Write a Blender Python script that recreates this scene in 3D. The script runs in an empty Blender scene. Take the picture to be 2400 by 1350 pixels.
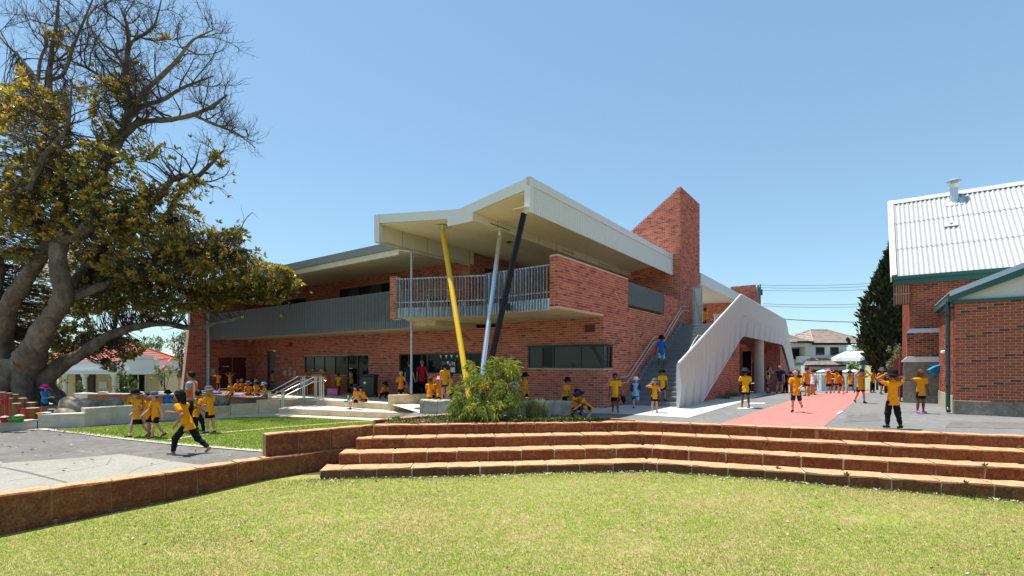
import bpy, bmesh, math, random
import numpy as np
from mathutils import Vector, Matrix, Quaternion
R = math.radians
random.seed(7); RNG = np.random.default_rng(11)
SC = bpy.context.scene
COL = SC.collection

# ------------------------------------------------------------------ camera, sky, sun, exposure
F, HX, HY, HC = 1160.0, 1200.0, 852.0, 1.6
cam_d = bpy.data.cameras.new('camera'); cam = bpy.data.objects.new('camera', cam_d); COL.objects.link(cam)
cam.location = (0, 0, HC); cam.rotation_euler = (R(90), 0, 0)
cam_d.sensor_width = 36; cam_d.lens = 36 * F / 2400; cam_d.shift_y = (HY - 675) / 2400
cam_d.clip_start = 0.1; cam_d.clip_end = 3000
SC.camera = cam
SUN_EL = 73.0
SUN_H = Vector((-0.87, 0.49, 0)).normalized()
W = bpy.data.worlds.new('World'); SC.world = W; W.use_nodes = True
nt = W.node_tree; nt.nodes.clear()
sky = nt.nodes.new('ShaderNodeTexSky'); sky.sky_type = 'NISHITA'; sky.sun_disc = False
sky.sun_elevation = R(SUN_EL); sky.sun_rotation = math.atan2(SUN_H.x, SUN_H.y)
sky.altitude = 0; sky.air_density = 1.0; sky.dust_density = 0.3; sky.ozone_density = 1.5
bg = nt.nodes.new('ShaderNodeBackground'); bg.inputs['Strength'].default_value = 0.107
wo = nt.nodes.new('ShaderNodeOutputWorld')
tint = nt.nodes.new('ShaderNodeVectorMath'); tint.operation = 'MULTIPLY'; tint.inputs[1].default_value = (1.07, 1.39, 1.52)
soft = nt.nodes.new('ShaderNodeGamma'); soft.inputs[1].default_value = 0.65   # the whole sky a little flatter
nt.links.new(sky.outputs[0], soft.inputs[0]); nt.links.new(soft.outputs[0], tint.inputs[0]); nt.links.new(tint.outputs[0], bg.inputs[0]); nt.links.new(bg.outputs[0], wo.inputs[0])
sun_d = bpy.data.lights.new('sun', 'SUN'); sun_d.energy = 4.2; sun_d.angle = R(0.53); sun_d.color = (1, 0.955, 0.88)
sun = bpy.data.objects.new('sun', sun_d); COL.objects.link(sun)
S = Vector((SUN_H.x * math.cos(R(SUN_EL)), SUN_H.y * math.cos(R(SUN_EL)), math.sin(R(SUN_EL))))
sun.rotation_euler = S.to_track_quat('Z', 'Y').to_euler(); sun.location = S * 60
vs = SC.view_settings; vs.view_transform = 'Standard'; vs.look = 'None'; vs.exposure = 0.92; vs.gamma = 1; vs.use_curve_mapping = False
SC.cycles.max_bounces = 6; SC.cycles.diffuse_bounces = 4; SC.cycles.transparent_max_bounces = 6

# ------------------------------------------------------------------ survey helpers (pixel of the 2400 px photograph -> place)
def at(px, py, Y): return np.array([(px - HX) / F * Y, Y, HC + (HY - py) / F * Y])
def gp(px, py, z=0.0):
    Y = (HC - z) * F / (py - HY); return np.array([(px - HX) / F * Y, Y, z])
AV = R(35.9)
V_ = np.array([math.sin(AV), math.cos(AV), 0.0]); U_ = np.array([-math.cos(AV), math.sin(AV), 0.0]); Z_ = np.array([0, 0, 1.0])
C0 = np.array([3.28, 17.7, 0.0])
def B(t, s, z=0.0): return C0 + t * V_ + s * U_ + z * Z_
def plaza_z(Y): return -max(0.0, Y - 26.0) * 0.047
def nrm(a):
    a = np.asarray(a, float); return a / (np.linalg.norm(a) + 1e-12)

# ------------------------------------------------------------------ objects
WL = {}
def wl(o): return WL[o.name] if o is not None else np.zeros(3)
def place(o, c, parent):
    o.location = c; COL.objects.link(o); WL[o.name] = np.array(c, float)
    if parent is not None:
        o.parent = parent; o.matrix_parent_inverse = Matrix.Translation(Vector(-wl(parent)))
def tag(o, label=None, cat=None, group=None, kind=None):
    if label: o['label'] = label
    if cat: o['category'] = cat
    if group: o['group'] = group
    if kind: o['kind'] = kind
    return o
def thing(name, loc, label, cat, group=None):
    o = bpy.data.objects.new(name, None); o.empty_display_size = 0.2
    place(o, loc, None); return tag(o, label, cat, group)
def np_mesh(name, V, faces, mats, tone=None, smooth=False, mi=None):
    """faces: list of int arrays (n,k)"""
    me = bpy.data.meshes.new(name)
    V = np.asarray(V, np.float32)
    me.vertices.add(len(V)); me.vertices.foreach_set('co', V.ravel())
    idx, st, n = [], [], 0
    for f in faces:
        f = np.asarray(f, np.int32)
        if f.size == 0: continue
        idx.append(f.ravel()); st.append(n + np.arange(f.shape[0]) * f.shape[1]); n += f.size
    idx = np.concatenate(idx); st = np.concatenate(st).astype(np.int32)
    me.loops.add(n); me.loops.foreach_set('vertex_index', idx.astype(np.int32))
    me.polygons.add(len(st)); me.polygons.foreach_set('loop_start', st)
    if mi is not None: me.polygons.foreach_set('material_index', np.asarray(mi, np.int32))
    me.polygons.foreach_set('use_smooth', np.full(len(st), smooth))
    me.update(calc_edges=True)
    if tone is not None:
        a = me.attributes.new('tone', 'FLOAT', 'FACE'); a.data.foreach_set('value', np.asarray(tone, np.float32))
    for m in (mats if isinstance(mats, (list, tuple)) else [mats]): me.materials.append(m)
    return me
def np_obj(name, V, faces, mats, parent=None, tone=None, smooth=False, mi=None, origin=None):
    V = np.asarray(V, float)
    c = (V.min(0) + V.max(0)) / 2 if origin is None else np.asarray(origin, float)
    if origin is None and parent is None: c[2] = V[:, 2].min()
    me = np_mesh(name, V - c, faces, mats, tone, smooth, mi)
    o = bpy.data.objects.new(name, me); place(o, c, parent); return o
class MB:
    def __init__(self): self.v = []; self.f = []; self.t = []; self.m = []; self.n = 0; self.cm = 0; self.ct = 0.5
    def add(self, V, faces, tone=None, m=None):
        b = self.n; self.v.append(np.asarray(V, float)); self.n += len(V)
        for f in faces:
            self.f.append([b + i for i in f]); self.t.append(self.ct if tone is None else tone); self.m.append(self.cm if m is None else m)
        return self
    def obox(self, c, ax, ay, az, **k):
        """box: centre, three half vectors"""
        c, ax, ay, az = map(lambda q: np.asarray(q, float), (c, ax, ay, az))
        V = [c + i * ax + j * ay + l * az for l in (-1, 1) for j in (-1, 1) for i in (-1, 1)]
        Fc = [(0, 2, 3, 1), (4, 5, 7, 6), (0, 1, 5, 4), (2, 6, 7, 3), (0, 4, 6, 2), (1, 3, 7, 5)]
        if np.dot(np.cross(ax, ay), az) < 0: Fc = [f[::-1] for f in Fc]
        return self.add(V, Fc, **k)
    def box(self, lo, hi, **k):
        lo, hi = np.asarray(lo, float), np.asarray(hi, float); c = (lo + hi) / 2; h = (hi - lo) / 2
        return self.obox(c, (h[0], 0, 0), (0, h[1], 0), (0, 0, h[2]), **k)
    def prism(self, poly, vec, **k):
        P = np.asarray(poly, float); vec = np.asarray(vec, float); n = len(P)
        nv = sum(np.cross(P[i], P[(i + 1) % n]) for i in range(n))
        if np.dot(nv, vec) > 0: P = P[::-1]
        V = np.concatenate([P, P + vec])
        Fc = [tuple(range(n)), tuple(range(2 * n - 1, n - 1, -1))] + [((i + 1) % n, i, n + i, n + (i + 1) % n) for i in range(n)]
        return self.add(V, Fc, **k)
    def bar(self, a, b, w, d, up=(0, 0, 1), **k):
        a, b = np.asarray(a, float), np.asarray(b, float); x = nrm(b - a); y = np.cross(up, x)
        y = nrm(y) if np.linalg.norm(y) > 1e-5 else np.array([0, 1.0, 0]) if abs(x[1]) < .9 else np.array([1.0, 0, 0])
        z = np.cross(x, y); return self.obox((a + b) / 2, x * np.linalg.norm(b - a) / 2, y * w / 2, z * d / 2, **k)
    def tube(self, pts, rad, n=8, cap=True, **k):
        P = np.asarray(pts, float); m = len(P)
        rad = np.full(m, rad) if np.isscalar(rad) else np.asarray(rad, float)
        T = np.gradient(P, axis=0) if m > 2 else np.repeat([P[1] - P[0]], 2, 0)
        V = []; ref = None
        for i in range(m):
            t = nrm(T[i])
            if ref is None: ref = np.array([0, 0, 1.0]) if abs(t[2]) < .9 else np.array([1.0, 0, 0])
            x = nrm(np.cross(ref, t)); y = np.cross(t, x); ref = y
            for j in range(n):
                a = 2 * math.pi * j / n; V.append(P[i] + rad[i] * (math.cos(a) * x + math.sin(a) * y))
        Fc = [(i * n + j, i * n + (j + 1) % n, (i + 1) * n + (j + 1) % n, (i + 1) * n + j) for i in range(m - 1) for j in range(n)]
        if cap: Fc += [tuple(range(n - 1, -1, -1)), tuple(range((m - 1) * n, m * n))]
        return self.add(V, Fc, **k)
    def lathe(self, prof, c, n=16, M=None, cap=True, **k):
        c = np.asarray(c, float); V = []
        for r, z in prof:
            for j in range(n):
                a = 2 * math.pi * j / n; q = np.array([r * math.cos(a), r * math.sin(a), z])
                V.append(c + (M @ q if M is not None else q))
        m = len(prof)
        Fc = [(i * n + j, i * n + (j + 1) % n, (i + 1) * n + (j + 1) % n, (i + 1) * n + j) for i in range(m - 1) for j in range(n)]
        if cap: Fc += [tuple(range(n - 1, -1, -1)), tuple(range((m - 1) * n, m * n))]
        return self.add(V, Fc, **k)
    def build(self, name, mats, parent=None, smooth=False, bevel=0, origin=None):
        V = np.concatenate(self.v); c = (V.min(0) + V.max(0)) / 2
        if parent is None: c[2] = V[:, 2].min()
        if origin is not None: c = np.asarray(origin, float)
        me = bpy.data.meshes.new(name); me.from_pydata((V - c).tolist(), [], self.f); me.update()
        for m in (mats if isinstance(mats, (list, tuple)) else [mats]): me.materials.append(m)
        me.polygons.foreach_set('material_index', np.asarray(self.m, np.int32))
        if smooth: me.polygons.foreach_set('use_smooth', np.full(len(self.f), True))
        a = me.attributes.new('tone', 'FLOAT', 'FACE'); a.data.foreach_set('value', np.asarray(self.t, np.float32))
        if smooth is not False and smooth is not True: me.set_sharp_from_angle(angle=R(smooth))
        o = bpy.data.objects.new(name, me); place(o, c, parent)
        if bevel:
            bv = o.modifiers.new('bevel', 'BEVEL'); bv.width = bevel; bv.segments = 2; bv.limit_method = 'ANGLE'; bv.angle_limit = R(40)
        return o

# ------------------------------------------------------------------ materials
def mat(name, base, rough=0.7, metal=0.0, var=0.0, scale=8.0, col2=None, bump=0.0, bscale=40.0, ramp=None, spec=0.5, detail=6.0,
        trans=None, pits=False, stain=None, stain_scale=0.6, fac=(0.35, 0.65), stretch=None):
    """ramp: list of (pos, colour) driven by the face attribute 'tone'"""
    m = bpy.data.materials.new(name); m.use_nodes = True; t = m.node_tree; N = t.nodes; L = t.links
    p = N['Principled BSDF']; p.inputs['Roughness'].default_value = rough; p.inputs['Metallic'].default_value = metal
    p.inputs['Specular IOR Level'].default_value = min(spec, .12) if rough >= .8 else spec
    tc = N.new('ShaderNodeNewGeometry'); src = tc.outputs['Position']
    if stretch:
        mp = N.new('ShaderNodeMapping'); mp.inputs['Scale'].default_value = stretch; L.new(src, mp.inputs['Vector']); src = mp.outputs[0]
    def noise(sc, det=detail, rgh=0.6):
        n = N.new('ShaderNodeTexNoise'); n.inputs['Scale'].default_value = sc; n.inputs['Detail'].default_value = det
        n.inputs['Roughness'].default_value = rgh; L.new(src, n.inputs['Vector']); return n
    def mix(f, a, b, mode='MIX'):
        x = N.new('ShaderNodeMix'); x.data_type = 'RGBA'; x.blend_type = mode
        if isinstance(f, float): x.inputs[0].default_value = f
        else: L.new(f, x.inputs[0])
        for s_, q in ((6, a), (7, b)):
            if isinstance(q, tuple): x.inputs[s_].default_value = (*q[:3], 1)
            else: L.new(q, x.inputs[s_])
        return x.outputs[2]
    if ramp:
        at_ = N.new('ShaderNodeAttribute'); at_.attribute_name = 'tone'
        cr = N.new('ShaderNodeValToRGB'); e = cr.color_ramp.elements
        e[0].position, e[0].color = ramp[0][0], (*ramp[0][1], 1); e[1].position, e[1].color = ramp[-1][0], (*ramp[-1][1], 1)
        for q, c in ramp[1:-1]:
            el = e.new(q); el.color = (*c, 1)
        L.new(at_.outputs['Fac'], cr.inputs[0]); cur = cr.outputs[0]
    else: cur = tuple(base)
    if col2 is not None:
        n = noise(scale); mr = N.new('ShaderNodeMapRange'); mr.inputs[1].default_value, mr.inputs[2].default_value = fac
        L.new(n.outputs[0], mr.inputs[0]); cur = mix(mr.outputs[0], cur, tuple(col2))
    if stain is not None:
        n = noise(stain_scale, 5.0, 0.65); mr = N.new('ShaderNodeMapRange'); mr.inputs[1].default_value, mr.inputs[2].default_value = 0.48, 0.72
        mr.inputs[4].default_value = 0.75
        L.new(n.outputs[0], mr.inputs[0]); cur = mix(mr.outputs[0], cur, tuple(stain))
    if var:
        n = noise(scale * 3.1, 4.0); mr = N.new('ShaderNodeMapRange'); mr.inputs[3].default_value = 1 - var; mr.inputs[4].default_value = 1 + var
        mr.inputs[1].default_value, mr.inputs[2].default_value = 0.3, 0.7
        L.new(n.outputs[0], mr.inputs[0])
        mm = N.new('ShaderNodeVectorMath'); mm.operation = 'SCALE'
        if isinstance(cur, tuple): mm.inputs[0].default_value = cur[:3]
        else: L.new(cur, mm.inputs[0])
        L.new(mr.outputs[0], mm.inputs['Scale']); cur = mm.outputs[0]
    if pits:   # weathered holes and pale gravel flecks of cut laterite
        for sc_, lo_, hi_, c_ in ((34, .60, .66, (.045, .020, .012)), (62, .64, .70, (.36, .18, .08)), (19, .62, .74, (.09, .035, .018))):
            n = noise(sc_, 3.0, .55); mr = N.new('ShaderNodeMapRange'); mr.inputs[1].default_value, mr.inputs[2].default_value = lo_, hi_; mr.inputs[4].default_value = .8
            L.new(n.outputs[0], mr.inputs[0]); cur = mix(mr.outputs[0], cur, c_)
    if isinstance(cur, tuple): p.inputs['Base Color'].default_value = (*cur[:3], 1)
    else: L.new(cur, p.inputs['Base Color'])
    if bump:
        n = noise(bscale, 6.0, 0.65); b = N.new('ShaderNodeBump'); b.inputs['Strength'].default_value = 0.7; b.inputs['Distance'].default_value = bump
        L.new(n.outputs[0], b.inputs['Height']); L.new(b.outputs[0], p.inputs['Normal'])
    if trans:
        tl = N.new('ShaderNodeBsdfTranslucent'); sc_ = N.new('ShaderNodeVectorMath'); sc_.operation = 'MULTIPLY'; sc_.inputs[1].default_value = (1.5, 1.6, 1.0)
        L.new(cur, sc_.inputs[0]) if not isinstance(cur, tuple) else None
        L.new(sc_.outputs[0], tl.inputs['Color']); ms = N.new('ShaderNodeMixShader'); ms.inputs[0].default_value = trans
        L.new(p.outputs[0], ms.inputs[1]); L.new(tl.outputs[0], ms.inputs[2]); L.new(ms.outputs[0], N['Material Output'].inputs['Surface'])
    return m
M = {}
M['brick'] = mat('red_brick', 0, 0.85, ramp=[(0, (.51, .155, .098)), (.35, (.44, .122, .08)), (.58, (.37, .098, .07)), (.78, (.55, .20, .122)), (.86, (.29, .08, .066)), (1, (.225, .066, .062))], var=.16, scale=9, bump=.004, bscale=90)
M['mortar'] = mat('mortar', (.58, .42, .32), 0.95, var=.12, scale=6, bump=.003)
M['oldbrick'] = mat('old_brick', 0, 0.85, ramp=[(0, (.38, .10, .045)), (.3, (.30, .075, .045)), (.6, (.22, .06, .05)), (.8, (.43, .14, .055)), (.9, (.12, .05, .055)), (1, (.09, .05, .06))], var=.2, scale=9, bump=.006, bscale=70)
M['oldmortar'] = mat('old_mortar', (.52, .41, .29), 0.95, var=.2, scale=6, bump=.004)
M['white_steel'] = mat('off_white_cladding', (.60, .60, .57), 0.42, var=.04, scale=3)
M['cream'] = mat('cream_soffit', (.71, .63, .49), 0.6, var=.05, scale=2)
M['cream_panel'] = mat('cream_panel', (.74, .67, .55), 0.55, var=.03, scale=2)
M['gutter_grey'] = mat('grey_gutter', (.20, .215, .205), 0.5)
M['slab'] = mat('concrete_soffit', (.56, .44, .30), 0.85, var=.1, scale=2, col2=(.46, .36, .25), bump=.002)
M['galv'] = mat('galvanised_steel', (.50, .54, .57), 0.42, metal=.75, var=.18, scale=6, col2=(.36, .40, .43))
M['galv_dull'] = mat('weathered_galvanised_steel', (.27, .29, .30), 0.5, metal=.4, var=.1, scale=3)
M['galv_dark'] = mat('shaded_slat_steel', (.22, .24, .25), 0.5, metal=.4, var=.1, scale=3)  # dark slat copy; brightness lines of the slat edges put into the colour
M['rail_grey'] = mat('satin_handrail', (.50, .50, .48), 0.5, metal=.2)
M['post_steel'] = mat('bright_steel', (.72, .77, .82), 0.3, metal=.85, var=.12, scale=4)
M['yellow'] = mat('yellow_paint', (.72, .44, .015), 0.4, var=.05)
M['black_paint'] = mat('black_paint', (.006, .006, .008), 0.35, spec=.22)
M['frame'] = mat('charcoal_frame', (.035, .04, .046), 0.45)
M['glass'] = mat('window_glass', (.008, .010, .011), 0.05, spec=0.16)
M['glass_lit'] = mat('lit_window_glass', (.05, .057, .048), 0.05, spec=0.22)  # paler copy of the glass; brightness of lit panes put into the colour
M['red_door'] = mat('dark_red_door', (.105, .012, .012), 0.5, var=.06)
M['grey_door'] = mat('grey_door', (.16, .17, .17), 0.5)
M['step_grey'] = mat('stair_concrete', (.20, .215, .23), 0.8, var=.1, scale=3, bump=.002)
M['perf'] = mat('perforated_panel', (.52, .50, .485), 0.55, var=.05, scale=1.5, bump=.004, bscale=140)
M['perf_dark'] = mat('perforated_panel_dark', (.37, .36, .37), 0.55, var=.06, scale=1.5, bump=.004, bscale=140)  # darker grey panels of the screen
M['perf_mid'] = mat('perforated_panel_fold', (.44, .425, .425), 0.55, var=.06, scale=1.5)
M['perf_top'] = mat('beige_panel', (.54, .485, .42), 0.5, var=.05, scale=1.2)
M['concrete'] = mat('pale_concrete', (.62, .56, .46), 0.9, var=.08, scale=1.2, col2=(.55, .50, .42), bump=.002, bscale=60)
M['apron'] = mat('apron_concrete', (.52, .52, .48), 0.9, var=.08, scale=1.0, col2=(.46, .46, .43), bump=.002, bscale=60)
M['limestone'] = mat('limestone', (.68, .55, .36), 0.9, var=.1, scale=1.6, col2=(.60, .46, .28), stain=(.48, .29, .12), stain_scale=2.0, bump=.004, bscale=35)
M['limestone_grey'] = mat('reconstituted_limestone', (.58, .52, .42), 0.9, var=.08, scale=1.6, col2=(.48, .45, .40), stain=(.36, .31, .23), stain_scale=1.4, bump=.004, bscale=30)
M['rough_lime'] = mat('rough_limestone', (.50, .46, .36), 0.95, var=.2, scale=3, col2=(.36, .35, .29), stain=(.46, .33, .17), stain_scale=2.2, bump=.02, bscale=14)
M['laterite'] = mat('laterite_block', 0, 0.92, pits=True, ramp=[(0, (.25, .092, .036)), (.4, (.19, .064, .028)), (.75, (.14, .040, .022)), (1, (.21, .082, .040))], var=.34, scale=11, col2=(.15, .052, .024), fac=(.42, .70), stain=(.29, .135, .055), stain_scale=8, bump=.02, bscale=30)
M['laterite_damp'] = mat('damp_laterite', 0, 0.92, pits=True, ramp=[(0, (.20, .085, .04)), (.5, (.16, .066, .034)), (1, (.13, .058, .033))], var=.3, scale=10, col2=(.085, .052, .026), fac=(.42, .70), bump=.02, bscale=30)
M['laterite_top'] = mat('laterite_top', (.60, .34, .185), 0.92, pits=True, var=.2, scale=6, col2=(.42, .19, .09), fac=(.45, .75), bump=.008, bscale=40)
M['lat_mortar'] = mat('laterite_mortar', (.27, .17, .095), 0.95, var=.25, scale=5, bump=.008)
M['pale_mortar'] = mat('pale_mortar', (.46, .38, .27), 0.95, var=.25, scale=8, bump=.01)
M['asphalt'] = mat('asphalt', (.165, .163, .158), 0.9, var=.16, scale=3.0, col2=(.205, .203, .196), stain=(.13, .13, .128), stain_scale=.35, bump=.004, bscale=120, stretch=None)
M['asphalt_new'] = mat('dark_asphalt', (.135, .128, .118), 0.9, var=.18, scale=2.0, col2=(.185, .176, .162), stain=(.105, .10, .095), stain_scale=.5, bump=.004, bscale=120)
M['old_seal'] = mat('worn_asphalt', (.33, .31, .26), 0.95, var=.22, scale=14, col2=(.27, .26, .225), stain=(.22, .21, .19), stain_scale=.7, bump=.006, bscale=110)
M['pink'] = mat('pink_paving', (.49, .185, .16), 0.88, var=.1, scale=3, col2=(.44, .16, .14), stain=(.40, .165, .15), stain_scale=.5, bump=.003, bscale=120)
M['white_line'] = mat('white_paint', (.75, .75, .72), 0.8, var=.1)
M['soil'] = mat('soil', (.10, .06, .035), 0.95, var=.3, scale=12, bump=.02, bscale=30)
M['sand'] = mat('sand', (.36, .29, .21), 0.95, var=.2, scale=5, col2=(.26, .20, .14), bump=.01, bscale=20)
M['ground'] = mat('dry_ground', (.30, .26, .17), 0.95, var=.2, scale=.3, col2=(.16, .19, .08))
M['lawn_soil'] = mat('lawn_base', (.22, .25, .05), 0.95, var=.3, scale=5, col2=(.34, .27, .12), fac=(.42, .66), stain=(.36, .25, .13), stain_scale=.45, bump=.01, bscale=60)
M['lawn2'] = mat('left_lawn_base', (.15, .22, .04), 0.95, var=.3, scale=6, col2=(.24, .27, .07), bump=.01, bscale=60)
M['blade'] = mat('grass_blade', 0, 0.7, trans=0.25, ramp=[(0, (.13, .22, .035)), (.35, (.25, .31, .06)), (.65, (.37, .39, .115)), (1, (.52, .46, .22))], spec=.3)
M['blade2'] = mat('green_grass_blade', 0, 0.7, trans=0.25, ramp=[(0, (.12, .20, .025)), (.6, (.25, .32, .05)), (1, (.40, .41, .12))], spec=.3)
M['litter'] = mat('dry_leaf', 0, 0.7, ramp=[(0, (.22, .13, .07)), (.5, (.42, .33, .23)), (1, (.62, .57, .48))])
M['bark'] = mat('fig_bark', (.165, .132, .10), 0.9, var=.34, scale=2.0, col2=(.105, .08, .06), stain=(.26, .215, .165), stain_scale=1.3, bump=.05, bscale=7, stretch=(1, 1, .6))
M['twig'] = mat('twig_bark', (.085, .062, .048), 0.9, var=.2)
M['leaf_fig'] = mat('fig_leaf', 0, 0.3, trans=0.46, ramp=[(0, (.065, .075, .018)), (.4, (.17, .16, .032)), (.75, (.33, .25, .045)), (.93, (.48, .30, .05)), (1, (.54, .26, .05))], spec=.55)
M['leaf_bush'] = mat('shrub_leaf', 0, 0.34, trans=0.3, ramp=[(0, (.065, .115, .018)), (.45, (.16, .23, .03)), (.85, (.32, .36, .06)), (1, (.48, .20, .05))], spec=.6)
M['leaf_green'] = mat('garden_leaf', 0, 0.45, trans=0.3, ramp=[(0, (.03, .06, .015)), (.6, (.075, .12, .03)), (1, (.17, .2, .06))], spec=.5)
M['leaf_grey'] = mat('grey_green_leaf', 0, 0.5, trans=0.3, ramp=[(0, (.07, .09, .045)), (.6, (.15, .17, .08)), (1, (.30, .28, .15))], spec=.5)
M['leaf_cypress'] = mat('cypress_foliage', 0, 0.75, ramp=[(0, (.022, .034, .012)), (.6, (.04, .058, .018)), (1, (.075, .095, .025))], spec=.25)
M['reed'] = mat('reed_grass', 0, 0.6, ramp=[(0, (.06, .10, .03)), (.6, (.12, .16, .05)), (1, (.42, .36, .2))])
M['roof_sheet'] = mat('white_roof_sheet', (.45, .455, .455), 0.5, var=.06, scale=2)
M['zinc'] = mat('zinc_flue', (.60, .63, .66), 0.3, metal=.7, var=.1)
M['green_trim'] = mat('dark_green_trim', (.012, .085, .07), 0.4, var=.05)
M['green_pipe'] = mat('dark_green_pipe', (.012, .045, .042), 0.35)
M['pale_grey'] = mat('pale_grey_paint', (.55, .55, .51), 0.6, var=.05)
M['white_paint'] = mat('white_wall_paint', (.74, .74, .71), 0.7, var=.05)
M['blueish_metal'] = mat('plain_metal', (.42, .47, .53), 0.35, metal=.6)
M['old_conc'] = mat('aged_concrete', (.26, .225, .18), 0.95, var=.25, scale=4, col2=(.18, .155, .125), stain=(.30, .27, .22), stain_scale=1.2, bump=.01, bscale=25)
M['plinth'] = mat('plinth_render', (.42, .38, .29), 0.95, var=.15, scale=3, bump=.006)
M['timber_slat'] = mat('timber_slat', (.42, .20, .13), 0.7, var=.1)
M['log'] = mat('log_timber', (.26, .13, .06), 0.85, var=.3, scale=5, col2=(.14, .07, .035), stretch=(1, 1, .15), bump=.01, bscale=18)
M['log_end'] = mat('log_end', (.52, .46, .38), 0.9, var=.15)
M['red_log'] = mat('red_painted_log', (.36, .02, .025), 0.6, var=.15)
M['deck'] = mat('deck_board', (.21, .125, .085), 0.8, var=.18, scale=4)
M['rock'] = mat('boulder', (.36, .30, .22), 0.95, var=.3, scale=2.5, col2=(.22, .18, .13), stain=(.5, .42, .3), stain_scale=1.2, bump=.03, bscale=8)
M['orange_wall'] = mat('orange_block', (.42, .185, .10), 0.92, var=.15, scale=4, col2=(.36, .15, .08), bump=.006)
M['house_white'] = mat('house_white', (.70, .70, .68), 0.8, var=.04)
M['house_cream'] = mat('house_cream', (.60, .50, .31), 0.8, var=.05)
M['house_grey'] = mat('house_render', (.52, .54, .50), 0.8, var=.05)
M['tile_red'] = mat('red_roof_tile', (.42, .11, .06), 0.7, var=.15, scale=4)
M['tile_brown'] = mat('brown_roof_tile', 0, 0.75, ramp=[(0, (.27, .21, .17)), (.5, (.33, .255, .21)), (1, (.20, .15, .125))], var=.1)
M['tile_grey'] = mat('grey_roof_tile', (.40, .40, .38), 0.6, var=.1)
M['dark_timber'] = mat('dark_timber', (.06, .032, .02), 0.6)
M['piano'] = mat('orange_timber', (.36, .10, .02), 0.5, var=.12, scale=6)
M['bin'] = mat('dark_green_plastic', (.016, .024, .016), 0.45)
M['blue_car'] = mat('dark_blue_car_paint', (.012, .05, .075), 0.2, spec=.7)
M['rubber'] = mat('rubber', (.012, .012, .012), 0.8)
M['chrome'] = mat('chrome', (.7, .7, .7), 0.2, metal=.9)
M['stainless'] = mat('stainless_tube', (.66, .63, .57), 0.3, metal=.8, var=.08)
M['canvas'] = mat('white_canvas', (.78, .78, .76), 0.7)
M['pole_green'] = mat('green_pole', (.10, .13, .10), 0.7)
M['wire'] = mat('wire', (.03, .03, .03), 0.6)
M['paper'] = mat('paper', (.72, .70, .70), 0.8)
M['paper_green'] = mat('green_print', (.25, .42, .30), 0.8, col2=(.65, .72, .66), scale=9, fac=(.45, .55))
M['paper_lilac'] = mat('lilac_print', (.48, .36, .50), 0.8, col2=(.62, .52, .64), scale=12)
M['print'] = mat('dark_print', (.10, .06, .08), 0.8)
def plain(name, c, rough=.75, **k): k.setdefault('spec', .1); return mat(name, c, rough, **k)
M['shirt'] = plain('gold_polo', (.74, .285, .010), .85, var=.08, scale=7, bump=.004, bscale=30)
M['shirt2'] = plain('yellow_tee', (.70, .36, .013), .85, var=.08, scale=7, bump=.004, bscale=30)
M['shirt3'] = plain('orange_polo', (.74, .235, .008), .85, var=.08, scale=7, bump=.004, bscale=30)
M['blacks'] = plain('black_cloth', (.010, .010, .012), .85, var=.2, scale=8, bump=.003, bscale=30)
M['navy'] = plain('navy_cloth', (.018, .026, .06), .85, var=.15, bump=.003)
M['bluetop'] = plain('blue_cloth', (.01, .20, .50), .8, var=.1, bump=.003)
M['royal'] = plain('royal_blue_cloth', (.01, .13, .55), .8, var=.1, bump=.003)
M['palehat'] = plain('pale_blue_cloth', (.36, .50, .66), .85, var=.08)
M['sky_rash'] = plain('sky_blue_cloth', (.25, .48, .70), .8, var=.1, scale=9, col2=(.20, .38, .62))
M['boardshort'] = plain('striped_board_shorts', (.22, .55, .78), .8, col2=(.02, .02, .03), scale=5, fac=(.53, .57), stretch=(1, 1, 4))
M['greyhat'] = plain('grey_cloth', (.10, .11, .13), .9, var=.15)
M['ltgrey'] = plain('light_grey_cloth', (.42, .42, .40), .9, var=.15)
M['white_cloth'] = plain('white_cloth', (.72, .72, .74), .85)
M['magenta'] = plain('magenta_cloth', (.40, .015, .17), .85, var=.1)
M['pinkhat'] = plain('pink_cloth', (.66, .30, .36), .85, col2=(.55, .12, .35), scale=14, fac=(.48, .54))
M['red_cloth'] = plain('red_cloth', (.45, .02, .04), .85, var=.08)
M['hivis'] = plain('orange_vest', (.85, .12, .01), .7)
M['hivis_y'] = plain('lime_vest', (.55, .75, .02), .7)
M['reflect'] = plain('reflective_strip', (.62, .64, .64), .4)
M['check'] = plain('checked_cloth', (.22, .26, .30), .85, col2=(.34, .38, .42), scale=20)
M['khaki'] = plain('khaki_cloth', (.20, .17, .125), .9, var=.1)
M['floral'] = plain('patterned_cloth', (.02, .03, .07), .85, col2=(.45, .50, .55), scale=14, fac=(.54, .58))
M['skin_a'] = plain('fair_skin', (.56, .30, .21), .55, var=.04)
M['skin_b'] = plain('tan_skin', (.36, .17, .10), .55, var=.04)
M['skin_c'] = plain('brown_skin', (.16, .07, .042), .5, var=.04)
M['hair_k'] = plain('black_hair', (.012, .010, .010), .45, var=.3, scale=20)
M['hair_b'] = plain('brown_hair', (.08, .035, .018), .5, var=.3, scale=20)
M['hair_f'] = plain('fair_hair', (.34, .20, .09), .5, var=.2, scale=20)
M['shoe_k'] = plain('black_shoe', (.015, .015, .017), .6)
M['shoe_p'] = plain('pink_shoe', (.60, .08, .55), .6)
M['shoe_r'] = plain('maroon_shoe', (.22, .02, .05), .6)
M['shoe_b'] = plain('blue_shoe', (.02, .25, .50), .6)
M['shoe_w'] = plain('pale_sandal', (.50, .42, .36), .6)
M['sock'] = plain('white_sock', (.70, .70, .74), .9)
M['eye'] = plain('eye', (.01, .008, .008), .3)
M['lip'] = plain('lip', (.30, .07, .06), .5)
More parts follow.
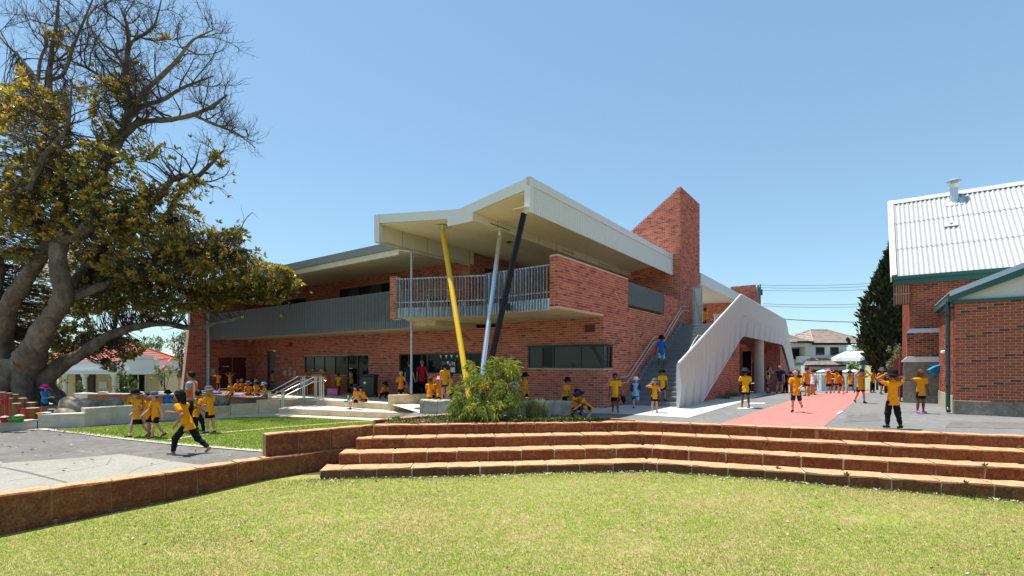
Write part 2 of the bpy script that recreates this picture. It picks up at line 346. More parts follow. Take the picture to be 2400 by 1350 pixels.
for k_, c_ in (('p_red', (.50, .02, .03)), ('p_green', (.01, .26, .06)), ('p_yellow', (.75, .48, .02)), ('p_orange', (.8, .25, .01)), ('p_blue', (.01, .05, .35)), ('p_white', (.75, .75, .75)), ('p_lime', (.10, .60, .12)), ('p_cyan', (.02, .25, .50)), ('p_purple', (.16, .03, .30)), ('p_grey', (.25, .26, .27))):
    M[k_] = plain(k_[2:] + '_plastic', c_, .4)
M['yellow_bag'] = plain('yellow_bag', (.75, .48, .01), .5)
# ------------------------------------------------------------------ brick walls: every brick is geometry
COURSE, BLEN = 0.086, 0.24
class Bricks:
    def __init__(self, root, mbrick, mmortar): self.root = root; self.mb = mbrick; self.mm = mmortar; self.L = []
    def wall(self, O, d, n, rects, back=0.22, name='wall', end=0.003, label=None):
        O, d, n = map(lambda q: np.asarray(q, float), (O, d, n)); mb = MB(); rs = []
        for r in rects:
            a0, a1, z0, zl = r[:4]; zr = r[4] if len(r) > 4 else zl; rs.append((a0, a1, z0, zl, zr))
            b0, b1 = a0 + end, a1 - end
            P = [O + d * b0 + Z_ * z0, O + d * b1 + Z_ * z0, O + d * b1 + Z_ * (zr - .002), O + d * b0 + Z_ * (zl - .002)]
            mb.prism(P, -n * back)
        w = mb.build(name, self.mm, self.root)
        if label: w['label'] = label
        zmin = min(r[2] for r in rs); zmax = max(max(r[3], r[4]) for r in rs)
        for k in range(int(math.floor(zmin / COURSE)), int(math.ceil(zmax / COURSE))):
            c0, c1 = k * COURSE + .005, k * COURSE + .081; iv = []
            for a0, a1, z0, zl, zr in rs:
                if c0 < z0 - .03: continue
                if zl >= c1 - .02 and zr >= c1 - .02: iv.append((a0, a1))
                elif zl != zr and max(zl, zr) >= c1:
                    ac = a0 + (c1 - zl) / (zr - zl) * (a1 - a0)
                    iv.append((a0, ac) if zl > zr else (ac, a1))
            iv.sort(); mg = []
            for a, b in iv:
                if mg and a <= mg[-1][1] + .004: mg[-1][1] = max(mg[-1][1], b)
                else: mg.append([a, b])
            off = (k % 2) * .125
            for a, b in mg:
                g = math.floor((a - off) / .25) * .25 + off
                while g < b:
                    x0, x1 = max(g + .006, a), min(g + .242, b)
                    if x1 - x0 > .03:
                        self.L.append((O + d * ((x0 + x1) / 2) + Z_ * (c0 + c1) / 2 - n * .014 + n * RNG.normal(0, .0012), d, n, (x1 - x0) / 2, RNG.random(), w))
                    g += .25
        return w
    def finish(self, keep=300):
        L = self.L
        def size(b):
            q = b[0]; px = HX + F * q[0] / q[1]; py = HY - F * (q[2] - HC) / q[1]
            if not (-10 < px < 2410 and 0 < py < 1350): return 0
            vis = abs(np.dot(b[2], nrm(q - np.array([0, 0, HC])))); return b[3] * F / q[1] * vis if np.dot(b[2], q) < 0 else 0
        order = sorted(range(len(L)), key=lambda i: -size(L[i])); ind = set(order[:keep])
        tones = [RNG.random() for _ in range(14)]; meshes = []
        for t in tones:
            m = MB(); m.ct = t; m.obox((0, 0, 0), (1, 0, 0), (0, 1, 0), (0, 0, 1))
            me = bpy.data.meshes.new('brick'); me.from_pydata([list(v) for v in m.v[0]], [], m.f); me.materials.append(self.mb)
            a = me.attributes.new('tone', 'FLOAT', 'FACE'); a.data.foreach_set('value', np.full(6, t, np.float32)); meshes.append(me)
        V, T = [], []
        for i, (c, d, n, h, t, w) in enumerate(L):
            if i in ind:
                o = bpy.data.objects.new('brick', meshes[i % 14]); o.rotation_euler = (0, 0, math.atan2(d[1], d[0])); o.scale = (h, .02, .0365)
                place(o, c, w)
            else:
                a, b, z = d * h, n * .02, Z_ * .0365
                V += [c - a + b - z, c + a + b - z, c + a + b + z, c - a + b + z, c - a - b - z, c + a - b - z, c + a - b + z, c - a - b + z]; T.append(t)
        k = np.arange(len(T))[:, None] * 8
        Fq = np.concatenate([k + np.array([q]) for q in ((0, 1, 2, 3), (4, 5, 1, 0), (1, 5, 6, 2), (3, 2, 6, 7), (4, 0, 3, 7))])
        o = np_obj('brickwork', np.array(V), [Fq], self.mb, self.root, tone=np.tile(np.array(T), 5)); o['kind'] = 'stuff'
def holes(a0, a1, z0, z1, hs):
    xs = sorted({a0, a1, *[min(max(h[i], a0), a1) for h in hs for i in (0, 1)]}); out = []
    for x0, x1 in zip(xs, xs[1:]):
        if x1 - x0 < 1e-4: continue
        z = z0
        for h in sorted((h for h in hs if h[0] < (x0 + x1) / 2 < h[1]), key=lambda h: h[2]):
            if h[2] > z + 1e-4: out.append((x0, x1, z, h[2]))
            z = h[3]
        if z < z1 - 1e-4: out.append((x0, x1, z, z1))
    return out
def window(parent, O, d, n, a0, a1, z0, z1, cuts=(), fw=.06, inset=.05, name='window', panes=None, mframe='frame', transoms=()):
    O, d, n = map(lambda q: np.asarray(q, float), (O, d, n)); mb = MB(); g = O - n * inset
    xs = [a0] + [a0 + (a1 - a0) * c for c in cuts] + [a1]
    for z in [z0 + fw / 2, z1 - fw / 2] + [z0 + (z1 - z0) * q for q in transoms]:
        mb.obox(g + d * (a0 + a1) / 2 + Z_ * z, d * (a1 - a0) / 2, n * .04, Z_ * fw / 2)
    for i, x in enumerate(xs):
        xx = x + fw / 2 if i == 0 else x - fw / 2 if i == len(xs) - 1 else x
        mb.obox(g + d * xx + Z_ * (z0 + z1) / 2, d * fw / 2, n * .037, Z_ * ((z1 - z0) / 2 - fw * .6))
    w = mb.build(name, M[mframe], parent)
    for i, (x0, x1) in enumerate(zip(xs, xs[1:])):
        p = MB().obox(g - n * .005 + d * (x0 + x1) / 2 + Z_ * (z0 + z1) / 2, d * ((x1 - x0) / 2 - fw * .3), n * .008, Z_ * ((z1 - z0) / 2 - fw * .3))
        p.build('pane', M[(panes[i] if panes else 'glass')], w)
    return w

school = thing('school_building', B(4, 3, 0), 'two storey red brick school block with folded white canopy and galvanised balconies', 'building')
bk = Bricks(school, M['brick'], M['mortar'])
n_r, n_l = -U_, -V_
bk.wall(C0, V_, n_r, [(-3.2, 0, 3.31, 4.95), (0, .76, -.05, 1.42), (0, .76, 2.28, 4.95), (.76, 2.19, -.05, 4.95), (2.19, 6.41, -.05, 3.8), (6.41, 8.83, -.05, 4.8), (8.83, 12.27, -.05, 10.49)])
bk.wall(B(-3.2, .003), U_, n_l, [(0, .3, 3.31, 4.95)], back=.2)
bk.wall(B(6.41, .003), U_, n_l, [(0, .22, 3.8, 4.8)], back=.2)
bk.wall(C0, U_, n_l, [(0.0, 3.28, -.05, 1.42), (0.0, 3.28, 2.28, 3.28), (3.28, 4.61, -.05, 3.28)], end=.004)
h_low = [(9.0, 10.93, 0.01, 2.07), (5.73, 9.0, 1.13, 2.07), (15.1, 19.13, .98, 2.03), (13.27, 15.1, 0.01, 2.05), (22.3, 23.4, 0.01, 2.4)]
bk.wall(B(.1, 0), U_, n_l, holes(4.5, 25.4, -.05, 3.12, h_low))
h_up = [(13.1, 17.77, 4.2, 6.0), (21.3, 25.0, 4.2, 5.8)]
TU, SU = 1.5, 7.62
bk.wall(B(TU, 0), U_, n_l, holes(SU, 25.4, 3.34, 6.75, h_up))
bk.wall(B(0, 25.4), V_, n_r, holes(-3.5, 1.6, -.05, 6.2, [(-1.92, -.2, 0.01, 2.0)]) + [(-3.9, -3.5, -.05, 0.0, 4.2)], back=.35)
bk.wall(B(TU, SU), V_, n_r, holes(0.003, 7.3, 3.5, 6.9, [(1.16, 2.12, 3.52, 6.35)]), end=.004)
bk.wall(B(8.83, 0), U_, n_l, [(0, 5.1, 3.3, 10.49, 6.9), (5.1, 7.6, 3.3, 6.9)], end=.004)
bk.wall(B(0, -2.05), V_, n_r, [(4.5, 12.3, -.05, 0.0, 3.08)])
bk.wall(B(27.2, 3.2), -U_, n_l, holes(0, 5.25, -1.0, 3.2, [(2.52, 3.16, -.62, 2.6), (3.24, 4.0, -.62, 1.7)]))
bk.wall(B(12.4, .9), V_, n_r, [(0, 14.8, -.8, 3.2)])
bk.wall(B(27.2, -2.05), V_, n_r, [(0, 7.3, -1.2, 3.1, -.3)], end=.004)
bk.wall(B(23, 0), U_, n_l, holes(0, 5, 3.5, 6.2, [(.46, 1.89, 3.52, 5.3)]))
fb = at(1712, 0, 38); fb[2] = 0
bk.wall(fb, -U_, n_l, [(0, 1.75, 3.5, 7.5)])
bk.wall(fb - U_ * 1.75, V_, n_r, [(0, 1.6, 3.5, 7.5, 6.4), ], end=.004)
L_ = np.array([-4.12, 17.7, 0]); K_ = np.array([-.87, 16.9, 0]); R_ = B(-3.2, .3)
dLK = nrm(K_ - L_)
pier = L_ - dLK * .27
bk.wall(pier, dLK, np.array([dLK[1], -dLK[0], 0]), [(0, .25, 3.2, 4.72)], back=.4)
bk.finish(300)

def part(mb, name, m, parent=school, label=None, **k):
    o = mb.build(name, M[m], parent, **k)
    if label: o['label'] = label
    return o
# windows and doors
window(school, C0, U_, n_l, .03, 3.28, 1.42, 2.28, cuts=(.28, .64, .80), panes=['glass_lit', 'glass_lit', 'glass', 'glass_lit'], name='window')
window(school, C0, V_, n_r, .03, .76, 1.42, 2.28, cuts=(.55,), panes=['glass_lit', 'glass'])
part(MB().obox(C0 + n_l * .06 + U_ * 1.6 + n_r * .0 + Z_ * 2.29, U_ * 1.7, n_l * .07, Z_ * .02), 'window_hood', 'frame')
part(MB().obox(C0 + n_r * .06 + V_ * .42 + Z_ * 2.29, V_ * .36, n_r * .07, Z_ * .02), 'window_hood', 'frame')
Ow = B(.1, 0)
window(school, Ow, U_, n_l, 5.73, 9.0, 1.13, 2.07, cuts=(.22, .46, .72), panes=['glass'] * 4)
window(school, Ow, U_, n_l, 9.0, 10.93, 0.012, 2.07, cuts=(.2, .66), panes=['glass'] * 3, name='glazed_door')
window(school, Ow, U_, n_l, 15.1, 19.13, .98, 2.03, cuts=(.27, .52, .77), panes=['glass', 'glass_lit', 'glass_lit', 'glass'])
window(school, Ow, U_, n_l, 13.27, 15.1, 0.012, 2.05, cuts=(.5,), panes=['glass', 'glass'], name='glazed_door')
Ou = B(TU, 0)
window(school, Ou, U_, n_l, 13.1, 17.77, 4.2, 6.0, cuts=(.2, .4, .62, .82), panes=['glass', 'glass_lit', 'glass', 'glass_lit', 'glass'])
window(school, Ou, U_, n_l, 21.3, 25, 4.2, 5.8, cuts=(.2, .4, .6, .8), panes=['glass'] * 5)
for x0, x1, m in ((22.36, 23.05, 'grey_door'), (23.05, 23.4, 'frame')):
    part(MB().obox(Ow - n_l * .07 + U_ * (x0 + x1) / 2 + Z_ * 1.2, U_ * (x1 - x0) / 2, n_l * .02, Z_ * 1.18), 'door' if m == 'grey_door' else 'door_frame', m)
Or = B(0, 25.4)
for x0, x1 in ((-1.92, -1.07), (-1.05, -.2)):
    d_ = part(MB().obox(Or - n_r * .06 + V_ * (x0 + x1) / 2 + Z_ * 1.0, V_ * (x1 - x0) / 2, n_r * .025, Z_ * .985), 'door', 'red_door')
    for z in (.4, 1.45, 1.7): MB().obox(Or - n_r * .025 + V_ * (x0 + .03 if x0 < -1.5 else x1 - .03) + Z_ * z, V_ * .02, n_r * .015, Z_ * .07).build('hinge', M['stainless'], d_)
MB().obox(Or - n_r * .02 + V_ * -1.12 + Z_ * 1.05, V_ * .025, n_r * .015, Z_ * .13).build('door_handle', M['stainless'], d_)
MB().obox(Or - n_r * .02 + V_ * -1.45 + Z_ * 1.42, V_ * .2, n_r * .01, Z_ * .02).build('door_sign', M['p_white'], d_)
part(MB().obox(B(TU + 1.64, SU, 4.93) - n_r * .07, V_ * .47, n_r * .02, Z_ * 1.4), 'door', 'frame')
part(MB().obox(B(27.2, .36, 1.0) + n_l * -.08, U_ * .32, n_l * .02, Z_ * 1.6), 'glazed_door', 'glass')
part(MB().obox(B(27.2, -.42, .54) + n_l * -.06, U_ * .38, n_l * .02, Z_ * 1.16), 'door', 'red_door')
dd = part(MB().obox(B(23, 1.17, 4.4) + n_l * -.06, U_ * .66, n_l * .02, Z_ * .88), 'door', 'pale_grey')
MB().obox(B(23, 1.17, 5.28) + n_l * .02, U_ * .74, n_l * .03, Z_ * .05).build('door_frame', M['white_steel'], dd)
part(MB().obox(B(29.2, -2.05, .3) + n_r * .004, V_ * .55, n_r * .02, Z_ * 1.0), 'door', 'step_grey')
# air vents: small louvred bricks
for O, d, n, a, z in ((C0, U_, n_l, .55, 2.88), (Ow, U_, n_l, 20.6, 2.75)):
    vb = MB().obox(O + d * a + Z_ * z + n * .012, d * .2, n * .012, Z_ * .14)
    v_ = part(vb, 'air_vent', 'red_door')
    for k in range(5): MB().obox(O + d * a + Z_ * (z - .1 + .05 * k) + n * .03, d * .17, n * .008, Z_ * .012).build('louvre', M['red_door'], v_)
# balcony slabs
Q_ = B(-2.5, 7.3)
def flat(P, z): return [np.array([p[0], p[1], z]) for p in P]
part(MB().prism(flat([Q_ + .0 * U_, B(-2.5, 25.38), B(.08, 25.38), B(.08, 6.0), B(-2.4, 6.0)], 3.10), Z_ * .22), 'balcony_slab', 'slab')
part(MB().prism(flat([B(-3.18, .02), R_ + n_l * -.02, K_, L_, Q_ + U_ * -.02, B(.09, 7.2), B(.09, 4.62), B(-.01, 4.6), B(-.01, .02)], 3.285), Z_ * .2), 'balcony_slab', 'slab')
def railing(P0, P1, z0, z1, n_out, pitch, m, bw=.014, bd=.075, band=.36, off=.02):
    P0, P1 = np.asarray(P0, float), np.asarray(P1, float); d = nrm(P1 - P0); Ln = np.linalg.norm(P1 - P0)
    r = MB(); c = (P0 + P1) / 2 + n_out * off
    r.obox(c + Z_ * (z1 - .02), d * Ln / 2, n_out * .035, Z_ * .02)
    r.obox(c + Z_ * (z0 + .55), d * Ln / 2, n_out * .02, Z_ * .02)
    ro = part(r, 'balcony_railing', m)
    # folded kick sheet
    nz = int(Ln / (pitch / 2)); V = []; 
    for i in range(nz + 1):
        q = P0 + d * Ln * i / nz + n_out * (off + (.02 if i % 2 else -.015)); V += [q + Z_ * z0, q + Z_ * (z0 + band)]
    np_obj('kick_sheet', np.array(V), [np.array([(2 * i, 2 * i + 2, 2 * i + 3, 2 * i + 1) for i in range(nz)])], M[m], ro)
    nb = int(round(Ln / pitch)); me = None
    for i in range(nb):
        q = P0 + d * (Ln * (i + .5) / nb) + n_out * (off + .045)
        if me is None:
            b = MB(); h = (z1 - z0) / 2
            b.obox((0, 0, 0), (bw / 2, 0, 0), (0, bd / 2, 0), (0, 0, h))
            me = bpy.data.meshes.new('slat'); me.from_pydata(np.concatenate(b.v).tolist(), [], b.f); me.materials.append(M[m]); me2 = me.copy(); me2.materials[0] = M['galv_dark' if m == 'galv_dull' else 'galv_dull']  # every other slat darker, light and dark of slat edges painted in
        o = bpy.data.objects.new('slat', me if i % 2 else me2); ang = math.atan2(d[1], d[0])
        if np.dot(np.array([-math.sin(ang), math.cos(ang), 0]), n_out) < 0: ang += math.pi
        o.rotation_euler = (0, 0, ang); place(o, q + Z_ * (z0 + z1) / 2, ro)
    return ro
railing(Q_, B(-2.5, 25.4), 3.04, 4.6, n_l, .115, 'galv_dull')
nLK = np.array([dLK[1], -dLK[0], 0])
railing(L_, K_, 3.22, 4.62, nLK, .112, 'galv')
dKR = nrm(R_ - K_); railing(K_, R_, 3.26, 4.66, np.array([dKR[1], -dKR[0], 0]), .112, 'galv')
railing(B(2.22, .1), B(6.38, .1), 3.95, 4.83, n_r, .095, 'galv_dull', band=.02, off=.0)
# upper roof over the long balcony
part(MB().prism([B(-2.85, 7.55, 6.12), B(-2.85, 27.0, 6.12), B(TU, 27.0, 6.45), B(TU, 7.55, 6.45)], Z_ * .05), 'eave_soffit', 'cream')
part(MB().prism([B(-2.86, 7.55, 5.95), B(-2.86, 27.0, 5.95), B(-2.86, 27.0, 6.18), B(-2.86, 7.55, 6.18)], n_l * .05), 'fascia', 'cream')
part(MB().prism([B(-2.87, 7.55, 6.19), B(-2.87, 27.0, 6.19), B(-2.87, 27.0, 6.5), B(-2.87, 7.55, 6.5)], n_l * .12), 'gutter', 'gutter_grey')
part(MB().prism([B(-2.87, 7.6, 6.36), B(-2.87, 27.0, 6.36), B(9, 27.0, 6.95), B(9, 7.6, 6.95)], Z_ * .06), 'roof', 'gutter_grey')
# folded canopy: right wing, valley, left wing
T0, T1 = -4.15, 8.80
SD, SV, SA = .43, 3.2, 7.41
ZD, ZV, ZA = 7.10, 6.66, 7.22
def roofz(s): return ZD + (ZV - ZD) * (s - SD) / (SV - SD) if s <= SV else ZV + (ZA - ZV) * (s - SV) / (SA - SV)
rp = MB()
rp.prism([B(T0 + .02, SD + .06, roofz(SD) - .06), B(T1, SD + .06, roofz(SD) - .06), B(T1, SV, ZV - .06), B(T0 + .02, SV, ZV - .06)], Z_ * .05)
rp.prism([B(T0 + .02, SV, ZV - .06), B(T1, SV, ZV - .06), B(T1, SA - .08, ZA - .07), B(T0 + .02, SA - .08, ZA - .07)], Z_ * .05)
canopy = part(rp, 'canopy_roof', 'white_steel')
def ribbed(P00, P01, P10, P11, n, amp, m, name, parent, nv):
    """sheet P00-P01 along the ribs' run, ribs repeat from P0* to P1*; trapezoid ribs"""
    P00, P01, P10, P11 = map(np.asarray, (P00, P01, P10, P11)); V = []; K = n * 4
    for i in range(K + 1):
        f = i / K; o = np.asarray(nv) * (amp if i % 4 in (1, 2) else 0)
        V += [P00 + (P10 - P00) * f + o, P01 + (P11 - P01) * f + o]
    return np_obj(name, np.array(V), [np.array([(2 * i, 2 * i + 1, 2 * i + 3, 2 * i + 2) for i in range(K)])], M[m], parent)
ribbed(B(T0 + .06, 2.58, 6.48), B(T0 + .06, SD + .1, 6.78), B(T1, 2.58, 6.48), B(T1, SD + .1, 6.78), 115, -.03, 'cream', 'soffit_sheet', canopy, Z_)
ribbed(B(T0 + .06, 3.68, 6.42), B(T0 + .06, SA - .1, 6.86), B(T1, 3.68, 6.42), B(T1, SA - .1, 6.86), 115, -.02, 'cream', 'soffit_sheet', canopy, Z_)
part(MB().prism([B(T0 + .05, 2.62, 6.19), B(T0 + .05, 3.68, 6.19), B(T0 + .05, 3.68, 6.5), B(T0 + .05, 2.62, 6.5)], V_ * (T1 - T0 - .1)), 'valley_beam', 'cream', canopy)
bm_ = part(MB().obox(B((T0 + T1) / 2, 2.60, 6.335), V_ * ((T1 - T0) / 2 - .05), U_ * .012, Z_ * .14), 'bulkhead_panel', 'cream_panel', canopy)
for t in np.arange(T0 + 1.3, T1 - .3, 1.3):
    MB().obox(B(t, 2.5865, 6.335), V_ * .008, U_ * .002, Z_ * .14).build('panel_joint', M['frame'], bm_)
for t in (-2.7, 2.0, 5.6):
    MB().obox(B(t, 2.5855, 6.30), V_ * .55, U_ * .003, Z_ * .014).build('vent_slot', M['frame'], bm_)
part(MB().lathe([(.0, 0), (.12, 0), (.12, .02)], B(-1.2, 3.3, 6.168)), 'downlight', 'frame', canopy)
fs = ribbed(B(T0, SD, 6.08), B(T0, SD, 6.87), B(T1, SD, 6.08), B(T1, SD, 6.87), 105, .024, 'white_steel', 'fascia', canopy, n_r)
part(MB().prism([B(T0 - .02, SD - .05, 6.86), B(T1, SD - .05, 6.86), B(T1, SD - .05, 7.11), B(T0 - .02, SD - .05, 7.11)], U_ * .12), 'flashing', 'white_steel', canopy)
part(MB().prism([B(T0 - .02, SD - .06, 6.05), B(T0 - .02, SD - .06, 7.112), B(T0 - .02, SD + .15, 7.08), B(T0 - .02, SD + .15, 6.05)], V_ * .2), 'flashing', 'white_steel', canopy)
part(MB().obox(B(T1 + .01, SD + .02, 6.6), V_ * .015, U_ * .08, Z_ * .52), 'end_panel', 'white_steel', canopy)
part(MB().prism([B(T0, SD + .15, roofz(SD + .15) - .33), B(T0, SD + .15, roofz(SD + .15)), B(T0, SV, ZV), B(T0, SV, ZV - .3)], V_ * .07), 'fascia', 'white_steel', canopy)
part(MB().prism([B(T0 + .001, SV, ZV - .3), B(T0 + .001, SV, ZV), B(T0 + .001, SA - .2, roofz(SA - .2)), B(T0 + .001, SA - .2, roofz(SA - .2) - .33)], V_ * .07), 'fascia', 'white_steel', canopy)
part(MB().prism([B(T0 - .005, 2.6, 6.17), B(T0 - .005, 2.6, 6.5), B(T0 - .005, SV, 6.4), B(T0 - .005, 3.7, 6.46), B(T0 - .005, 3.7, 6.17)], V_ * .05), 'beam_end', 'white_steel', canopy)
part(MB().prism([B(T0 - .01, SA - .22, 6.17), B(T0 - .01, SA - .22, ZA - .03), B(T0 - .01, SA + .06, ZA + .008), B(T0 - .01, SA + .06, 6.17)], V_ * .2), 'flashing', 'white_steel', canopy)
part(MB().prism([B(T0 + .19, SA - .1, 6.24), B(T0 + .19, SA - .1, 6.9), B(1.45, SA - .1, 6.9), B(1.45, SA - .1, 6.24)], U_ * .03), 'downstand_panel', 'cream_panel', canopy)
part(MB().prism(flat([B(T0 + .3, SA - .14), B(9, SA - .14), B(9, 8.0), B(1.4, 8.0), B(1.4, SA - .0), B(T0 + .3, SA - .0)], 6.885), Z_ * .02), 'soffit_sheet', 'cream', canopy)
ribbed(B(T0 + .19, SA, 6.16), B(T0 + .19, SA, 7.18), B(1.3, SA, 6.16), B(1.3, SA, 7.18), 48, .03, 'white_steel', 'fascia', canopy, U_)
for t in (-2.9, -1.55, -.3, 1.15):
    part(MB().obox(B(t, SA - .104, 6.56), V_ * .006, U_ * .002, Z_ * .31), 'panel_joint', 'frame', canopy)
# three raking posts and the thin downpipe post
base = np.array([-1.07, 14.3, 0])
for p, r, m, lab, stub in ((at(1037, 541, 17.6), .088, 'yellow', 'slender yellow raking canopy post', .12), (at(1171, 556, 17.0), .078, 'post_steel', 'bright steel raking canopy post', .22), (at(1228, 501, 14.8), .092, 'black_paint', 'black raking canopy post', .12)):
    off = np.array([.16 * (p[0] - base[0]) / 3, .1, 0])
    po = MB().tube([base + off, p], r, 20).build('canopy_post', M[m], school, smooth=40); po['label'] = lab
    MB().tube([p - Z_ * .02, p + Z_ * stub], r * .6, 12).build('pin', M['cream'], po)
    MB().obox(p + Z_ * stub, V_ * .24, U_ * .24, Z_ * .012).build('head_plate', M['cream'], po)
thin = B(-2.62, 7.1)
MB().tube([thin, thin + Z_ * 6.1], .05, 12).build('balcony_post', M['galv'], school, smooth=40)
part(MB().bar(np.array([-.30, 14.6, 3.40]), np.array([-.12, 16.1, 3.42]), .14, .2), 'steel_bracket', 'black_paint')
for k in range(2):
    q = B(-2.62, 25.3 - .2 * k) + n_r * .08; MB().tube([q, q + Z_ * 6.1], .065, 12).build('downpipe', M['galv'], school, smooth=40)
# rest of the roofs towards the stair bridge
part(MB().prism([B(12.3, 0, 6.05), B(22.9, 0, 6.05), B(22.9, 0, 6.66), B(12.3, 0, 6.66)], n_r * .06), 'fascia', 'white_steel')
part(MB().prism([B(12.3, .05, 6.08), B(22.95, .05, 6.08), B(22.95, 6, 6.3), B(12.3, 6, 6.3)], Z_ * .04), 'soffit_sheet', 'pale_grey')
part(MB().prism([B(12.3, -.05, 6.6), B(22.9, -.05, 6.6), B(22.9, 6, 7.0), B(12.3, 6, 7.0)], Z_ * .05), 'roof', 'white_steel')
part(MB().prism([B(8.83, 0, 10.47), B(12.27, 0, 10.47), B(12.27, 6.2, 6.11), B(8.83, 6.2, 6.11)], Z_ * .03), 'chimney_cap', 'brick')
part(MB().prism([B(12.25, .0, 3.3), B(12.25, 6.2, 3.3), B(12.25, 6.2, 6.1), B(12.25, 0, 10.44)], -V_ * .1), 'rear_wall', 'brick')
part(MB().prism(flat([B(1.75, 7.9), B(9, 7.9), B(9, 25.9), B(1.75, 25.9)], 6.46), Z_ * .02), 'ceiling', 'cream')
# floor plates inside, so that rooms are not open to the sky
part(MB().prism(flat([B(.35, .3), B(12, .3), B(12, 7.6), B(.35, 7.6)], 3.3), Z_ * .18), 'terrace_floor', 'slab')
part(MB().prism(flat([B(.5, 7.7), B(9, 7.7), B(9, 25), B(.5, 25)], 3.15), Z_ * .18), 'floor_plate', 'slab')
part(MB().prism([B(9.1, .5, 0), B(9.1, 25.2, 0), B(9.1, 25.2, 6.4), B(9.1, 7.7, 6.4), B(9.1, 7.7, 3.1), B(9.1, .5, 3.1)], V_ * .2), 'rear_wall', 'brick')
part(MB().obox(B(8.79, 2.4, 4.8) + n_l * .0, U_ * .11, n_l * .04, Z_ * .06), 'wall_light', 'pale_grey')
for a in (5.4, 6.9): part(MB().obox(B(TU, a + 3.4, 5.05) + n_l * .03, U_ * .13, n_l * .03, Z_ * .05), 'wall_light', 'pale_grey')
part(MB().lathe([(.04, 0), (.11, .02), (.12, .1), (.05, .13)], B(-.2, 24.9, 3.0)), 'ceiling_lamp', 'pale_grey')
# illegible dark metal lettering under the stair, built as the raised strokes one can see
ld = MB()
for i, (h, w) in enumerate(((.15, .14), (.22, .10), (.15, .13), (.24, .08), (.16, .13), (.15, .12), (.16, .14))):
    c = B(11.1 + i * .17 - .5, -2.05, 1.99 + h / 2) + n_r * .03
    ld.obox(c, V_ * (w / 2), n_r * .012, Z_ * (h / 2)); 
part(ld, 'sign_lettering', 'frame')

# ------------------------------------------------------------------ external staircase with folded perforated screen
stair = thing('external_staircase', B(6, -1.2, 0), 'grey external staircase with folded perforated metal balustrade beside brick wall', 'staircase')
NR, RIS, TR, TS = 20, .175, .29, 1.9
prof = []
for k in range(NR):
    t0 = TS + k * TR + (1.15 if k >= 10 else 0); t1 = t0 + TR + (1.15 if k == 9 else 0)
    z1 = (k + 1) * RIS; s = MB()
    s.prism([B(t0, -.02, z1 - RIS - .12), B(t1 + .02, -.02, z1 - RIS - .12), B(t1 + .02, -.02, z1), B(t0, -.02, z1)], n_r * 2.1)
    o = part(s, 'step', 'step_grey', stair, bevel=.008)
    part(MB().prism([B(t0 - .1, -.024, z1 - RIS - .1), B(t1 - .1, -.024, z1 - RIS - .1), B(t1 - .1, -.024, z1 + .17), B(t0 - .1, -.024, z1 + .17)], n_r * .09), 'kerb', 'step_grey', o)
    prof.append((t0, z1))
tL = TS + NR * TR + 1.15
part(MB().prism(flat([B(tL, -.02), B(28.0, -.02), B(28.0, -2.12), B(tL, -2.12)], 3.14), Z_ * .36), 'bridge_slab', 'step_grey', stair)
part(MB().prism(flat([B(12.3, .4), B(28.0, .4), B(28.0, -2.1), B(12.3, -2.1)], 3.10), Z_ * .03), 'bridge_soffit', 'deck', stair)
for k in range(18):
    t0 = 28.0 + k * .37; z1 = 3.5 - (k + 1) * .2
    part(MB().prism([B(t0, -.02, z1 - .35), B(t0 + .39, -.02, z1 - .35), B(t0 + .39, -.02, z1), B(t0, -.02, z1)], n_r * 2.1), 'step', 'step_grey', stair)
def sz(t): return np.interp(t, [TS, TS + 2.9, TS + 4.05, tL, 13], [.175, 1.75 + .1, 1.75 + .1, 3.5 + .1, 3.6])
for w, t0, t1 in ((.11, 1.5, 4.95), (.11, 5.6, 9.6), (1.93, 2.4, 6.2)):
    for dz in (.92, .70):
        pts = [B(t0 - .25, -w, sz(t0) + dz - .02)] if w < 1 else [B(t0 - .02, -w, sz(t0) + dz)]
        pts += [B(t, -w, sz(t) + dz) for t in np.linspace(t0, t1, 10)]
        if w < 1: pts += [B(t1 + .35, -w, sz(t1) + dz)]
        else: pts = [B(t0 - .3, -w, sz(t0) + dz - .5), B(t0 - .28, -w, sz(t0) + dz - .1)] + pts + [B(t1 + .2, -w - .1, sz(t1) + dz)]
        h_ = MB().tube(pts, .019, 8)
        for t in np.linspace(t0 + .2, t1 - .2, 4):
            if w < 1: h_.tube([B(t, -.0, sz(t) + dz - .05), B(t, -w, sz(t) + dz - .02)], .01, 6)
        part(h_, 'handrail', 'rail_grey', stair, smooth=40)
    if w > 1:
        for t in (2.5, 4.0, 5.8): part(MB().tube([B(t, -w, sz(t) - .1), B(t, -w, sz(t) + .9)], .018, 8), 'baluster', 'stainless', stair)
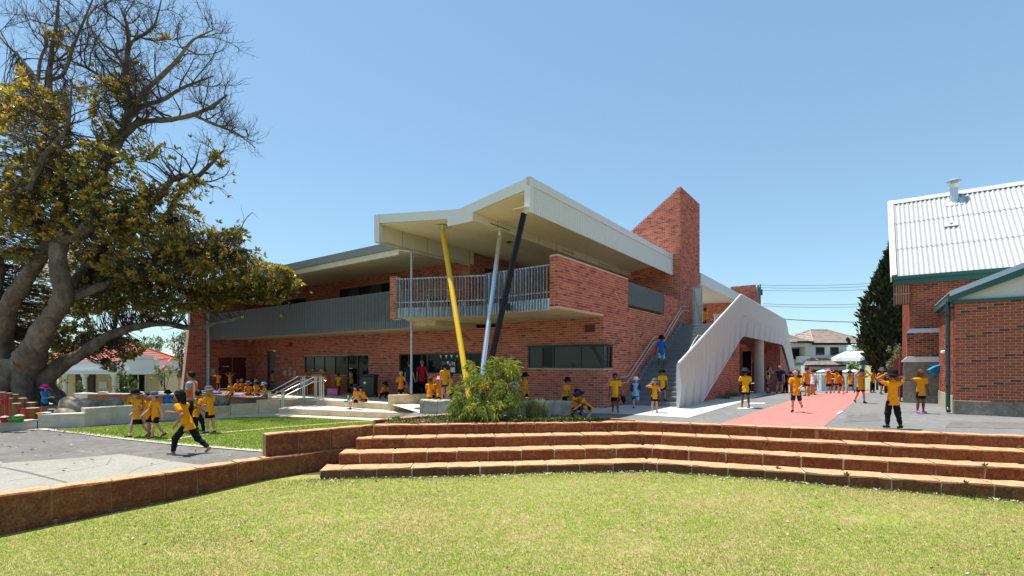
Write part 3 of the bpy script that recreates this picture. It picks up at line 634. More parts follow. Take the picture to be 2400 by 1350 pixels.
# screen panels: outline in (t, z) of the plane s = -2.2
def top_z(t): return np.interp(t, [1.5, 11.98, 29.0, 36.5], [1.58, 5.22, 5.12, .1])
def bot_z(t): return np.interp(t, [1.5, 4.45, 12.3, 27.6, 34.8, 36.5], [-.02, -.02, 3.08, 3.05, -.4, -.4])
def mid_z(t): return (top_z(t) * .52 + bot_z(t) * .48)
cuts_t = [1.5, 2.5, 3.5, 4.45] + list(np.linspace(5.7, 11.98, 6)) + list(np.linspace(13.9, 27.3, 8)) + [29.0, 31.0, 33.2, 35.5]
def ptz(t, z, off): return B(t, -2.2 - off, z)
def tri(P, m, name='screen_panel', th=.025):
    part(MB().prism(P, U_ * th), name, m, stair)
for i, (a, b) in enumerate(zip(cuts_t, cuts_t[1:])):
    ta, tb, ma, mb_, ba, bb = top_z(a), top_z(b), mid_z(a), mid_z(b), bot_z(a), bot_z(b)
    c = (a + b) / 2; mc, bc = mid_z(c), bot_z(c)
    for u0, u1 in ((a, c), (c, b)):
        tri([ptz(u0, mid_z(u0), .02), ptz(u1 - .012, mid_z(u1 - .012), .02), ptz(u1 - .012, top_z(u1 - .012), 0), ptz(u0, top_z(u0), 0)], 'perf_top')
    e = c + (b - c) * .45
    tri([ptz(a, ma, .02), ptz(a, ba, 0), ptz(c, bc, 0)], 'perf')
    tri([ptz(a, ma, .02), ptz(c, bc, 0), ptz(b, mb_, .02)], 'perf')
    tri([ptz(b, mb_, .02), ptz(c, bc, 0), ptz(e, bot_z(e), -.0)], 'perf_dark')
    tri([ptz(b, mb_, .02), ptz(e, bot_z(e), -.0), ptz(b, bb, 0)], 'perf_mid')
part(MB().tube([ptz(t, top_z(t) + .02, -.02) for t in (1.5, 11.98, 29.0, 36.5)], .045, 6), 'capping_rail', 'white_steel', stair)
part(MB().prism([B(1.49, -2.12, -.02), B(1.49, -2.12, 1.58), B(1.49, -2.2, 1.58), B(1.49, -2.3, .8), B(1.49, -2.2, -.02)], V_ * .02), 'end_plate', 'white_steel', stair)
part(MB().bar(B(4.4, -2.19, 0.02), B(12.3, -2.19, 3.1), .08, .05), 'edge_trim', 'white_steel', stair)
cc = B(19.2, -1.85); cc[2] = plaza_z(cc[1]) - .05
part(MB().lathe([(.3, 0), (.3, 3.13 - cc[2])], cc, 24), 'column', 'concrete', stair, smooth=40)
g_ = MB(); gc = B(9.86, -.35, 3.52)
for a, b in (((0, 0), (0, 2.0)), ((.42, 0), (.42, 2.0)), ((0, 0), (.42, 0)), ((0, 1.0), (.42, 1.0)), ((0, 2.0), (.42, 2.0)), ((.42, 0), (0, 2.0))):
    g_.bar(gc + n_r * a[0] + Z_ * a[1], gc + n_r * b[0] + Z_ * b[1], .05, .05, up=V_)
gate = thing('stair_gate', gc, 'pale metal gate standing open at the head of the grey stairs', 'gate')
part(g_, 'gate_frame', 'galv', gate); part(MB().obox(gc + n_r * .21 + Z_ * 1.0 - n_l * .01, n_r * .18, V_ * .006, Z_ * .95), 'mesh_panel', 'pale_grey', gate)
part(MB().obox(gc - V_ * .08 + n_r * .03 + Z_ * 1.0, n_r * .03, V_ * .03, Z_ * 1.0), 'hinge_post', 'galv', gate)
# ------------------------------------------------------------------ ground sheets
def sheet(name, P, m, zs=None, kind='structure'):
    P = np.array([p if len(p) == 3 else (*p, 0) for p in P], float)
    if zs is not None: P[:, 2] = zs
    nv = sum(np.cross(P[i], P[(i + 1) % len(P)]) for i in range(len(P)))
    if nv[2] < 0: P = P[::-1]
    o = np_obj(name, P, [np.array([range(len(P))])], M[m]); o['kind'] = kind; return o
def lawn_z(X, Y): return -0.945 - 0.052 * np.maximum(0, 11.0 - Y) + .012 * np.sin(X * 1.3 + .5) * np.cos(Y * 1.1)
gz = -2.35
sheet('ground', [(-900, -60, gz), (900, -60, gz), (900, 1500, gz), (-900, 1500, gz)], 'ground')
# amphitheatre lawn
nx, ny = 60, 40; X, Y = np.meshgrid(np.linspace(-14, 24, nx), np.linspace(-6, 13.2, ny)); G = np.stack([X, Y, lawn_z(X, Y)], -1).reshape(-1, 3)
k = (np.arange(ny - 1)[:, None] * nx + np.arange(nx - 1)).ravel()
o = np_obj('lawn', G, [np.stack([k, k + 1, k + 1 + nx, k + nx], 1)], M['lawn_soil'], smooth=True); o['kind'] = 'structure'
# plaza, apron, pink path
wallTop = [np.array([-3.54, 12.67]), np.array([3.36, 13.45]), np.array([15.0, 9.36])]
plz = [(-3.5, 12.95), (3.3, 13.6), (15.0, 9.6), (70, 9.6), (70, 26), (4.5, 26), (4.5, 18.5), (2.9, 17.5), (-3.2, 16.2)]
sheet('plaza', plz, 'asphalt', 0.0)
sheet('plaza', [(4.5, 26, 0), (70, 26, 0), (95, 62, plaza_z(62)), (4.5, 62, plaza_z(62))], 'asphalt')
def along(p, d, L, n=8): return [np.asarray(p) + np.asarray(d) * L * i / n for i in range(n + 1)]
def strip(name, p0, p1, d, L, m, lift):
    V = []; n = 14
    for i in range(n + 1):
        for p in (p0, p1):
            q = np.array(p, float)[:2] + np.array(d)[:2] * L * i / n; V.append((q[0], q[1], plaza_z(q[1]) + lift))
    o = np_obj(name, np.array(V), [np.array([(2 * i, 2 * i + 1, 2 * i + 3, 2 * i + 2) for i in range(n)])], M[m]); o['kind'] = 'structure'; return o
pd = np.array([.618, .786])
# pink path starts at the back of the stepped wall
def onwall(p):
    a, b = np.array([3.36, 13.75]), np.array([15.0, 9.66]); e = b - a
    Mx = np.array([[pd[0], -e[0]], [pd[1], -e[1]]]); s_ = np.linalg.solve(Mx, a - p[:2]); return p[:2] + pd * s_[0]
pl, pr = onwall(np.array([5.56, 13.16])), onwall(np.array([7.70, 12.29]))
V = []; n = 16
for i in range(n + 1):
    f = i / n
    for p in (pl, pr):
        e = p + pd * ((40.0 - p[1]) / pd[1]) * f; V.append((e[0], e[1], plaza_z(e[1]) + .006))
o = np_obj('pink_path', np.array(V), [np.array([(2 * i, 2 * i + 1, 2 * i + 3, 2 * i + 2) for i in range(n)])], M['pink']); o['kind'] = 'structure'
c1 = gp(1613, 980); c0 = gp(1300, 966)
sheet('apron_paving', [c0, gp(1463, 971.5), c1, c1 + V_ * 13.6, B(12, -.2), B(.5, .1), B(-.3, .3)], 'apron', .010)
e1 = c1 + V_ * 13.6
V = []
for i in range(9):
    q = e1 + V_ * 22 * i / 8
    for w in (0, 1):
        r_ = q - w * n_r * 2.4; V.append((r_[0], r_[1], plaza_z(r_[1]) + .010))
o = np_obj('apron_paving', np.array(V), [np.array([(2 * i, 2 * i + 1, 2 * i + 3, 2 * i + 2) for i in range(8)])], M['apron']); o['kind'] = 'structure'
sheet('building_pad', [B(.3, .3), B(30, .3), B(30, 26), B(.3, 26)], 'concrete', -.03)
V = []
for t in np.linspace(11.8, 27.4, 8):
    for s in (-2.3, 1.2):
        q = B(t, s); V.append((q[0], q[1], plaza_z(q[1]) + .016))
o = np_obj('undercroft_floor', np.array(V), [np.array([(2 * i, 2 * i + 1, 2 * i + 3, 2 * i + 2) for i in range(7)])], M['step_grey']); o['kind'] = 'structure'
for a, b, c, d in (((1727, 957), (1762, 955), (1768, 958), (1731, 960)), ((1756, 945), (1792, 945), (1794, 947), (1757, 948)), ((1960, 970), (1972, 964), (1976, 965), (1965, 971))):
    sheet('painted_marking', [gp(*a), gp(*b), gp(*c), gp(*d)], 'white_line', .014 if a[0] < 1900 else .014)
# lower yard on the left, 0.5 m down
ZY = -.5
yard = [(-10.2, 5.0), (-8.15, 8.0), (-6.6, 9.5), (-5.5, 11.1), (-3.45, 12.8), (-2.9, 16.1), (-4.7, 19.4), (-9.6, 22.7), (-12.6, 23.4), (-18, 23), (-60, 22), (-60, 5)]
sheet('garden_ground', [(-70, 20, 0), (-9, 20, 0), (-12, 34, 0), (-70, 34, 0)], 'sand', -.86)
sheet('lower_yard', yard, 'asphalt_new', ZY)
old = [gp(-300, 1098, ZY), gp(0, 1086, ZY), gp(150, 1076, ZY), gp(282, 1064.5, ZY), gp(455, 1088, ZY), gp(500, 1092, ZY), (-6.6, 9.46, 0), (-8.15, 7.95, 0), (-10.2, 5.0, 0), (-14, 5.0, 0)]
sheet('old_paving', old, 'old_seal', ZY + .004)
sheet('crack_seal', [gp(0, 1094, ZY), gp(60, 1105, ZY), gp(160, 1131, ZY), gp(154, 1132.5, ZY), (gp(58, 1108, ZY)), gp(0, 1096.5, ZY)], 'asphalt_new', ZY + .008)
lawn2 = [gp(112, 1009, ZY), gp(305, 1031, ZY), gp(430, 1044, ZY), gp(610, 1058, ZY), (-5.35, 11.3, 0), (-3.6, 12.9, 0), gp(975, 989, ZY), gp(655, 977, ZY), gp(560, 977, ZY), gp(330, 995, ZY)]
sheet('left_lawn', lawn2, 'lawn2', ZY + .012)
def bandstrip(name, pts, w, m, lift):
    P = np.array([gp(*p, ZY) for p in pts]); V = []
    T = np.gradient(P, axis=0)
    for p, t in zip(P, T):
        nn = nrm(np.array([-t[1], t[0], 0])); V += [p + nn * w / 2 + Z_ * lift, p - nn * w / 2 + Z_ * lift]
    o = np_obj(name, np.array(V), [np.array([(2 * i, 2 * i + 1, 2 * i + 3, 2 * i + 2) for i in range(len(P) - 1)])], M[m]); o['kind'] = 'structure'
bandstrip('kerb_strip', [(95, 1006), (200, 1017), (305, 1030), (430, 1043), (530, 1051), (622, 1058.5)], .22, 'limestone_grey', .020)
bandstrip('kerb_strip', [(-60, 1009), (30, 1007), (98, 1006)], .5, 'concrete', .016)
bandstrip('paving_strip', [(395, 1033), (480, 1019), (600, 1008), (720, 998), (820, 991), (900, 986)], .2, 'limestone', .024)
sheet('paving', [gp(480, 984, ZY), gp(560, 979, ZY), gp(655, 977, ZY), gp(820, 984, ZY), gp(975, 991, ZY), gp(1060, 985, ZY), gp(980, 975, ZY), gp(650, 960, ZY), gp(480, 970, ZY)], 'concrete', ZY + .020)
# terrace and deck level with the building floor
ter = [(-4.9, 19.62), (-9.72, 22.55), (-11.05, 22.1), (-15.3, 25.4), (-19.4, 29.6), tuple(B(.25, 25.5)[:2]), tuple(B(.25, .1)[:2]), (2.95, 17.5), (-3.0, 16.0)]
sheet('terrace_paving', ter, 'concrete', .008)
dk = [(-11.05, 22.1), (-15.3, 25.4), (-19.4, 29.6), tuple(B(-.05, 25.3)[:2]), tuple(B(-.05, 20)[:2])]
sheet('deck_floor', dk, 'deck', .014)
sheet('soil_bed', [gp(876, 994), gp(1085, 973), (-1.5, 15.25, 0), (1.3, 15.1, 0), gp(1312, 977), gp(1480, 988), (3.2, 13.6, 0), (-3.4, 12.95, 0)], 'soil', .008)
sheet('sandpit_sand', [(-40, 14.6), (-15.6, 15.2), (-14.5, 16.9), (-13.2, 18.1), (-11.8, 19.9), (-10.4, 21.3), (-11.4, 22.1), (-18, 22.2), (-40, 21.6)], 'sand', -.22)
# car park / street beyond
sheet('street', [(24, 52, plaza_z(52) + .02), (120, 52, plaza_z(52) + .02), (140, 58, plaza_z(58) + .02), (24, 58, plaza_z(58) + .02)], 'asphalt_new')

# ------------------------------------------------------------------ laterite stepped wall
def chamfer_block(O, d, n, L, D, H, jit=.0075, ch=.016, tone=.5):
    """O: front lower left corner, d along, n outward (front), D depth backwards, H height"""
    mb = MB(); mb.ct = tone
    def j(): return RNG.normal(0, jit, 3) * np.array([1, 1, .7])
    g = []
    nseg = 3
    for i in range(nseg + 1):
        f = i / nseg; x = ch * .5 + (L - ch) * f
        e = ch if 0 < i < nseg else ch * 1.3
        ring = [O + d * x + Z_ * 0 - n * .0, O + d * x + Z_ * (H - e * (1 + RNG.random() * .9)) + n * 0, O + d * x + Z_ * H - n * e * (1.2 + RNG.random()), O + d * x + Z_ * H - n * D, O + d * x - n * D]
        g.append([q + j() * np.array([1, 1, 1]) for q in ring])
    V = [q for r in g for q in r]; Fc = []; m = []
    for i in range(nseg):
        for a in range(4):
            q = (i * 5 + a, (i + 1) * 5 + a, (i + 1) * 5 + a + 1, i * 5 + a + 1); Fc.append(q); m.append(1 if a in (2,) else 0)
    Fc += [(4, 3, 2, 1, 0), tuple(nseg * 5 + i for i in range(5))]; m += [0, 0]
    b = mb.n; mb.v.append(np.array(V)); mb.n += len(V)
    flip = np.dot(np.cross(d, Z_), n) < 0
    for f, mm in zip(Fc, m): mb.f.append(list(f[::-1]) if flip else list(f)); mb.t.append(tone); mb.m.append(mm)
    return mb
def run_blocks(parent, p0, p1, ztop, H, D, length, phase=0.0, gap=.014, first=None, mort='lat_mortar', bm='laterite'):
    p0 = np.array([*p0[:2], 0.]); p1 = np.array([*p1[:2], 0.]); L = np.linalg.norm(p1 - p0); d = (p1 - p0) / L; n = np.array([d[1], -d[0], 0])
    core = MB().prism([p0 + Z_ * (ztop - H) - n * .018, p1 + Z_ * (ztop - H) - n * .018, p1 + Z_ * (ztop - .012) - n * .018, p0 + Z_ * (ztop - .012) - n * .018], -n * (D - .03))
    core.build('mortar', M[mort], parent)
    a = -phase
    while a < L:
        ln = length * (1 + RNG.uniform(-.07, .07)); x0, x1 = max(a, 0), min(a + ln - gap, L)
        if x1 - x0 > .08:
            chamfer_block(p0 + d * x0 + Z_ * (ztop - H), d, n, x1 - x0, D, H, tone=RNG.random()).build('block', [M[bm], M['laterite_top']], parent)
        a += ln
def lineX(p, d, q, e):
    s_ = np.linalg.solve(np.array([[d[0], -e[0]], [d[1], -e[1]]]), np.array(q) - np.array(p)); return np.array(p) + np.array(d) * s_[0]
pA, pB, pC = wallTop
sl0 = np.array([-5.51, 11.08]); sld = nrm(np.array([*(pA - sl0), 0]))[:2]
steps = thing('stepped_retaining_wall', (1, 12.3, -1), 'four tier laterite block seating steps around the front lawn', 'steps')
dl = nrm(np.array([*(pB - pA), 0]))[:2]; dr = nrm(np.array([*(pC - pB), 0]))[:2]
nl, nr_ = np.array([dl[1], -dl[0]]), np.array([dr[1], -dr[0]])
TD = .575
for kk in range(4):
    o_ = TD * kk; qa = lineX(sl0 + np.array([sld[1], -sld[0]]) * -.05, sld, pA + nl * o_, dl); qb = lineX(pA + nl * o_, dl, pB + nr_ * o_, dr); qc = pC + nr_ * o_ + dr * (1.0 * kk)
    qa = pA if kk == 0 else np.array([(-3.81, 12.26), (-4.01, 11.66), (-4.22, 11.06)][kk - 1]); qa = lineX(qa, (0, 1), pA + nl * o_, dl) if kk else qa
    D = .34 if kk == 0 else TD + .05
    H = .25 if kk < 3 else .32
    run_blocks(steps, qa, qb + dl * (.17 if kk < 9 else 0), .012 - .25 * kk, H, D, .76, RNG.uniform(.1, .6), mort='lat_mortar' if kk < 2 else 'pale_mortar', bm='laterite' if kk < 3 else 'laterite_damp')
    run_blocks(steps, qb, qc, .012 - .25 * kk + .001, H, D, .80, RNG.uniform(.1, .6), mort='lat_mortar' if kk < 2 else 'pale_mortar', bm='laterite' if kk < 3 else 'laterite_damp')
MB().prism(flat([(-5.3, 11.25), (-4.15, 11.3), (-3.7, 12.7)], -1.0), Z_ * .07).build('footing', M['soil'], steps)
lw = thing('retaining_wall', (-6.5, 9.6, -1.1), 'rust coloured laterite block wall rising beside the lower left yard', 'wall')
s1 = sl0; nsl = np.array([sld[1], -sld[0]])
run_blocks(lw, s1, pA - dl * .0, .013, .25 + .25, .32, .76, .05)
P3 = [(-10.3, 4.6), (-8.1, 7.83), (-6.57, 9.38), (-5.45, 10.84), tuple(sl0 + sld * .12), tuple(sl0 + sld * 3.4)]
for i, (a, b) in enumerate(zip(P3, P3[1:])):
    if i == 3: continue
    a_ = P3[3] if i == 4 else a
    run_blocks(lw, a_, b, -.488 if i < 4 else -.489, .5, .34, .78, RNG.uniform(0, .5))
    nn = nrm(np.array([b[1] - a_[1], -(b[0] - a_[0]), 0]))[:2] * .03
    run_blocks(lw, np.array(a_) + nn, np.array(b) + nn, -.992, .25, .36, .9, RNG.uniform(0, .5))
ed = thing('garden_edging', (-1, 15, 0), 'low laterite kerb around the triangular planting bed', 'kerb')
for a, b in (((880, 991), (1085, 973)), ((1312, 977), (1486, 988.5))):
    p, q = gp(*a), gp(*b)
    run_blocks(ed, p, q, .075 if a[0] < 1000 else .05, .12, .11, .8, .2)

# ------------------------------------------------------------------ limestone walls and terrace steps
def lime_wall(parent, pts, heights, th, zb, m='limestone_grey', name='block', gap=.006, ch=.012):
    """blocks of one course between successive plan points, each its own height"""
    for (a, b, h) in zip(pts, pts[1:], heights):
        a = np.array([*a[:2], zb]); b = np.array([*b[:2], zb]); d = nrm(b - a); n = np.array([d[1], -d[0], 0]); L = np.linalg.norm(b - a)
        m_ = MB().prism([a + d * gap, b - d * gap, b - d * gap + Z_ * h, a + d * gap + Z_ * h], -n * th)
        m_.build(name, M[m], parent, bevel=ch)
cw = thing('sandpit_wall', (-13.5, 17.5, ZY), 'curved grey limestone block wall around the sandpit', 'wall')
cp = [(-19.0, 14.2), (-17.4, 14.45), gp(0, 1013, ZY)[:2] * 1.0, gp(88, 1005.5, ZY)[:2], gp(200, 1001, ZY)[:2], gp(330, 990, ZY)[:2], gp(420, 983.5, ZY)[:2], gp(487, 979, ZY)[:2], gp(540, 975, ZY)[:2], gp(606, 971.5, ZY)[:2], gp(657, 968.5, ZY)[:2]]
lime_wall(cw, cp[:4], [.30, .30, .30], .42, ZY)
lime_wall(cw, cp[3:7], [.46, .62, .60], .42, ZY)
lime_wall(cw, cp[6:], [.42, .40, .45, .58], .42, ZY, m='limestone')
st = thing('terrace_steps', (-6.5, 20, ZY), 'two broad pale terrace steps with limestone risers before the building', 'steps')
def riser(p, q, z0, z1, cap, depth, bl=.36):
    p = np.array([*p[:2], 0.]); q = np.array([*q[:2], 0.]); d = nrm(q - p); n = np.array([d[1], -d[0], 0]); L = np.linalg.norm(q - p)
    a = 0
    while a < L:
        b = min(a + bl * RNG.uniform(.8, 1.3), L)
        MB().prism([p + d * (a + .004) + Z_ * z0, p + d * (b - .004) + Z_ * z0, p + d * (b - .004) + Z_ * (z1 - cap), p + d * (a + .004) + Z_ * (z1 - cap)], -n * .2).build('riser_block', M['limestone'], st, bevel=.006)
        a = b
    MB().prism([p + n * .03 + Z_ * (z1 - cap + .002), q + n * .03 + Z_ * (z1 - cap + .002), q + n * .03 + Z_ * z1, p + n * .03 + Z_ * z1], -n * depth).build('tread_slab', M['concrete'], st, bevel=.012)
a0, a1 = gp(653, 971.5, ZY), gp(979, 985.5, ZY)
riser(a0, a1, ZY, -.235, .09, .5)
sheet('lower_terrace', [a0 + [0.05, .12, 0], a1 + [0, .12, 0], (-3.2, 16.4, 0), (-3.0, 20, 0), (-4.9, 19.7, 0), (-9.7, 22.6, 0), a0 + [-.3, 2.0, 0]], 'concrete', -.242)
riser((-9.75, 22.6), (-4.85, 19.62), -.24, .014, .08, .6)
sw = thing('low_side_wall', (-9.8, 21.2, ZY), 'low limestone wall with sunlit top at the left end of the terrace steps', 'wall')
lime_wall(sw, [gp(640, 966, ZY)[:2] + np.array([.35, .0]), (-9.75, 21.6), (-9.35, 22.5)], [.48, .5], .3, ZY, m='limestone')
seat = thing('seat_wall', (-4.2, 19.8, -.24), 'smooth pale limestone seat wall with a blunt squared end', 'wall')
p = gp(909, 962.5, -.24); q = p + np.array([.26, -.05, 0]); r_ = q + np.array([2.9, 1.55, 0])
MB().prism([p, q, r_, r_ + np.array([-.2, .35, 0])], Z_ * .62).build('block', M['limestone'], seat, bevel=.02)
MB().prism([q + np.array([1.25, .45, .36]), q + np.array([2.6, .5, .36]), q + np.array([2.6, 1.2, .36]), q + np.array([1.25, .66, .36])], Z_ * .14).build('seat_slab', M['concrete'], seat, bevel=.01)
rw = thing('rough_planter_wall', (-.5, 15.6, -.3), 'rough cut limestone block wall behind the planting bed', 'wall')
pts = [(-3.02, 16.5), (-2.95, 15.85), (-1.4, 15.62), (.2, 15.48), (1.62, 15.36), (1.86, 15.52), (1.98, 16.0), (1.99, 16.6)]
for z0, z1 in ((-.42, .0), (.0, .43)):
    for (a, b) in zip(pts, pts[1:]):
        a, b = np.array([*a, 0.]), np.array([*b, 0.]); L = np.linalg.norm(b - a); d = (b - a) / L; n = np.array([d[1], -d[0], 0]); x = -RNG.uniform(0, .3) if L > 1 else 0
        while x < L:
            y = x + RNG.uniform(.28, .52) if L > 1 else L
            u0, u1 = max(x, 0) + .008, min(y, L) - .008
            if u1 - u0 > .05: 
                mb = chamfer_block(a + d * u0 + Z_ * (z0 + .008), d, n, u1 - u0, .4, z1 - z0 - .012, jit=.014, ch=.02); mb.m = [0] * len(mb.m); mb.build('block', M['rough_lime'], rw)
            x = y
    core = MB()
    for (a, b) in zip(pts[1:], pts[2:6]):
        a, b = np.array([*a, 0.]), np.array([*b, 0.]); d = nrm(b - a); n = np.array([d[1], -d[0], 0])
        core.prism([a - n * .03 + Z_ * z0, b - n * .03 + Z_ * z0, b - n * .03 + Z_ * (z1 - .02), a - n * .03 + Z_ * (z1 - .02)], -n * .36)
    core.build('mortar', M['limestone'], rw)
# deck front of upright boards
dkf = thing('timber_deck_edge', (-13, 23.8, ZY), 'brown upright board edge of the raised deck where children sit', 'deck')
p, q = np.array([-10.9, 21.98, 0]), np.array([-15.3, 25.35, 0]); L = np.linalg.norm(q - p); d = (q - p) / L; n = nrm(np.array([-d[1], d[0], 0])); n = n if n[1] < 0 else -n
MB().prism([p + Z_ * -.03 - n * .1, q + Z_ * -.03 - n * .1, q + Z_ * .022 - n * .1, p + Z_ * .022 - n * .1], n * .16).build('edge_board', M['deck'], dkf)
me = None
for i in range(int(L / .11)):
    c = p + d * (i * .11 + .055) + Z_ * -.27
    if me is None:
        b = MB().box((-.05, -.012, -.24), (.05, .012, .24)); me = bpy.data.meshes.new('board'); me.from_pydata(b.v[0].tolist(), [], b.f); me.materials.append(M['deck'])
    o = bpy.data.objects.new('board', me); o.rotation_euler = (0, 0, math.atan2(d[1], d[0])); place(o, c, dkf)
# orange block boundary wall
ow = thing('boundary_wall', (-17.5, 27, -.8), 'orange block boundary wall with white capping in front of the white house', 'wall')
p, q = at(205, 0, 27.5), at(498, 0, 27.0); p[2] = q[2] = 0
L = np.linalg.norm(q - p); d = (q - p) / L; n = np.array([d[1], -d[0], 0])
for k in range(3):
    x = -.3 * (k % 2)
    while x < L:
        y = x + RNG.uniform(.75, 1.15); u0, u1 = max(x, 0) + .008, min(y, L) - .008
        if u1 > u0 + .05:
            z0 = -.12 - .36 * (k + 1) + .006; h = .348
            MB().prism([p + d * u0 + Z_ * z0, p + d * u1 + Z_ * z0, p + d * u1 + Z_ * (z0 + h), p + d * u0 + Z_ * (z0 + h)], -n * .25).build('block', M['orange_wall'], ow)
        x = y
MB().prism([p + Z_ * -.12 + n * .03, q + Z_ * -.12 + n * .03, q + Z_ * -.06 + n * .03, p + Z_ * -.06 + n * .03], -n * .31).build('capping', M['white_paint'], ow)
for px in (238, 322, 375): MB().obox(at(px, 0, 27.3) * [1, 1, 0] + Z_ * -.01 - n * .1, d * .18, n * .14, Z_ * .05).build('cap_block', M['white_paint'], ow)
gpst = thing('gate_post', at(195, 940, 28), 'white rendered gate post between the fig trunk and boundary wall', 'gate post')
c = at(196, 0, 28.2); MB().box((c[0] - .28, c[1] - .25, -1.5), (c[0] + .28, c[1] + .25, -.16)).build('shaft', M['white_paint'], gpst)
MB().box((c[0] - .34, c[1] - .31, -.158), (c[0] + .34, c[1] + .31, -.08)).build('cap', M['white_paint'], gpst)

# ------------------------------------------------------------------ tubular ramp handrails
hr = thing('ramp_handrail', (-9.4, 22, 0), 'twin looped stainless handrails on the terrace ramp', 'handrail')
for (x0, x1, x2, x3, yy, dy, Ya, Yb) in ((614, 640, 697, 764, 0, 0, 21.0, 23.2), (645, 671, 728, 764, 1, 0, 20.8, 22.6)):
    pass
def loop_rail(pts_top, drop, Y0, Y1, name='rail'):
    n_ = len(pts_top); top = [at(px, py, Y0 + (Y1 - Y0) * i / (n_ - 1)) for i, (px, py) in enumerate(pts_top)]
    low = [t_ - Z_ * drop for t_ in top]
    s_ = nrm(top[0] - top[1]) * .12; e_ = nrm(top[-1] - top[-2]) * .10
    ring = top + [top[-1] + e_ - Z_ * drop * .5] + low[::-1] + [top[0] + s_ - Z_ * drop * .5] + [top[0]]
    MB().tube(ring, .024, 10).build(name, M['stainless'], hr, smooth=40)
    return top
t1 = loop_rail([(619, 917), (638, 916), (699, 882), (712, 881), (740, 882)], .2, 21.2, 23.0)
t2 = loop_rail([(649, 918), (668, 917), (736, 883), (752, 882), (762, 884)], .2, 20.6, 22.4)
for q, zb in ((at(632, 917, 21.3), ZY), (at(663, 918, 20.8), -.25), (t1[3], 0), (t1[4], 0), (t2[3], 0), (t2[4] - [.1, 0, 0], 0)):
    for dx in (-.035, .035): MB().box((q[0] + dx - .02, q[1] - .02, zb), (q[0] + dx + .02, q[1] + .02, q[2] - .02)).build('post', M['stainless'], hr)

# joints and repairs in the paving
for i, (a, b) in enumerate((((1500, 964), (1650, 978)), ((1610, 950), (1700, 957)))):
    p, q = gp(*a), gp(*b); d = nrm(q - p); nn = np.array([-d[1], d[0], 0]) * .012
    sheet('paving_joint', [p - nn, q - nn, q + nn, p + nn], 'step_grey', .014)
sheet('asphalt_patch', [gp(1985, 972), gp(2055, 970), gp(2068, 986), gp(1978, 990)], 'asphalt_new', .005)
sheet('asphalt_patch', [gp(2230, 988), gp(2420, 990), gp(2420, 1006), gp(2215, 1002)], 'asphalt_new', .005)
for pts in (((20, 1128), (90, 1118), (170, 1104), (250, 1090), (262, 1072)), ((300, 1110), (330, 1096), (398, 1082))):
    P = [gp(*p, ZY) for p in pts]
    for p, q in zip(P, P[1:]):
        d = nrm(q - p); nn = np.array([-d[1], d[0], 0]) * .008; sheet('paving_crack', [p - nn, q - nn * .6, q + nn * .6, p + nn], 'asphalt_new', ZY + .007)
# ------------------------------------------------------------------ old brick hall on the right
hall = thing('brick_hall', (20, 19, 0), 'old red brick hall under a steep white corrugated roof with green gutter', 'building')
H0 = np.array([15.5, 20.2, 0])          # left end of the gutter line
dH, nH = -U_, -V_                       # along the gutter (to the right, nearer), outward
def Hp(a, r=0, z=0): return H0 + dH * a - nH * r + Z_ * z
bh = Bricks(hall, M['oldbrick'], M['oldmortar'])
W0 = Hp(.62, .55)
bh.wall(W0, dH, nH, holes(0, 9.5, 2.2, 4.95, [(3.42, 4.9, 4.35, 4.92)]) + [(1.35, 9.5, -.02, 2.2)])
bh.wall(Hp(.62, .553), V_, U_, [(0, 6.2, -.02, 4.95)], end=.004)
bh.wall(Hp(.50, .44), dH, nH, [(0, 1.35, 1.85, 2.85)], back=.15)
bh.finish(180)
def hp(mb, name, m, par=hall, **k): return mb.build(name, M[m], par, **k)
ridge_r, ridge_z = 4.16, 9.24
K = 150; V = []
def rib(P00, P01, P10, n, amp, nv):
    V = []; K = n * 4
    for i in range(K + 1):
        o = np.asarray(nv) * (amp * math.sin(math.pi / 2 * i)); f = i / K
        V += [P00 + (P10 - P00) * f + o, P01 + (P10 - P00) * f + o]
    return np.array(V), [np.array([(2 * i, 2 * i + 2, 2 * i + 3, 2 * i + 1) for i in range(K)])]
nR = nrm(np.cross(dH, nrm(-nH * ridge_r + Z_ * (ridge_z - 5.08))));  nR = nR if nR[2] > 0 else -nR
for j, (f0, f1) in enumerate(((0, .34), (.33, .68), (.67, 1.0))):
    e0 = Hp(.0, ridge_r * f0, 5.12 + (ridge_z - 5.12) * f0) + nR * .012 * j; e1 = Hp(.0, ridge_r * f1, 5.12 + (ridge_z - 5.12) * f1) + nR * (.012 * j - .006)
    Vv, Fq = rib(e0, e1, e0 + dH * 9.6, 60, .036, nR); np_obj('roof_sheet', Vv, Fq, M['roof_sheet'], hall)
Vv, Fq = rib(Hp(.9, ridge_r * 2, 5.12), Hp(.9, ridge_r, ridge_z), Hp(9.6, ridge_r * 2, 5.12), 40, .02, nR); np_obj('roof_sheet', Vv, Fq, M['roof_sheet'], hall)
hp(MB().prism([Hp(-.02, -.02, 5.16), Hp(-.02, ridge_r, ridge_z + .05), Hp(.16, ridge_r, ridge_z + .07), Hp(.16, -.02, 5.18)], nR * .05), 'barge_capping', 'roof_sheet')
hp(MB().prism([Hp(-.05, ridge_r - .22, ridge_z - .16), Hp(9.6, ridge_r - .22, ridge_z - .16), Hp(9.6, ridge_r, ridge_z + .06), Hp(-.05, ridge_r, ridge_z + .06)], nR * .03), 'ridge_capping', 'roof_sheet')
hp(MB().prism([Hp(-.04, 0, 4.92), Hp(-.04, ridge_r, ridge_z - .12), Hp(-.04, ridge_r, ridge_z + .06), Hp(-.04, 0, 5.14)], dH * .04), 'barge_board', 'white_paint')
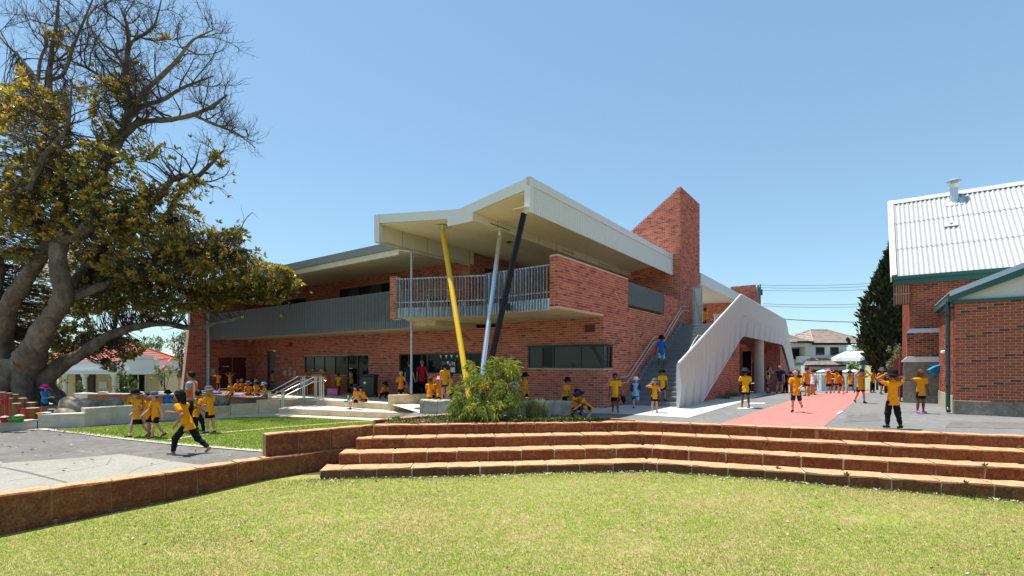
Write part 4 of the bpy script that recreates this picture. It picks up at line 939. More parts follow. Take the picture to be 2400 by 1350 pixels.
gm = MB().prism([Hp(.03, -.12, 5.0), Hp(.03, -.12, 5.13), Hp(.03, 0.02, 5.13), Hp(.03, .02, 5.0)], dH * 9.5); hp(gm, 'gutter', 'green_trim')
hp(MB().prism([Hp(.05, .0, 4.80), Hp(.05, .0, 5.01), Hp(.05, .05, 5.01), Hp(.05, .05, 4.80)], dH * 9.4), 'fascia', 'green_trim')
hp(MB().prism([Hp(.05, .05, 4.81), Hp(9.4, .05, 4.81), Hp(9.4, .6, 4.87), Hp(.05, .6, 4.87)], Z_ * .02), 'eave_soffit', 'pale_grey')
# slatted timber gable screen under the verge
sc = hp(MB().prism([Hp(.10, .25, 4.0), Hp(.10, .25, 4.9), Hp(.6, .25, 4.9), Hp(.6, .25, 4.0)], -nH * .03), 'gable_screen', 'dark_timber')
for i in range(6): MB().obox(Hp(.155 + i * .078, .23, 4.46), dH * .022, nH * .02, Z_ * .43).build('slat', M['timber_slat'], sc)
MB().obox(Hp(.35, .20, 4.43), dH * .26, nH * .02, Z_ * .025).build('rail', M['timber_slat'], sc)
hp(MB().prism([Hp(.12, .22, 3.98), Hp(.12, .8, 3.98), Hp(.12, .8, 5.3), Hp(.12, .22, 4.95)], -dH * .04), 'gable_board', 'dark_timber')
# buttress: brick pier on an aged concrete base with white sloping caps
hp(MB().prism([Hp(.38, .36, -.02), Hp(.38, .36, 1.72), Hp(.48, .36, 1.82), Hp(1.85, .36, 1.82), Hp(1.85, .36, -.02)], -nH * .5), 'buttress_base', 'old_conc')
hp(MB().prism([Hp(.33, .3, 1.70), Hp(.5, .3, 1.86), Hp(1.85, .3, 1.86), Hp(1.85, .3, 1.66), Hp(.33, .3, 1.66)], -nH * .5), 'buttress_cap', 'white_paint')
hp(MB().prism([Hp(.48, .40, 2.84), Hp(.60, .5, 3.02), Hp(1.95, .5, 3.02), Hp(1.95, .40, 2.84)], -nH * .16), 'buttress_cap', 'white_paint')
hp(MB().obox(Hp(.30, 1.0, 1.1), dH * .02, nH * .4, Z_ * 1.1), 'downpipe', 'red_door')
window(hall, W0, dH, nH, 3.42, 4.9, 4.35, 4.92, cuts=(.5,), mframe='pale_grey')
fl = MB(); fc = Hp(2.28, 3.68, 8.62)
fl.lathe([(.145, -.2), (.145, .72), (.27, .86), (.155, .88), (.135, .95), (.135, 1.0), (.28, 1.02), (.0, 1.18)], fc, 20, cap=False)
flue = hp(fl, 'flue', 'zinc', smooth=35)
hp(MB().obox(fc + nR * .12 + Z_ * .0, dH * .3, nrm(np.cross(nR, dH)) * .28, nR * .02), 'flashing_plate', 'zinc', flue)
for a, r in ((2.05, 2.35), (5.1, 3.75)):
    q = Hp(a, r, 5.12 + (ridge_z - 5.12) * r / ridge_r) + nR * .06
    v_ = hp(MB().obox(q, dH * .22, nrm(np.cross(nR, dH)) * .17, nR * .015), 'roof_vent_plate', 'roof_sheet'); MB().lathe([(.06, 0), (.05, .05), (0, .06)], q).build('vent_cap', M['zinc'], v_)
# entrance steps
es = thing('entrance_steps', at(2185, 930, 18.6), 'small grey concrete steps where a boy with backpack climbs', 'steps')
e0 = gp(2163, 944); 
for k in range(3):
    p = e0 + dH * (.02 + .22 * k) - nH * .0
    MB().prism([p, p + dH * (1.4 - .22 * k), p + dH * (1.4 - .22 * k) + V_ * 1.2, p + V_ * 1.2], Z_ * .17 * (k + 1)).build('step', M['plinth'] if k < 0 else M['apron'], es, bevel=.01) if k == 0 else MB().prism([p + Z_ * .17 * k, p + dH * (1.4 - .22 * k) + Z_ * .17 * k, p + dH * (1.4 - .22 * k) + V_ * 1.2 + Z_ * .17 * k, p + V_ * 1.2 + Z_ * .17 * k], Z_ * .17).build('step', M['apron'], es, bevel=.01)

# ------------------------------------------------------------------ low brick annex at the right edge
annex = thing('brick_annex', (16, 16, 0), 'low dark red brick annex with green gable trim and downpipe at the right edge', 'building')
A0 = gp(2238, 970.5)
ba = Bricks(annex, M['oldbrick'], M['oldmortar'])
ba.wall(A0 + nH * 0, dH, nH, [(0, 6.5, .43, 3.53)], back=.25)
ba.wall(A0 - U_ * 0 + nH * -.004, V_, U_, [(0, 4.4, .55, 3.45)], back=.25, end=.004)
ba.finish(300)
def ap(mb, name, m, **k): return mb.build(name, M[m], annex, **k)
ap(MB().prism([A0 + nH * .03 + U_ * .03, A0 + nH * .03 + dH * 6.5, A0 + dH * 6.5 - nH * .2, A0 - nH * .2 + U_ * .03], Z_ * .44), 'plinth', 'old_conc', bevel=.015)
ap(MB().prism([A0 + U_ * .03 - nH * .205, A0 + U_ * .03 + V_ * 4.4, A0 + V_ * 4.4 - U_ * .2, A0 - U_ * .2 - nH * .205], Z_ * .55), 'plinth', 'plinth')
def Ap(a, r, z): return A0 + dH * a - nH * r + Z_ * z
pz = lambda a: 3.74 + (a + .12) * .435
ap(MB().prism([Ap(0, .02, 3.52), Ap(0, .02, 3.72), Ap(6.5, .02, 6.5), Ap(6.5, .02, 3.52)], -nH * .1), 'gable_infill', 'pale_grey')
ap(MB().prism([Ap(-.05, -.09, 3.50), Ap(6.5, -.09, 3.50), Ap(6.5, -.09, 3.60), Ap(-.05, -.09, 3.60)], -nH * .09), 'trim_beam', 'green_trim')
ap(MB().prism([Ap(-.12, -.16, 3.56), Ap(5, -.16, pz(5) - .34), Ap(5, -.16, pz(5) - .02), Ap(-.12, -.16, 3.74)], -nH * .05), 'barge_board', 'green_trim')
ap(MB().prism([Ap(-.14, -.20, 3.72), Ap(5, -.20, pz(5) - .04), Ap(5, -.20, pz(5) + .12), Ap(-.14, -.20, 3.88)], -nH * .06), 'barge_flashing', 'blueish_metal')
ap(MB().prism([Ap(-.14, -.14, 3.84), Ap(5, -.14, pz(5) + .06), Ap(5, 4.4, pz(5) + .06), Ap(-.14, 4.4, 3.84)], Z_ * .03), 'roof', 'roof_sheet')
ap(MB().prism([Ap(-.18, -.1, 3.56), Ap(-.18, 4.4, 3.56), Ap(-.18, 4.4, 3.72), Ap(-.18, -.1, 3.72)], dH * .14), 'gutter', 'green_trim')
ap(MB().prism([Ap(-.06, .0, 3.44), Ap(-.06, 4.4, 3.44), Ap(-.06, 4.4, 3.58), Ap(-.06, 0, 3.58)], dH * .05), 'fascia', 'green_trim')
dp = Ap(-.15, .16, 0)
ap(MB().tube([dp + dH * .12 - nH * -.1 + Z_ * 3.66, dp + Z_ * 3.62, dp + Z_ * 3.5, dp + Z_ * .2, dp + Z_ * .12 + nH * .06, dp + Z_ * .08 + nH * .14], .058, 12), 'downpipe', 'green_pipe', smooth=40)
for z in (.9, 2.2, 3.2): ap(MB().obox(dp + Z_ * z, dH * .06, nH * .065, Z_ * .015), 'pipe_bracket', 'green_pipe')
ap(MB().lathe([(.03, 0), (.09, .03), (.09, .1), (.03, .13)], Ap(-.03, 2.6, 1.95)), 'wall_light', 'p_white')
# ------------------------------------------------------------------ houses
def tiled_hip(parent, cx, cy, w, d, z0, h, m, ridge=.4, over=.4, name='roof', step=.33):
    """hipped roof of real tile courses: stepped strips on the four slopes"""
    mb = MB(); x0, x1, y0, y1 = cx - w / 2 - over, cx + w / 2 + over, cy - d / 2 - over, cy + d / 2 + over
    rx0, rx1 = cx - w * ridge / 2, cx + w * ridge / 2
    E = [np.array(q) for q in ((x0, y0, z0), (x1, y0, z0), (x1, y1, z0), (x0, y1, z0))]; T = [np.array((rx0, cy, z0 + h)), np.array((rx1, cy, z0 + h))]
    for a, b, c, e in ((E[0], E[1], T[1], T[0]), (E[1], E[2], T[1], T[1]), (E[2], E[3], T[0], T[1]), (E[3], E[0], T[0], T[0])):
        nn = nrm(np.cross(b - a, e - a if np.linalg.norm(e - a) > 0 else c - a)); nn = nn if nn[2] > 0 else -nn
        L = max(int(np.linalg.norm((e + c) / 2 - (a + b) / 2) / step), 3)
        for i in range(L):
            f, g = i / L, (i + 1) / L; p0, p1 = a + (e - a) * f, b + (c - b) * f; q0, q1 = a + (e - a) * g, b + (c - b) * g
            k = max(int(np.linalg.norm(p1 - p0) / .45), 1)
            for j in range(k):
                u0, u1 = j / k, (j + 1) / k
                mb.add([p0 + (p1 - p0) * u0 + nn * .05, p0 + (p1 - p0) * u1 + nn * .05, q0 + (q1 - q0) * u1, q0 + (q1 - q0) * u0], [(0, 1, 2, 3)], tone=RNG.random())
                mb.add([p0 + (p1 - p0) * u0 + nn * .05, p0 + (p1 - p0) * u1 + nn * .05, p0 + (p1 - p0) * u1, p0 + (p1 - p0) * u0], [(0, 3, 2, 1)], tone=RNG.random())
    r = mb.build(name, M[m], parent)
    hips = MB()
    for a, b in ((E[0], T[0]), (E[1], T[1]), (E[2], T[1]), (E[3], T[0]), (T[0], T[1])): hips.tube([a + Z_ * .06, b + Z_ * .06], .1, 6)
    hips.build('ridge_tiles', M[m], r)
    return r
def hw(parent, x0, x1, z0, z1, y, m='frame', cuts=(), pane='glass', nm='window'): return window(parent, (0, y, 0), (1, 0, 0), (0, -1, 0), x0, x1, z0, z1, cuts=cuts, fw=.09, mframe=m, panes=[pane] * (len(cuts) + 1), inset=-.02, name=nm)
def X_(px, Y): return (px - HX) / F * Y
def Zp(py, Y): return HC + (HY - py) / F * Y
h1 = thing('white_house', (X_(235, 41), 43, -2), 'single storey white house with columned porch and red tiled roof behind the fig tree', 'house')
Y1 = 40.0; xa, xb = X_(95, Y1), X_(371, Y1)
def hpart(mb, name, m, par=h1, **k): return mb.build(name, M[m], par, **k)
hpart(MB().box((xa, Y1 + 1.6, -2.2), (xb + .3, Y1 + 1.9, 1.1)), 'wall', 'house_cream')
hpart(MB().box((xb - .1, Y1 + .2, -2.2), (xb + .3, Y1 + 1.6, 1.1)), 'wall', 'house_cream')
hpart(MB().box((xa, Y1 - .2, Zp(877, Y1)), (xb + .25, Y1 + 1.7, Zp(868, Y1))), 'porch_beam', 'house_white')
hpart(MB().box((xa, Y1 + .1, Zp(868, Y1)), (xb, Y1 + .4, Zp(845, Y1))), 'parapet', 'house_white')
hpart(MB().box((X_(298, Y1), Y1, Zp(868, Y1) + .004), (X_(360, Y1), Y1 + .4, Zp(832, Y1))), 'parapet', 'house_white')
hpart(MB().box((X_(297, Y1), Y1 - .04, Zp(843, Y1)), (X_(361, Y1), Y1, Zp(840.5, Y1))), 'parapet_band', 'house_grey')
for px in (196, 266, 150):
    c = hpart(MB().lathe([(.17, 0), (.16, 2.5), (.28, 2.72), (.28, 2.8)], (X_(px, Y1), Y1 + .1, Zp(877, Y1) - 2.8), 14), 'column', 'house_white', smooth=40)
hw(h1, X_(278, 41.6), X_(343, 41.6), -1.0, .75, Y1 + 1.6, 'house_white', (.36, .72))
hw(h1, X_(111, 41.6), X_(133, 41.6), -1.2, .7, Y1 + 1.6, 'dark_timber')
hpart(MB().box((X_(179, 41.6), Y1 + 1.5, -2.1), (X_(224, 41.6), Y1 + 1.62, .8)), 'door_frame', 'dark_timber')
hpart(MB().box((X_(200, 41.5), Y1 + 1.46, -2.1), (X_(220, 41.5), Y1 + 1.5, .7)), 'door', 'dark_timber')
hpart(MB().box((X_(232, 41.5), Y1 + 1.5, -.55), (X_(250, 41.5), Y1 + 1.6, .08)), 'meter_box', 'house_white')
tiled_hip(h1, X_(255, 46), 46.2, 8.6, 6, 1.75, 1.9, 'tile_red', .3, .5)
tiled_hip(h1, X_(385, 46), 46.5, 3.0, 6, 1.1, .9, 'tile_red', .2, .3)
hpart(MB().box((X_(120, 41), 44, 1.0), (X_(372, 41), 48, 1.8)), 'wall', 'house_white')
h2 = thing('grey_roof_house', (X_(400, 52), 53, -2), 'house with pale grey ribbed roof beyond the small garden trees', 'house')
r = MB()
for i in range(9): r.prism([(X_(340, 52), 52 + i * .45, 1.0 + i * .28), (X_(450, 52), 52 + i * .45, 1.0 + i * .28), (X_(445, 52), 52.5 + i * .45, 1.28 + i * .28), (X_(346, 52), 52.5 + i * .45, 1.28 + i * .28)], (0, 0, .05))
hpart(r, 'roof', 'tile_grey', h2)
hpart(MB().box((X_(345, 52), 52.2, -2.2), (X_(446, 52), 58, 1.0)), 'wall', 'orange_wall', h2)
sf = thing('pale_fence', (X_(410, 45), 45, -2), 'pale upright panel fence between the white house and school wall', 'fence')
for i in range(7): MB().box((X_(366, 45) + i * .48, 45, -2.1), (X_(366, 45) + i * .48 + .465, 45.05, -.05 + .35)).build('panel', M['pale_grey'], sf)
# rendered two storey house on the right
h3 = thing('rendered_house', (X_(1925, 62), 65, -1.6), 'two storey pale rendered house with brown tiled roofs across the street', 'house')
Y3 = 62.0
hpart(MB().box((X_(1888, Y3), Y3, -1.8), (X_(1984, Y3), Y3 + 9, Zp(806, Y3))), 'wall', 'house_grey', h3)
hpart(MB().box((X_(1845, Y3), Y3 + 1.2, -1.8), (X_(1889, Y3), Y3 + 9, Zp(806, Y3))), 'wall', 'house_grey', h3)
hpart(MB().box((X_(1850, Y3), Y3 - .2, Zp(813, Y3)), (X_(1896, Y3), Y3 + 1.2, Zp(804, Y3))), 'porch_beam', 'house_grey', h3)
hpart(MB().box((X_(1886, Y3), Y3 - .15, Zp(838, Y3)), (X_(1893, Y3), Y3 + .2, Zp(812, Y3))), 'porch_pier', 'house_cream', h3)
hpart(MB().box((X_(1878, Y3), Y3 - .3, Zp(850, Y3)), (X_(1896, Y3), Y3 + 1.2, Zp(835, Y3))), 'balcony_front', 'house_white', h3)
tiled_hip(h3, X_(1925, Y3 + 4), Y3 + 4.6, 6.6, 9.2, Zp(804, Y3), 1.9, 'tile_brown', .35, .5, step=.42)
tiled_hip(h3, X_(1866, Y3), Y3 + 1.6, 2.4, 4.0, Zp(802, Y3), .9, 'tile_brown', .1, .3, step=.4)
hpart(MB().box((X_(1897, Y3), Y3 - .62, Zp(809, Y3)), (X_(1985, Y3) + .1, Y3 - .5, Zp(804, Y3))), 'gutter', 'black_paint', h3)
hpart(MB().box((X_(1862, Y3), Y3 - .75, Zp(804.5, Y3)), (X_(1899, Y3), Y3 - .63, Zp(800, Y3))), 'gutter', 'black_paint', h3)
for a, b in ((1912, 1932), (1946, 1965)): hw(h3, X_(a, Y3), X_(b, Y3), Zp(832, Y3), Zp(814, Y3), Y3, 'black_paint')
hw(h3, X_(1868, Y3), X_(1886, Y3), Zp(842, Y3), Zp(816, Y3), Y3 + 1.2, 'black_paint', (.5,))
hw(h3, X_(1906, Y3 - 2), X_(1926, Y3 - 2), Zp(882, Y3 - 2), Zp(867, Y3 - 2), Y3 - 2.0, 'black_paint'); hw(h3, X_(1945, Y3 - 2), X_(1960, Y3 - 2), Zp(882, Y3 - 2), Zp(867, Y3 - 2), Y3 - 2.0, 'black_paint')
hpart(MB().box((X_(1886, Y3 - 2), Y3 - 2, -1.8), (X_(1979, Y3 - 2), Y3 - .003, Zp(857, Y3 - 2))), 'lower_wall', 'house_grey', h3)
mb = MB(); yy0, yy1, zz0, zz1 = Y3 - 2.5, Y3 - .0, Zp(856, Y3 - 2.5), Zp(839, Y3)
for i in range(7):
    f, g = i / 7, (i + 1) / 7
    for j in range(16):
        u0, u1 = j / 16, (j + 1) / 16
        def q(u, ff): 
            xl = X_(1882, yy0) + (X_(1894, Y3) - X_(1882, yy0)) * ff; xr = X_(1981, yy0) + (X_(1935, Y3) - X_(1981, yy0)) * ff
            return np.array([xl + (xr - xl) * u, yy0 + (yy1 - yy0) * ff, zz0 + (zz1 - zz0) * ff])
        mb.add([q(u0, f) + Z_ * .05, q(u1, f) + Z_ * .05, q(u1, g), q(u0, g)], [(0, 1, 2, 3)], tone=RNG.random())
hpart(mb, 'lower_roof', 'tile_brown', h3)
hpart(MB().box((X_(1888, yy0), yy0 - .15, zz0 - .16), (X_(1981, yy0), yy0, zz0 + .04)), 'gutter', 'black_paint', h3)
hpart(MB().tube([(X_(1975, Y3), Y3 - .06, 4.0), (X_(1975, Y3), Y3 - .06, .8)], .06, 8), 'downpipe', 'house_white', h3)
hpart(MB().lathe([(.05, 0), (.16, .05), (.16, .3), (.05, .35)], (X_(1931, Y3 - 2), Y3 - 2.1, Zp(868, Y3 - 2))), 'wall_light', 'p_white', h3)
ant = thing('tv_aerial', (X_(1864, Y3), Y3 + 3, 4.5), 'thin television aerial on the rendered house roof', 'aerial')
hpart(MB().tube([(X_(1866, 65), 65, 4.2), (X_(1866, 65), 65, Zp(781, 65))], .025, 6), 'mast', 'zinc', ant)
b_ = MB().tube([(X_(1858, 65), 65, Zp(783, 65)), (X_(1882, 65), 64.6, Zp(780.5, 65))], .03, 6)
for i in range(6): b_.tube([(X_(1862 + i * 3.6, 65), 64.6, Zp(782.5 - i * .4, 65) - .1), (X_(1862 + i * 3.6, 65), 65.4, Zp(782.5 - i * .4, 65) + .1)], .015, 4)
hpart(b_, 'boom', 'zinc', ant)
dish = thing('satellite_dish', (X_(1988, 62), 62.5, 3.6), 'round black mesh satellite dish at the house corner', 'satellite dish')
Md = np.array(Matrix.Rotation(R(72), 3, 'X') @ Matrix.Rotation(R(0), 3, 'Y')) @ np.array(Matrix.Rotation(R(14), 3, 'Y'))
hpart(MB().lathe([(.0, 0.12), (.2, .09), (.32, .03), (.36, .0), (.33, .05), (.2, .12), (0, .15)], at(1988, 797, 61.5), 20, M=Md, cap=False), 'reflector', 'black_paint', dish, smooth=True)
hpart(MB().tube([at(1988, 800, 61.6), at(1985, 813, 61.9)], .04, 6), 'mount', 'black_paint', dish)
tent = thing('shade_tent', (X_(2040, 58), 58, -1.5), 'white peaked canopy on dark posts beneath the cypress', 'canopy')
a_, b_2, c_ = at(2016, 838, 56), at(2052, 822, 56), at(2075, 838, 56)
hpart(MB().prism([a_, b_2, b_2 - Z_ * .55, a_ - Z_ * .4], (0, 6, 0)), 'fabric', 'canvas', tent); hpart(MB().prism([b_2, c_, c_ - Z_ * .4, b_2 - Z_ * .55], (0, 6, 0)), 'fabric', 'canvas', tent)
hpart(MB().prism([a_ - Z_ * .42, b_2 - Z_ * .57, c_ - Z_ * .42, c_ - Z_ * .9, a_ - Z_ * .9], (0, .1, 0)), 'valance', 'frame', tent)
for px in (2017, 2024, 2046, 2056): q = at(px, 850, 56.2); hpart(MB().box((q[0] - .08, 56.1, -1.6), (q[0] + .08, 56.3, q[2])), 'post', 'frame' if px > 2017 else 'white_paint', tent)
# street furniture behind the playground
gf = thing('gate_fence', (X_(1940, 46), 46, -.9), 'pale rendered gate pillars with white rail before the street', 'fence')
for px, w in ((1929, .7), (1987, .7), (2003, .8)):
    q = X_(px, 47); g = hpart(MB().box((q - w / 2, 46.7, -1.1), (q + w / 2, 47.4, Zp(873, 47))), 'pillar', 'house_grey', gf); hpart(MB().lathe([(w * .8, 0), (w * .8, .08), (.0, .3)], (q, 47.05, Zp(873, 47)), 4, M=np.array(Matrix.Rotation(R(45), 3, 'Z'))), 'pillar_cap', 'house_grey', g)
hpart(MB().tube([at(1912, 878, 45), at(1936, 878, 45)], .05, 8), 'rail', 'white_paint', gf); hpart(MB().tube([at(1912, 888, 45), at(1960, 888, 45)], .04, 8), 'rail', 'white_paint', gf)
hpart(MB().tube([at(1918, 878, 45), at(1918, 910, 45)], .06, 8), 'post', 'white_paint', gf)
for i in range(14): q = at(1940 + i * 3.1, 880, 47); hpart(MB().box((q[0] - .02, 47, -1.0), (q[0] + .02, 47.04, q[2])), 'picket', 'frame', gf)
car = thing('parked_car', (X_(1925, 50), 50, plaza_z(50)), 'dark blue parked car behind the white rail', 'car')
cx_, cy_, cz = X_(1926, 50), 50, plaza_z(50)
pro = [(-2.1, .35), (-2.15, .75), (-1.9, .9), (-1.2, .98), (-.65, 1.42), (.75, 1.45), (1.4, 1.0), (2.05, .92), (2.15, .6), (2.1, .35)]
hpart(MB().prism([(cx_ + x, cy_ - .85, cz + z) for x, z in pro], (0, 1.7, 0)), 'body', 'blue_car', car, bevel=.06)
hpart(MB().prism([(cx_ + x, cy_ - .87, cz + z) for x, z in ((-.95, 1.0), (-.58, 1.36), (.0, 1.38), (.0, 1.0))], (0, .03, 0)), 'side_window', 'glass', car); hpart(MB().prism([(cx_ + x, cy_ - .87, cz + z) for x, z in ((.06, 1.0), (.06, 1.38), (.68, 1.38), (1.2, 1.0))], (0, .03, 0)), 'side_window', 'glass', car)
for x in (-1.3, 1.3):
    w_ = hpart(MB().lathe([(.33, -.1), (.33, .1)], (cx_ + x, cy_ - .8, cz + .33), 18, M=np.array(Matrix.Rotation(R(90), 3, 'X'))), 'wheel', 'rubber', car); hpart(MB().lathe([(.2, -.1), (.2, .12)], (cx_ + x, cy_ - .8, cz + .33), 12, M=np.array(Matrix.Rotation(R(90), 3, 'X'))), 'rim', 'chrome', w_)
pole = thing('power_pole', at(1778, 900, 60), 'grey green power pole with upright antennas behind the school roof', 'pole')
q = at(1778, 700, 60); hpart(MB().tube([(q[0], 60, -1.5), (q[0], 60, Zp(673, 60))], [.28, .24], 12), 'shaft', 'pole_green', pole, smooth=40)
hpart(MB().tube([at(1777, 668, 60), at(1777, 690, 60)], .1, 8), 'antenna', 'pole_green', pole); hpart(MB().tube([at(1785, 678, 60), at(1785, 692, 60)], .12, 8), 'antenna', 'pole_green', pole); hpart(MB().tube([at(1782, 666, 60), at(1782, 680, 60)], .07, 8), 'antenna', 'pole_green', pole)
hpart(MB().bar(at(1776, 690, 60), at(1786, 691, 60), .1, .1), 'cross_arm', 'pole_green', pole)
for (px0, py0, px1, py1, r, lab) in ((1778, 668, 2240, 645, .02, 'topmost thin wire right of the power pole'), (1780, 674, 2240, 652, .02, 'second thin wire below the topmost'), (1780, 680, 2240, 660, .02, 'third thin wire down from the top'), (1788, 712, 2240, 694, .022, 'fourth wire just above the pole hidden end'), (1788, 717, 2240, 702, .022, 'lower paired wire under the fourth'), (1790, 744, 2240, 747, .045, 'thick dark cable lowest over the street')):
    p, q = at(px0, py0, 60), at(px1, py1, 62); pts = [p + (q - p) * f - Z_ * (.5 * 4 * f * (1 - f)) for f in np.linspace(0, 1, 14)]
    o = MB().tube(pts, r, 5).build('overhead_wire', M['wire'], None); tag(o, lab, 'wire', 'overhead wires beside the power pole')
pn = thing('red_metal_sheet', at(2110, 895, 24), 'dark red upright metal panel beside the hall buttress', 'panel')
p = at(2108, 878, 23.5); hpart(MB().obox((p[0], p[1], .85), (.12, 0, .0), (0, .25, 0), (.04, 0, .95)), 'sheet', 'red_door', pn)
# ------------------------------------------------------------------ leaves and branches
def leaf_arrays(C, Dv, size, tone, width=.36, fold=.25, droop=0.0):
    """each leaf: four-sided folded blade; C base points, Dv unit directions"""
    n = len(C); size = np.broadcast_to(size, n)[:, None]
    up = RNG.normal(0, 1, (n, 3)); side = np.cross(Dv, up); side /= np.linalg.norm(side, axis=1)[:, None] + 1e-9; nn = np.cross(side, Dv)
    mid = C + Dv * size * .5 + nn * size * -.04; tip = C + Dv * size - Z_ * size * droop
    l = mid + side * size * width * .5 + nn * size * fold * width * .5; r = mid - side * size * width * .5 + nn * size * fold * width * .5
    V = np.stack([C, l, tip, r], 1).reshape(-1, 3); k = np.arange(n)[:, None] * 4
    F_ = np.concatenate([k + np.array([0, 3, 2]), k + np.array([0, 2, 1])]); return V, F_, np.concatenate([tone, tone])
def rand_dirs(n, up=0.0, axis=None, spread=1.0):
    d = RNG.normal(0, 1, (n, 3)); d /= np.linalg.norm(d, axis=1)[:, None]
    if axis is not None: d = axis * 1.0 + d * spread
    d[:, 2] += up; return d / np.linalg.norm(d, axis=1)[:, None]
def foliage(name, parent, C, Dv, size, m, tone, keep=0, leaf='leaf', **k):
    """one mesh of leaves, plus the nearest ones as separate objects"""
    n = len(C); order = np.argsort(C[:, 1]); ind = order[:keep]; rest = order[keep:]
    size = np.broadcast_to(size, n)
    V, F_, T = leaf_arrays(C[rest], Dv[rest], size[rest], tone[rest], **k)
    o = np_obj(name, V, [F_], M[m], parent, tone=T); o['kind'] = 'stuff'
    for i in ind:
        V, F_, T = leaf_arrays(C[i:i + 1], Dv[i:i + 1], size[i:i + 1], tone[i:i + 1], **k); np_obj(leaf, V, [F_], M[m], o, tone=T)
    return o
class Tubes:
    """many thin branches gathered in one mesh, n-sided"""
    def __init__(self): self.V = []; self.F = []; self.n = 0
    def add(self, P, r0, r1, n=5):
        P = np.asarray(P); m = len(P); T = np.gradient(P, axis=0); T /= np.linalg.norm(T, axis=1)[:, None] + 1e-9
        ref = np.array([.31, .22, .92]) if abs(T[0][2]) < .8 else np.array([.9, .3, .1])
        x = np.cross(T, ref); x /= np.linalg.norm(x, axis=1)[:, None] + 1e-9; y = np.cross(T, x)
        r = np.interp(np.arange(m), [0, m - 1], [r0, r1])[:, None, None] if np.isscalar(r0) else np.asarray(r0)[:, None, None]
        a = np.arange(n) * 2 * math.pi / n
        R_ = P[:, None, :] + r * (np.cos(a)[None, :, None] * x[:, None, :] + np.sin(a)[None, :, None] * y[:, None, :])
        i = np.arange(m - 1)[:, None] * n; j = np.arange(n)[None, :]; j2 = (j + 1) % n
        self.F.append(self.n + np.stack([i + j, i + j2, i + n + j2, i + n + j], -1).reshape(-1, 4)); self.V.append(R_.reshape(-1, 3)); self.n += m * n
    def obj(self, name, m, parent): return np_obj(name, np.concatenate(self.V), [np.concatenate(self.F)], M[m], parent, smooth=True)
def smooth_path(P, k=6):
    P = np.asarray(P, float); n = len(P); t = np.linspace(0, n - 1, (n - 1) * k + 1); out = []
    Q = np.concatenate([[2 * P[0] - P[1]], P, [2 * P[-1] - P[-2]]])
    for u in t:
        i = min(int(u), n - 2); f = u - i; a, b, c, d = Q[i], Q[i + 1], Q[i + 2], Q[i + 3]
        out.append(.5 * (2 * b + (c - a) * f + (2 * a - 5 * b + 4 * c - d) * f * f + (3 * b - a - 3 * c + d) * f ** 3))
    return np.array(out)
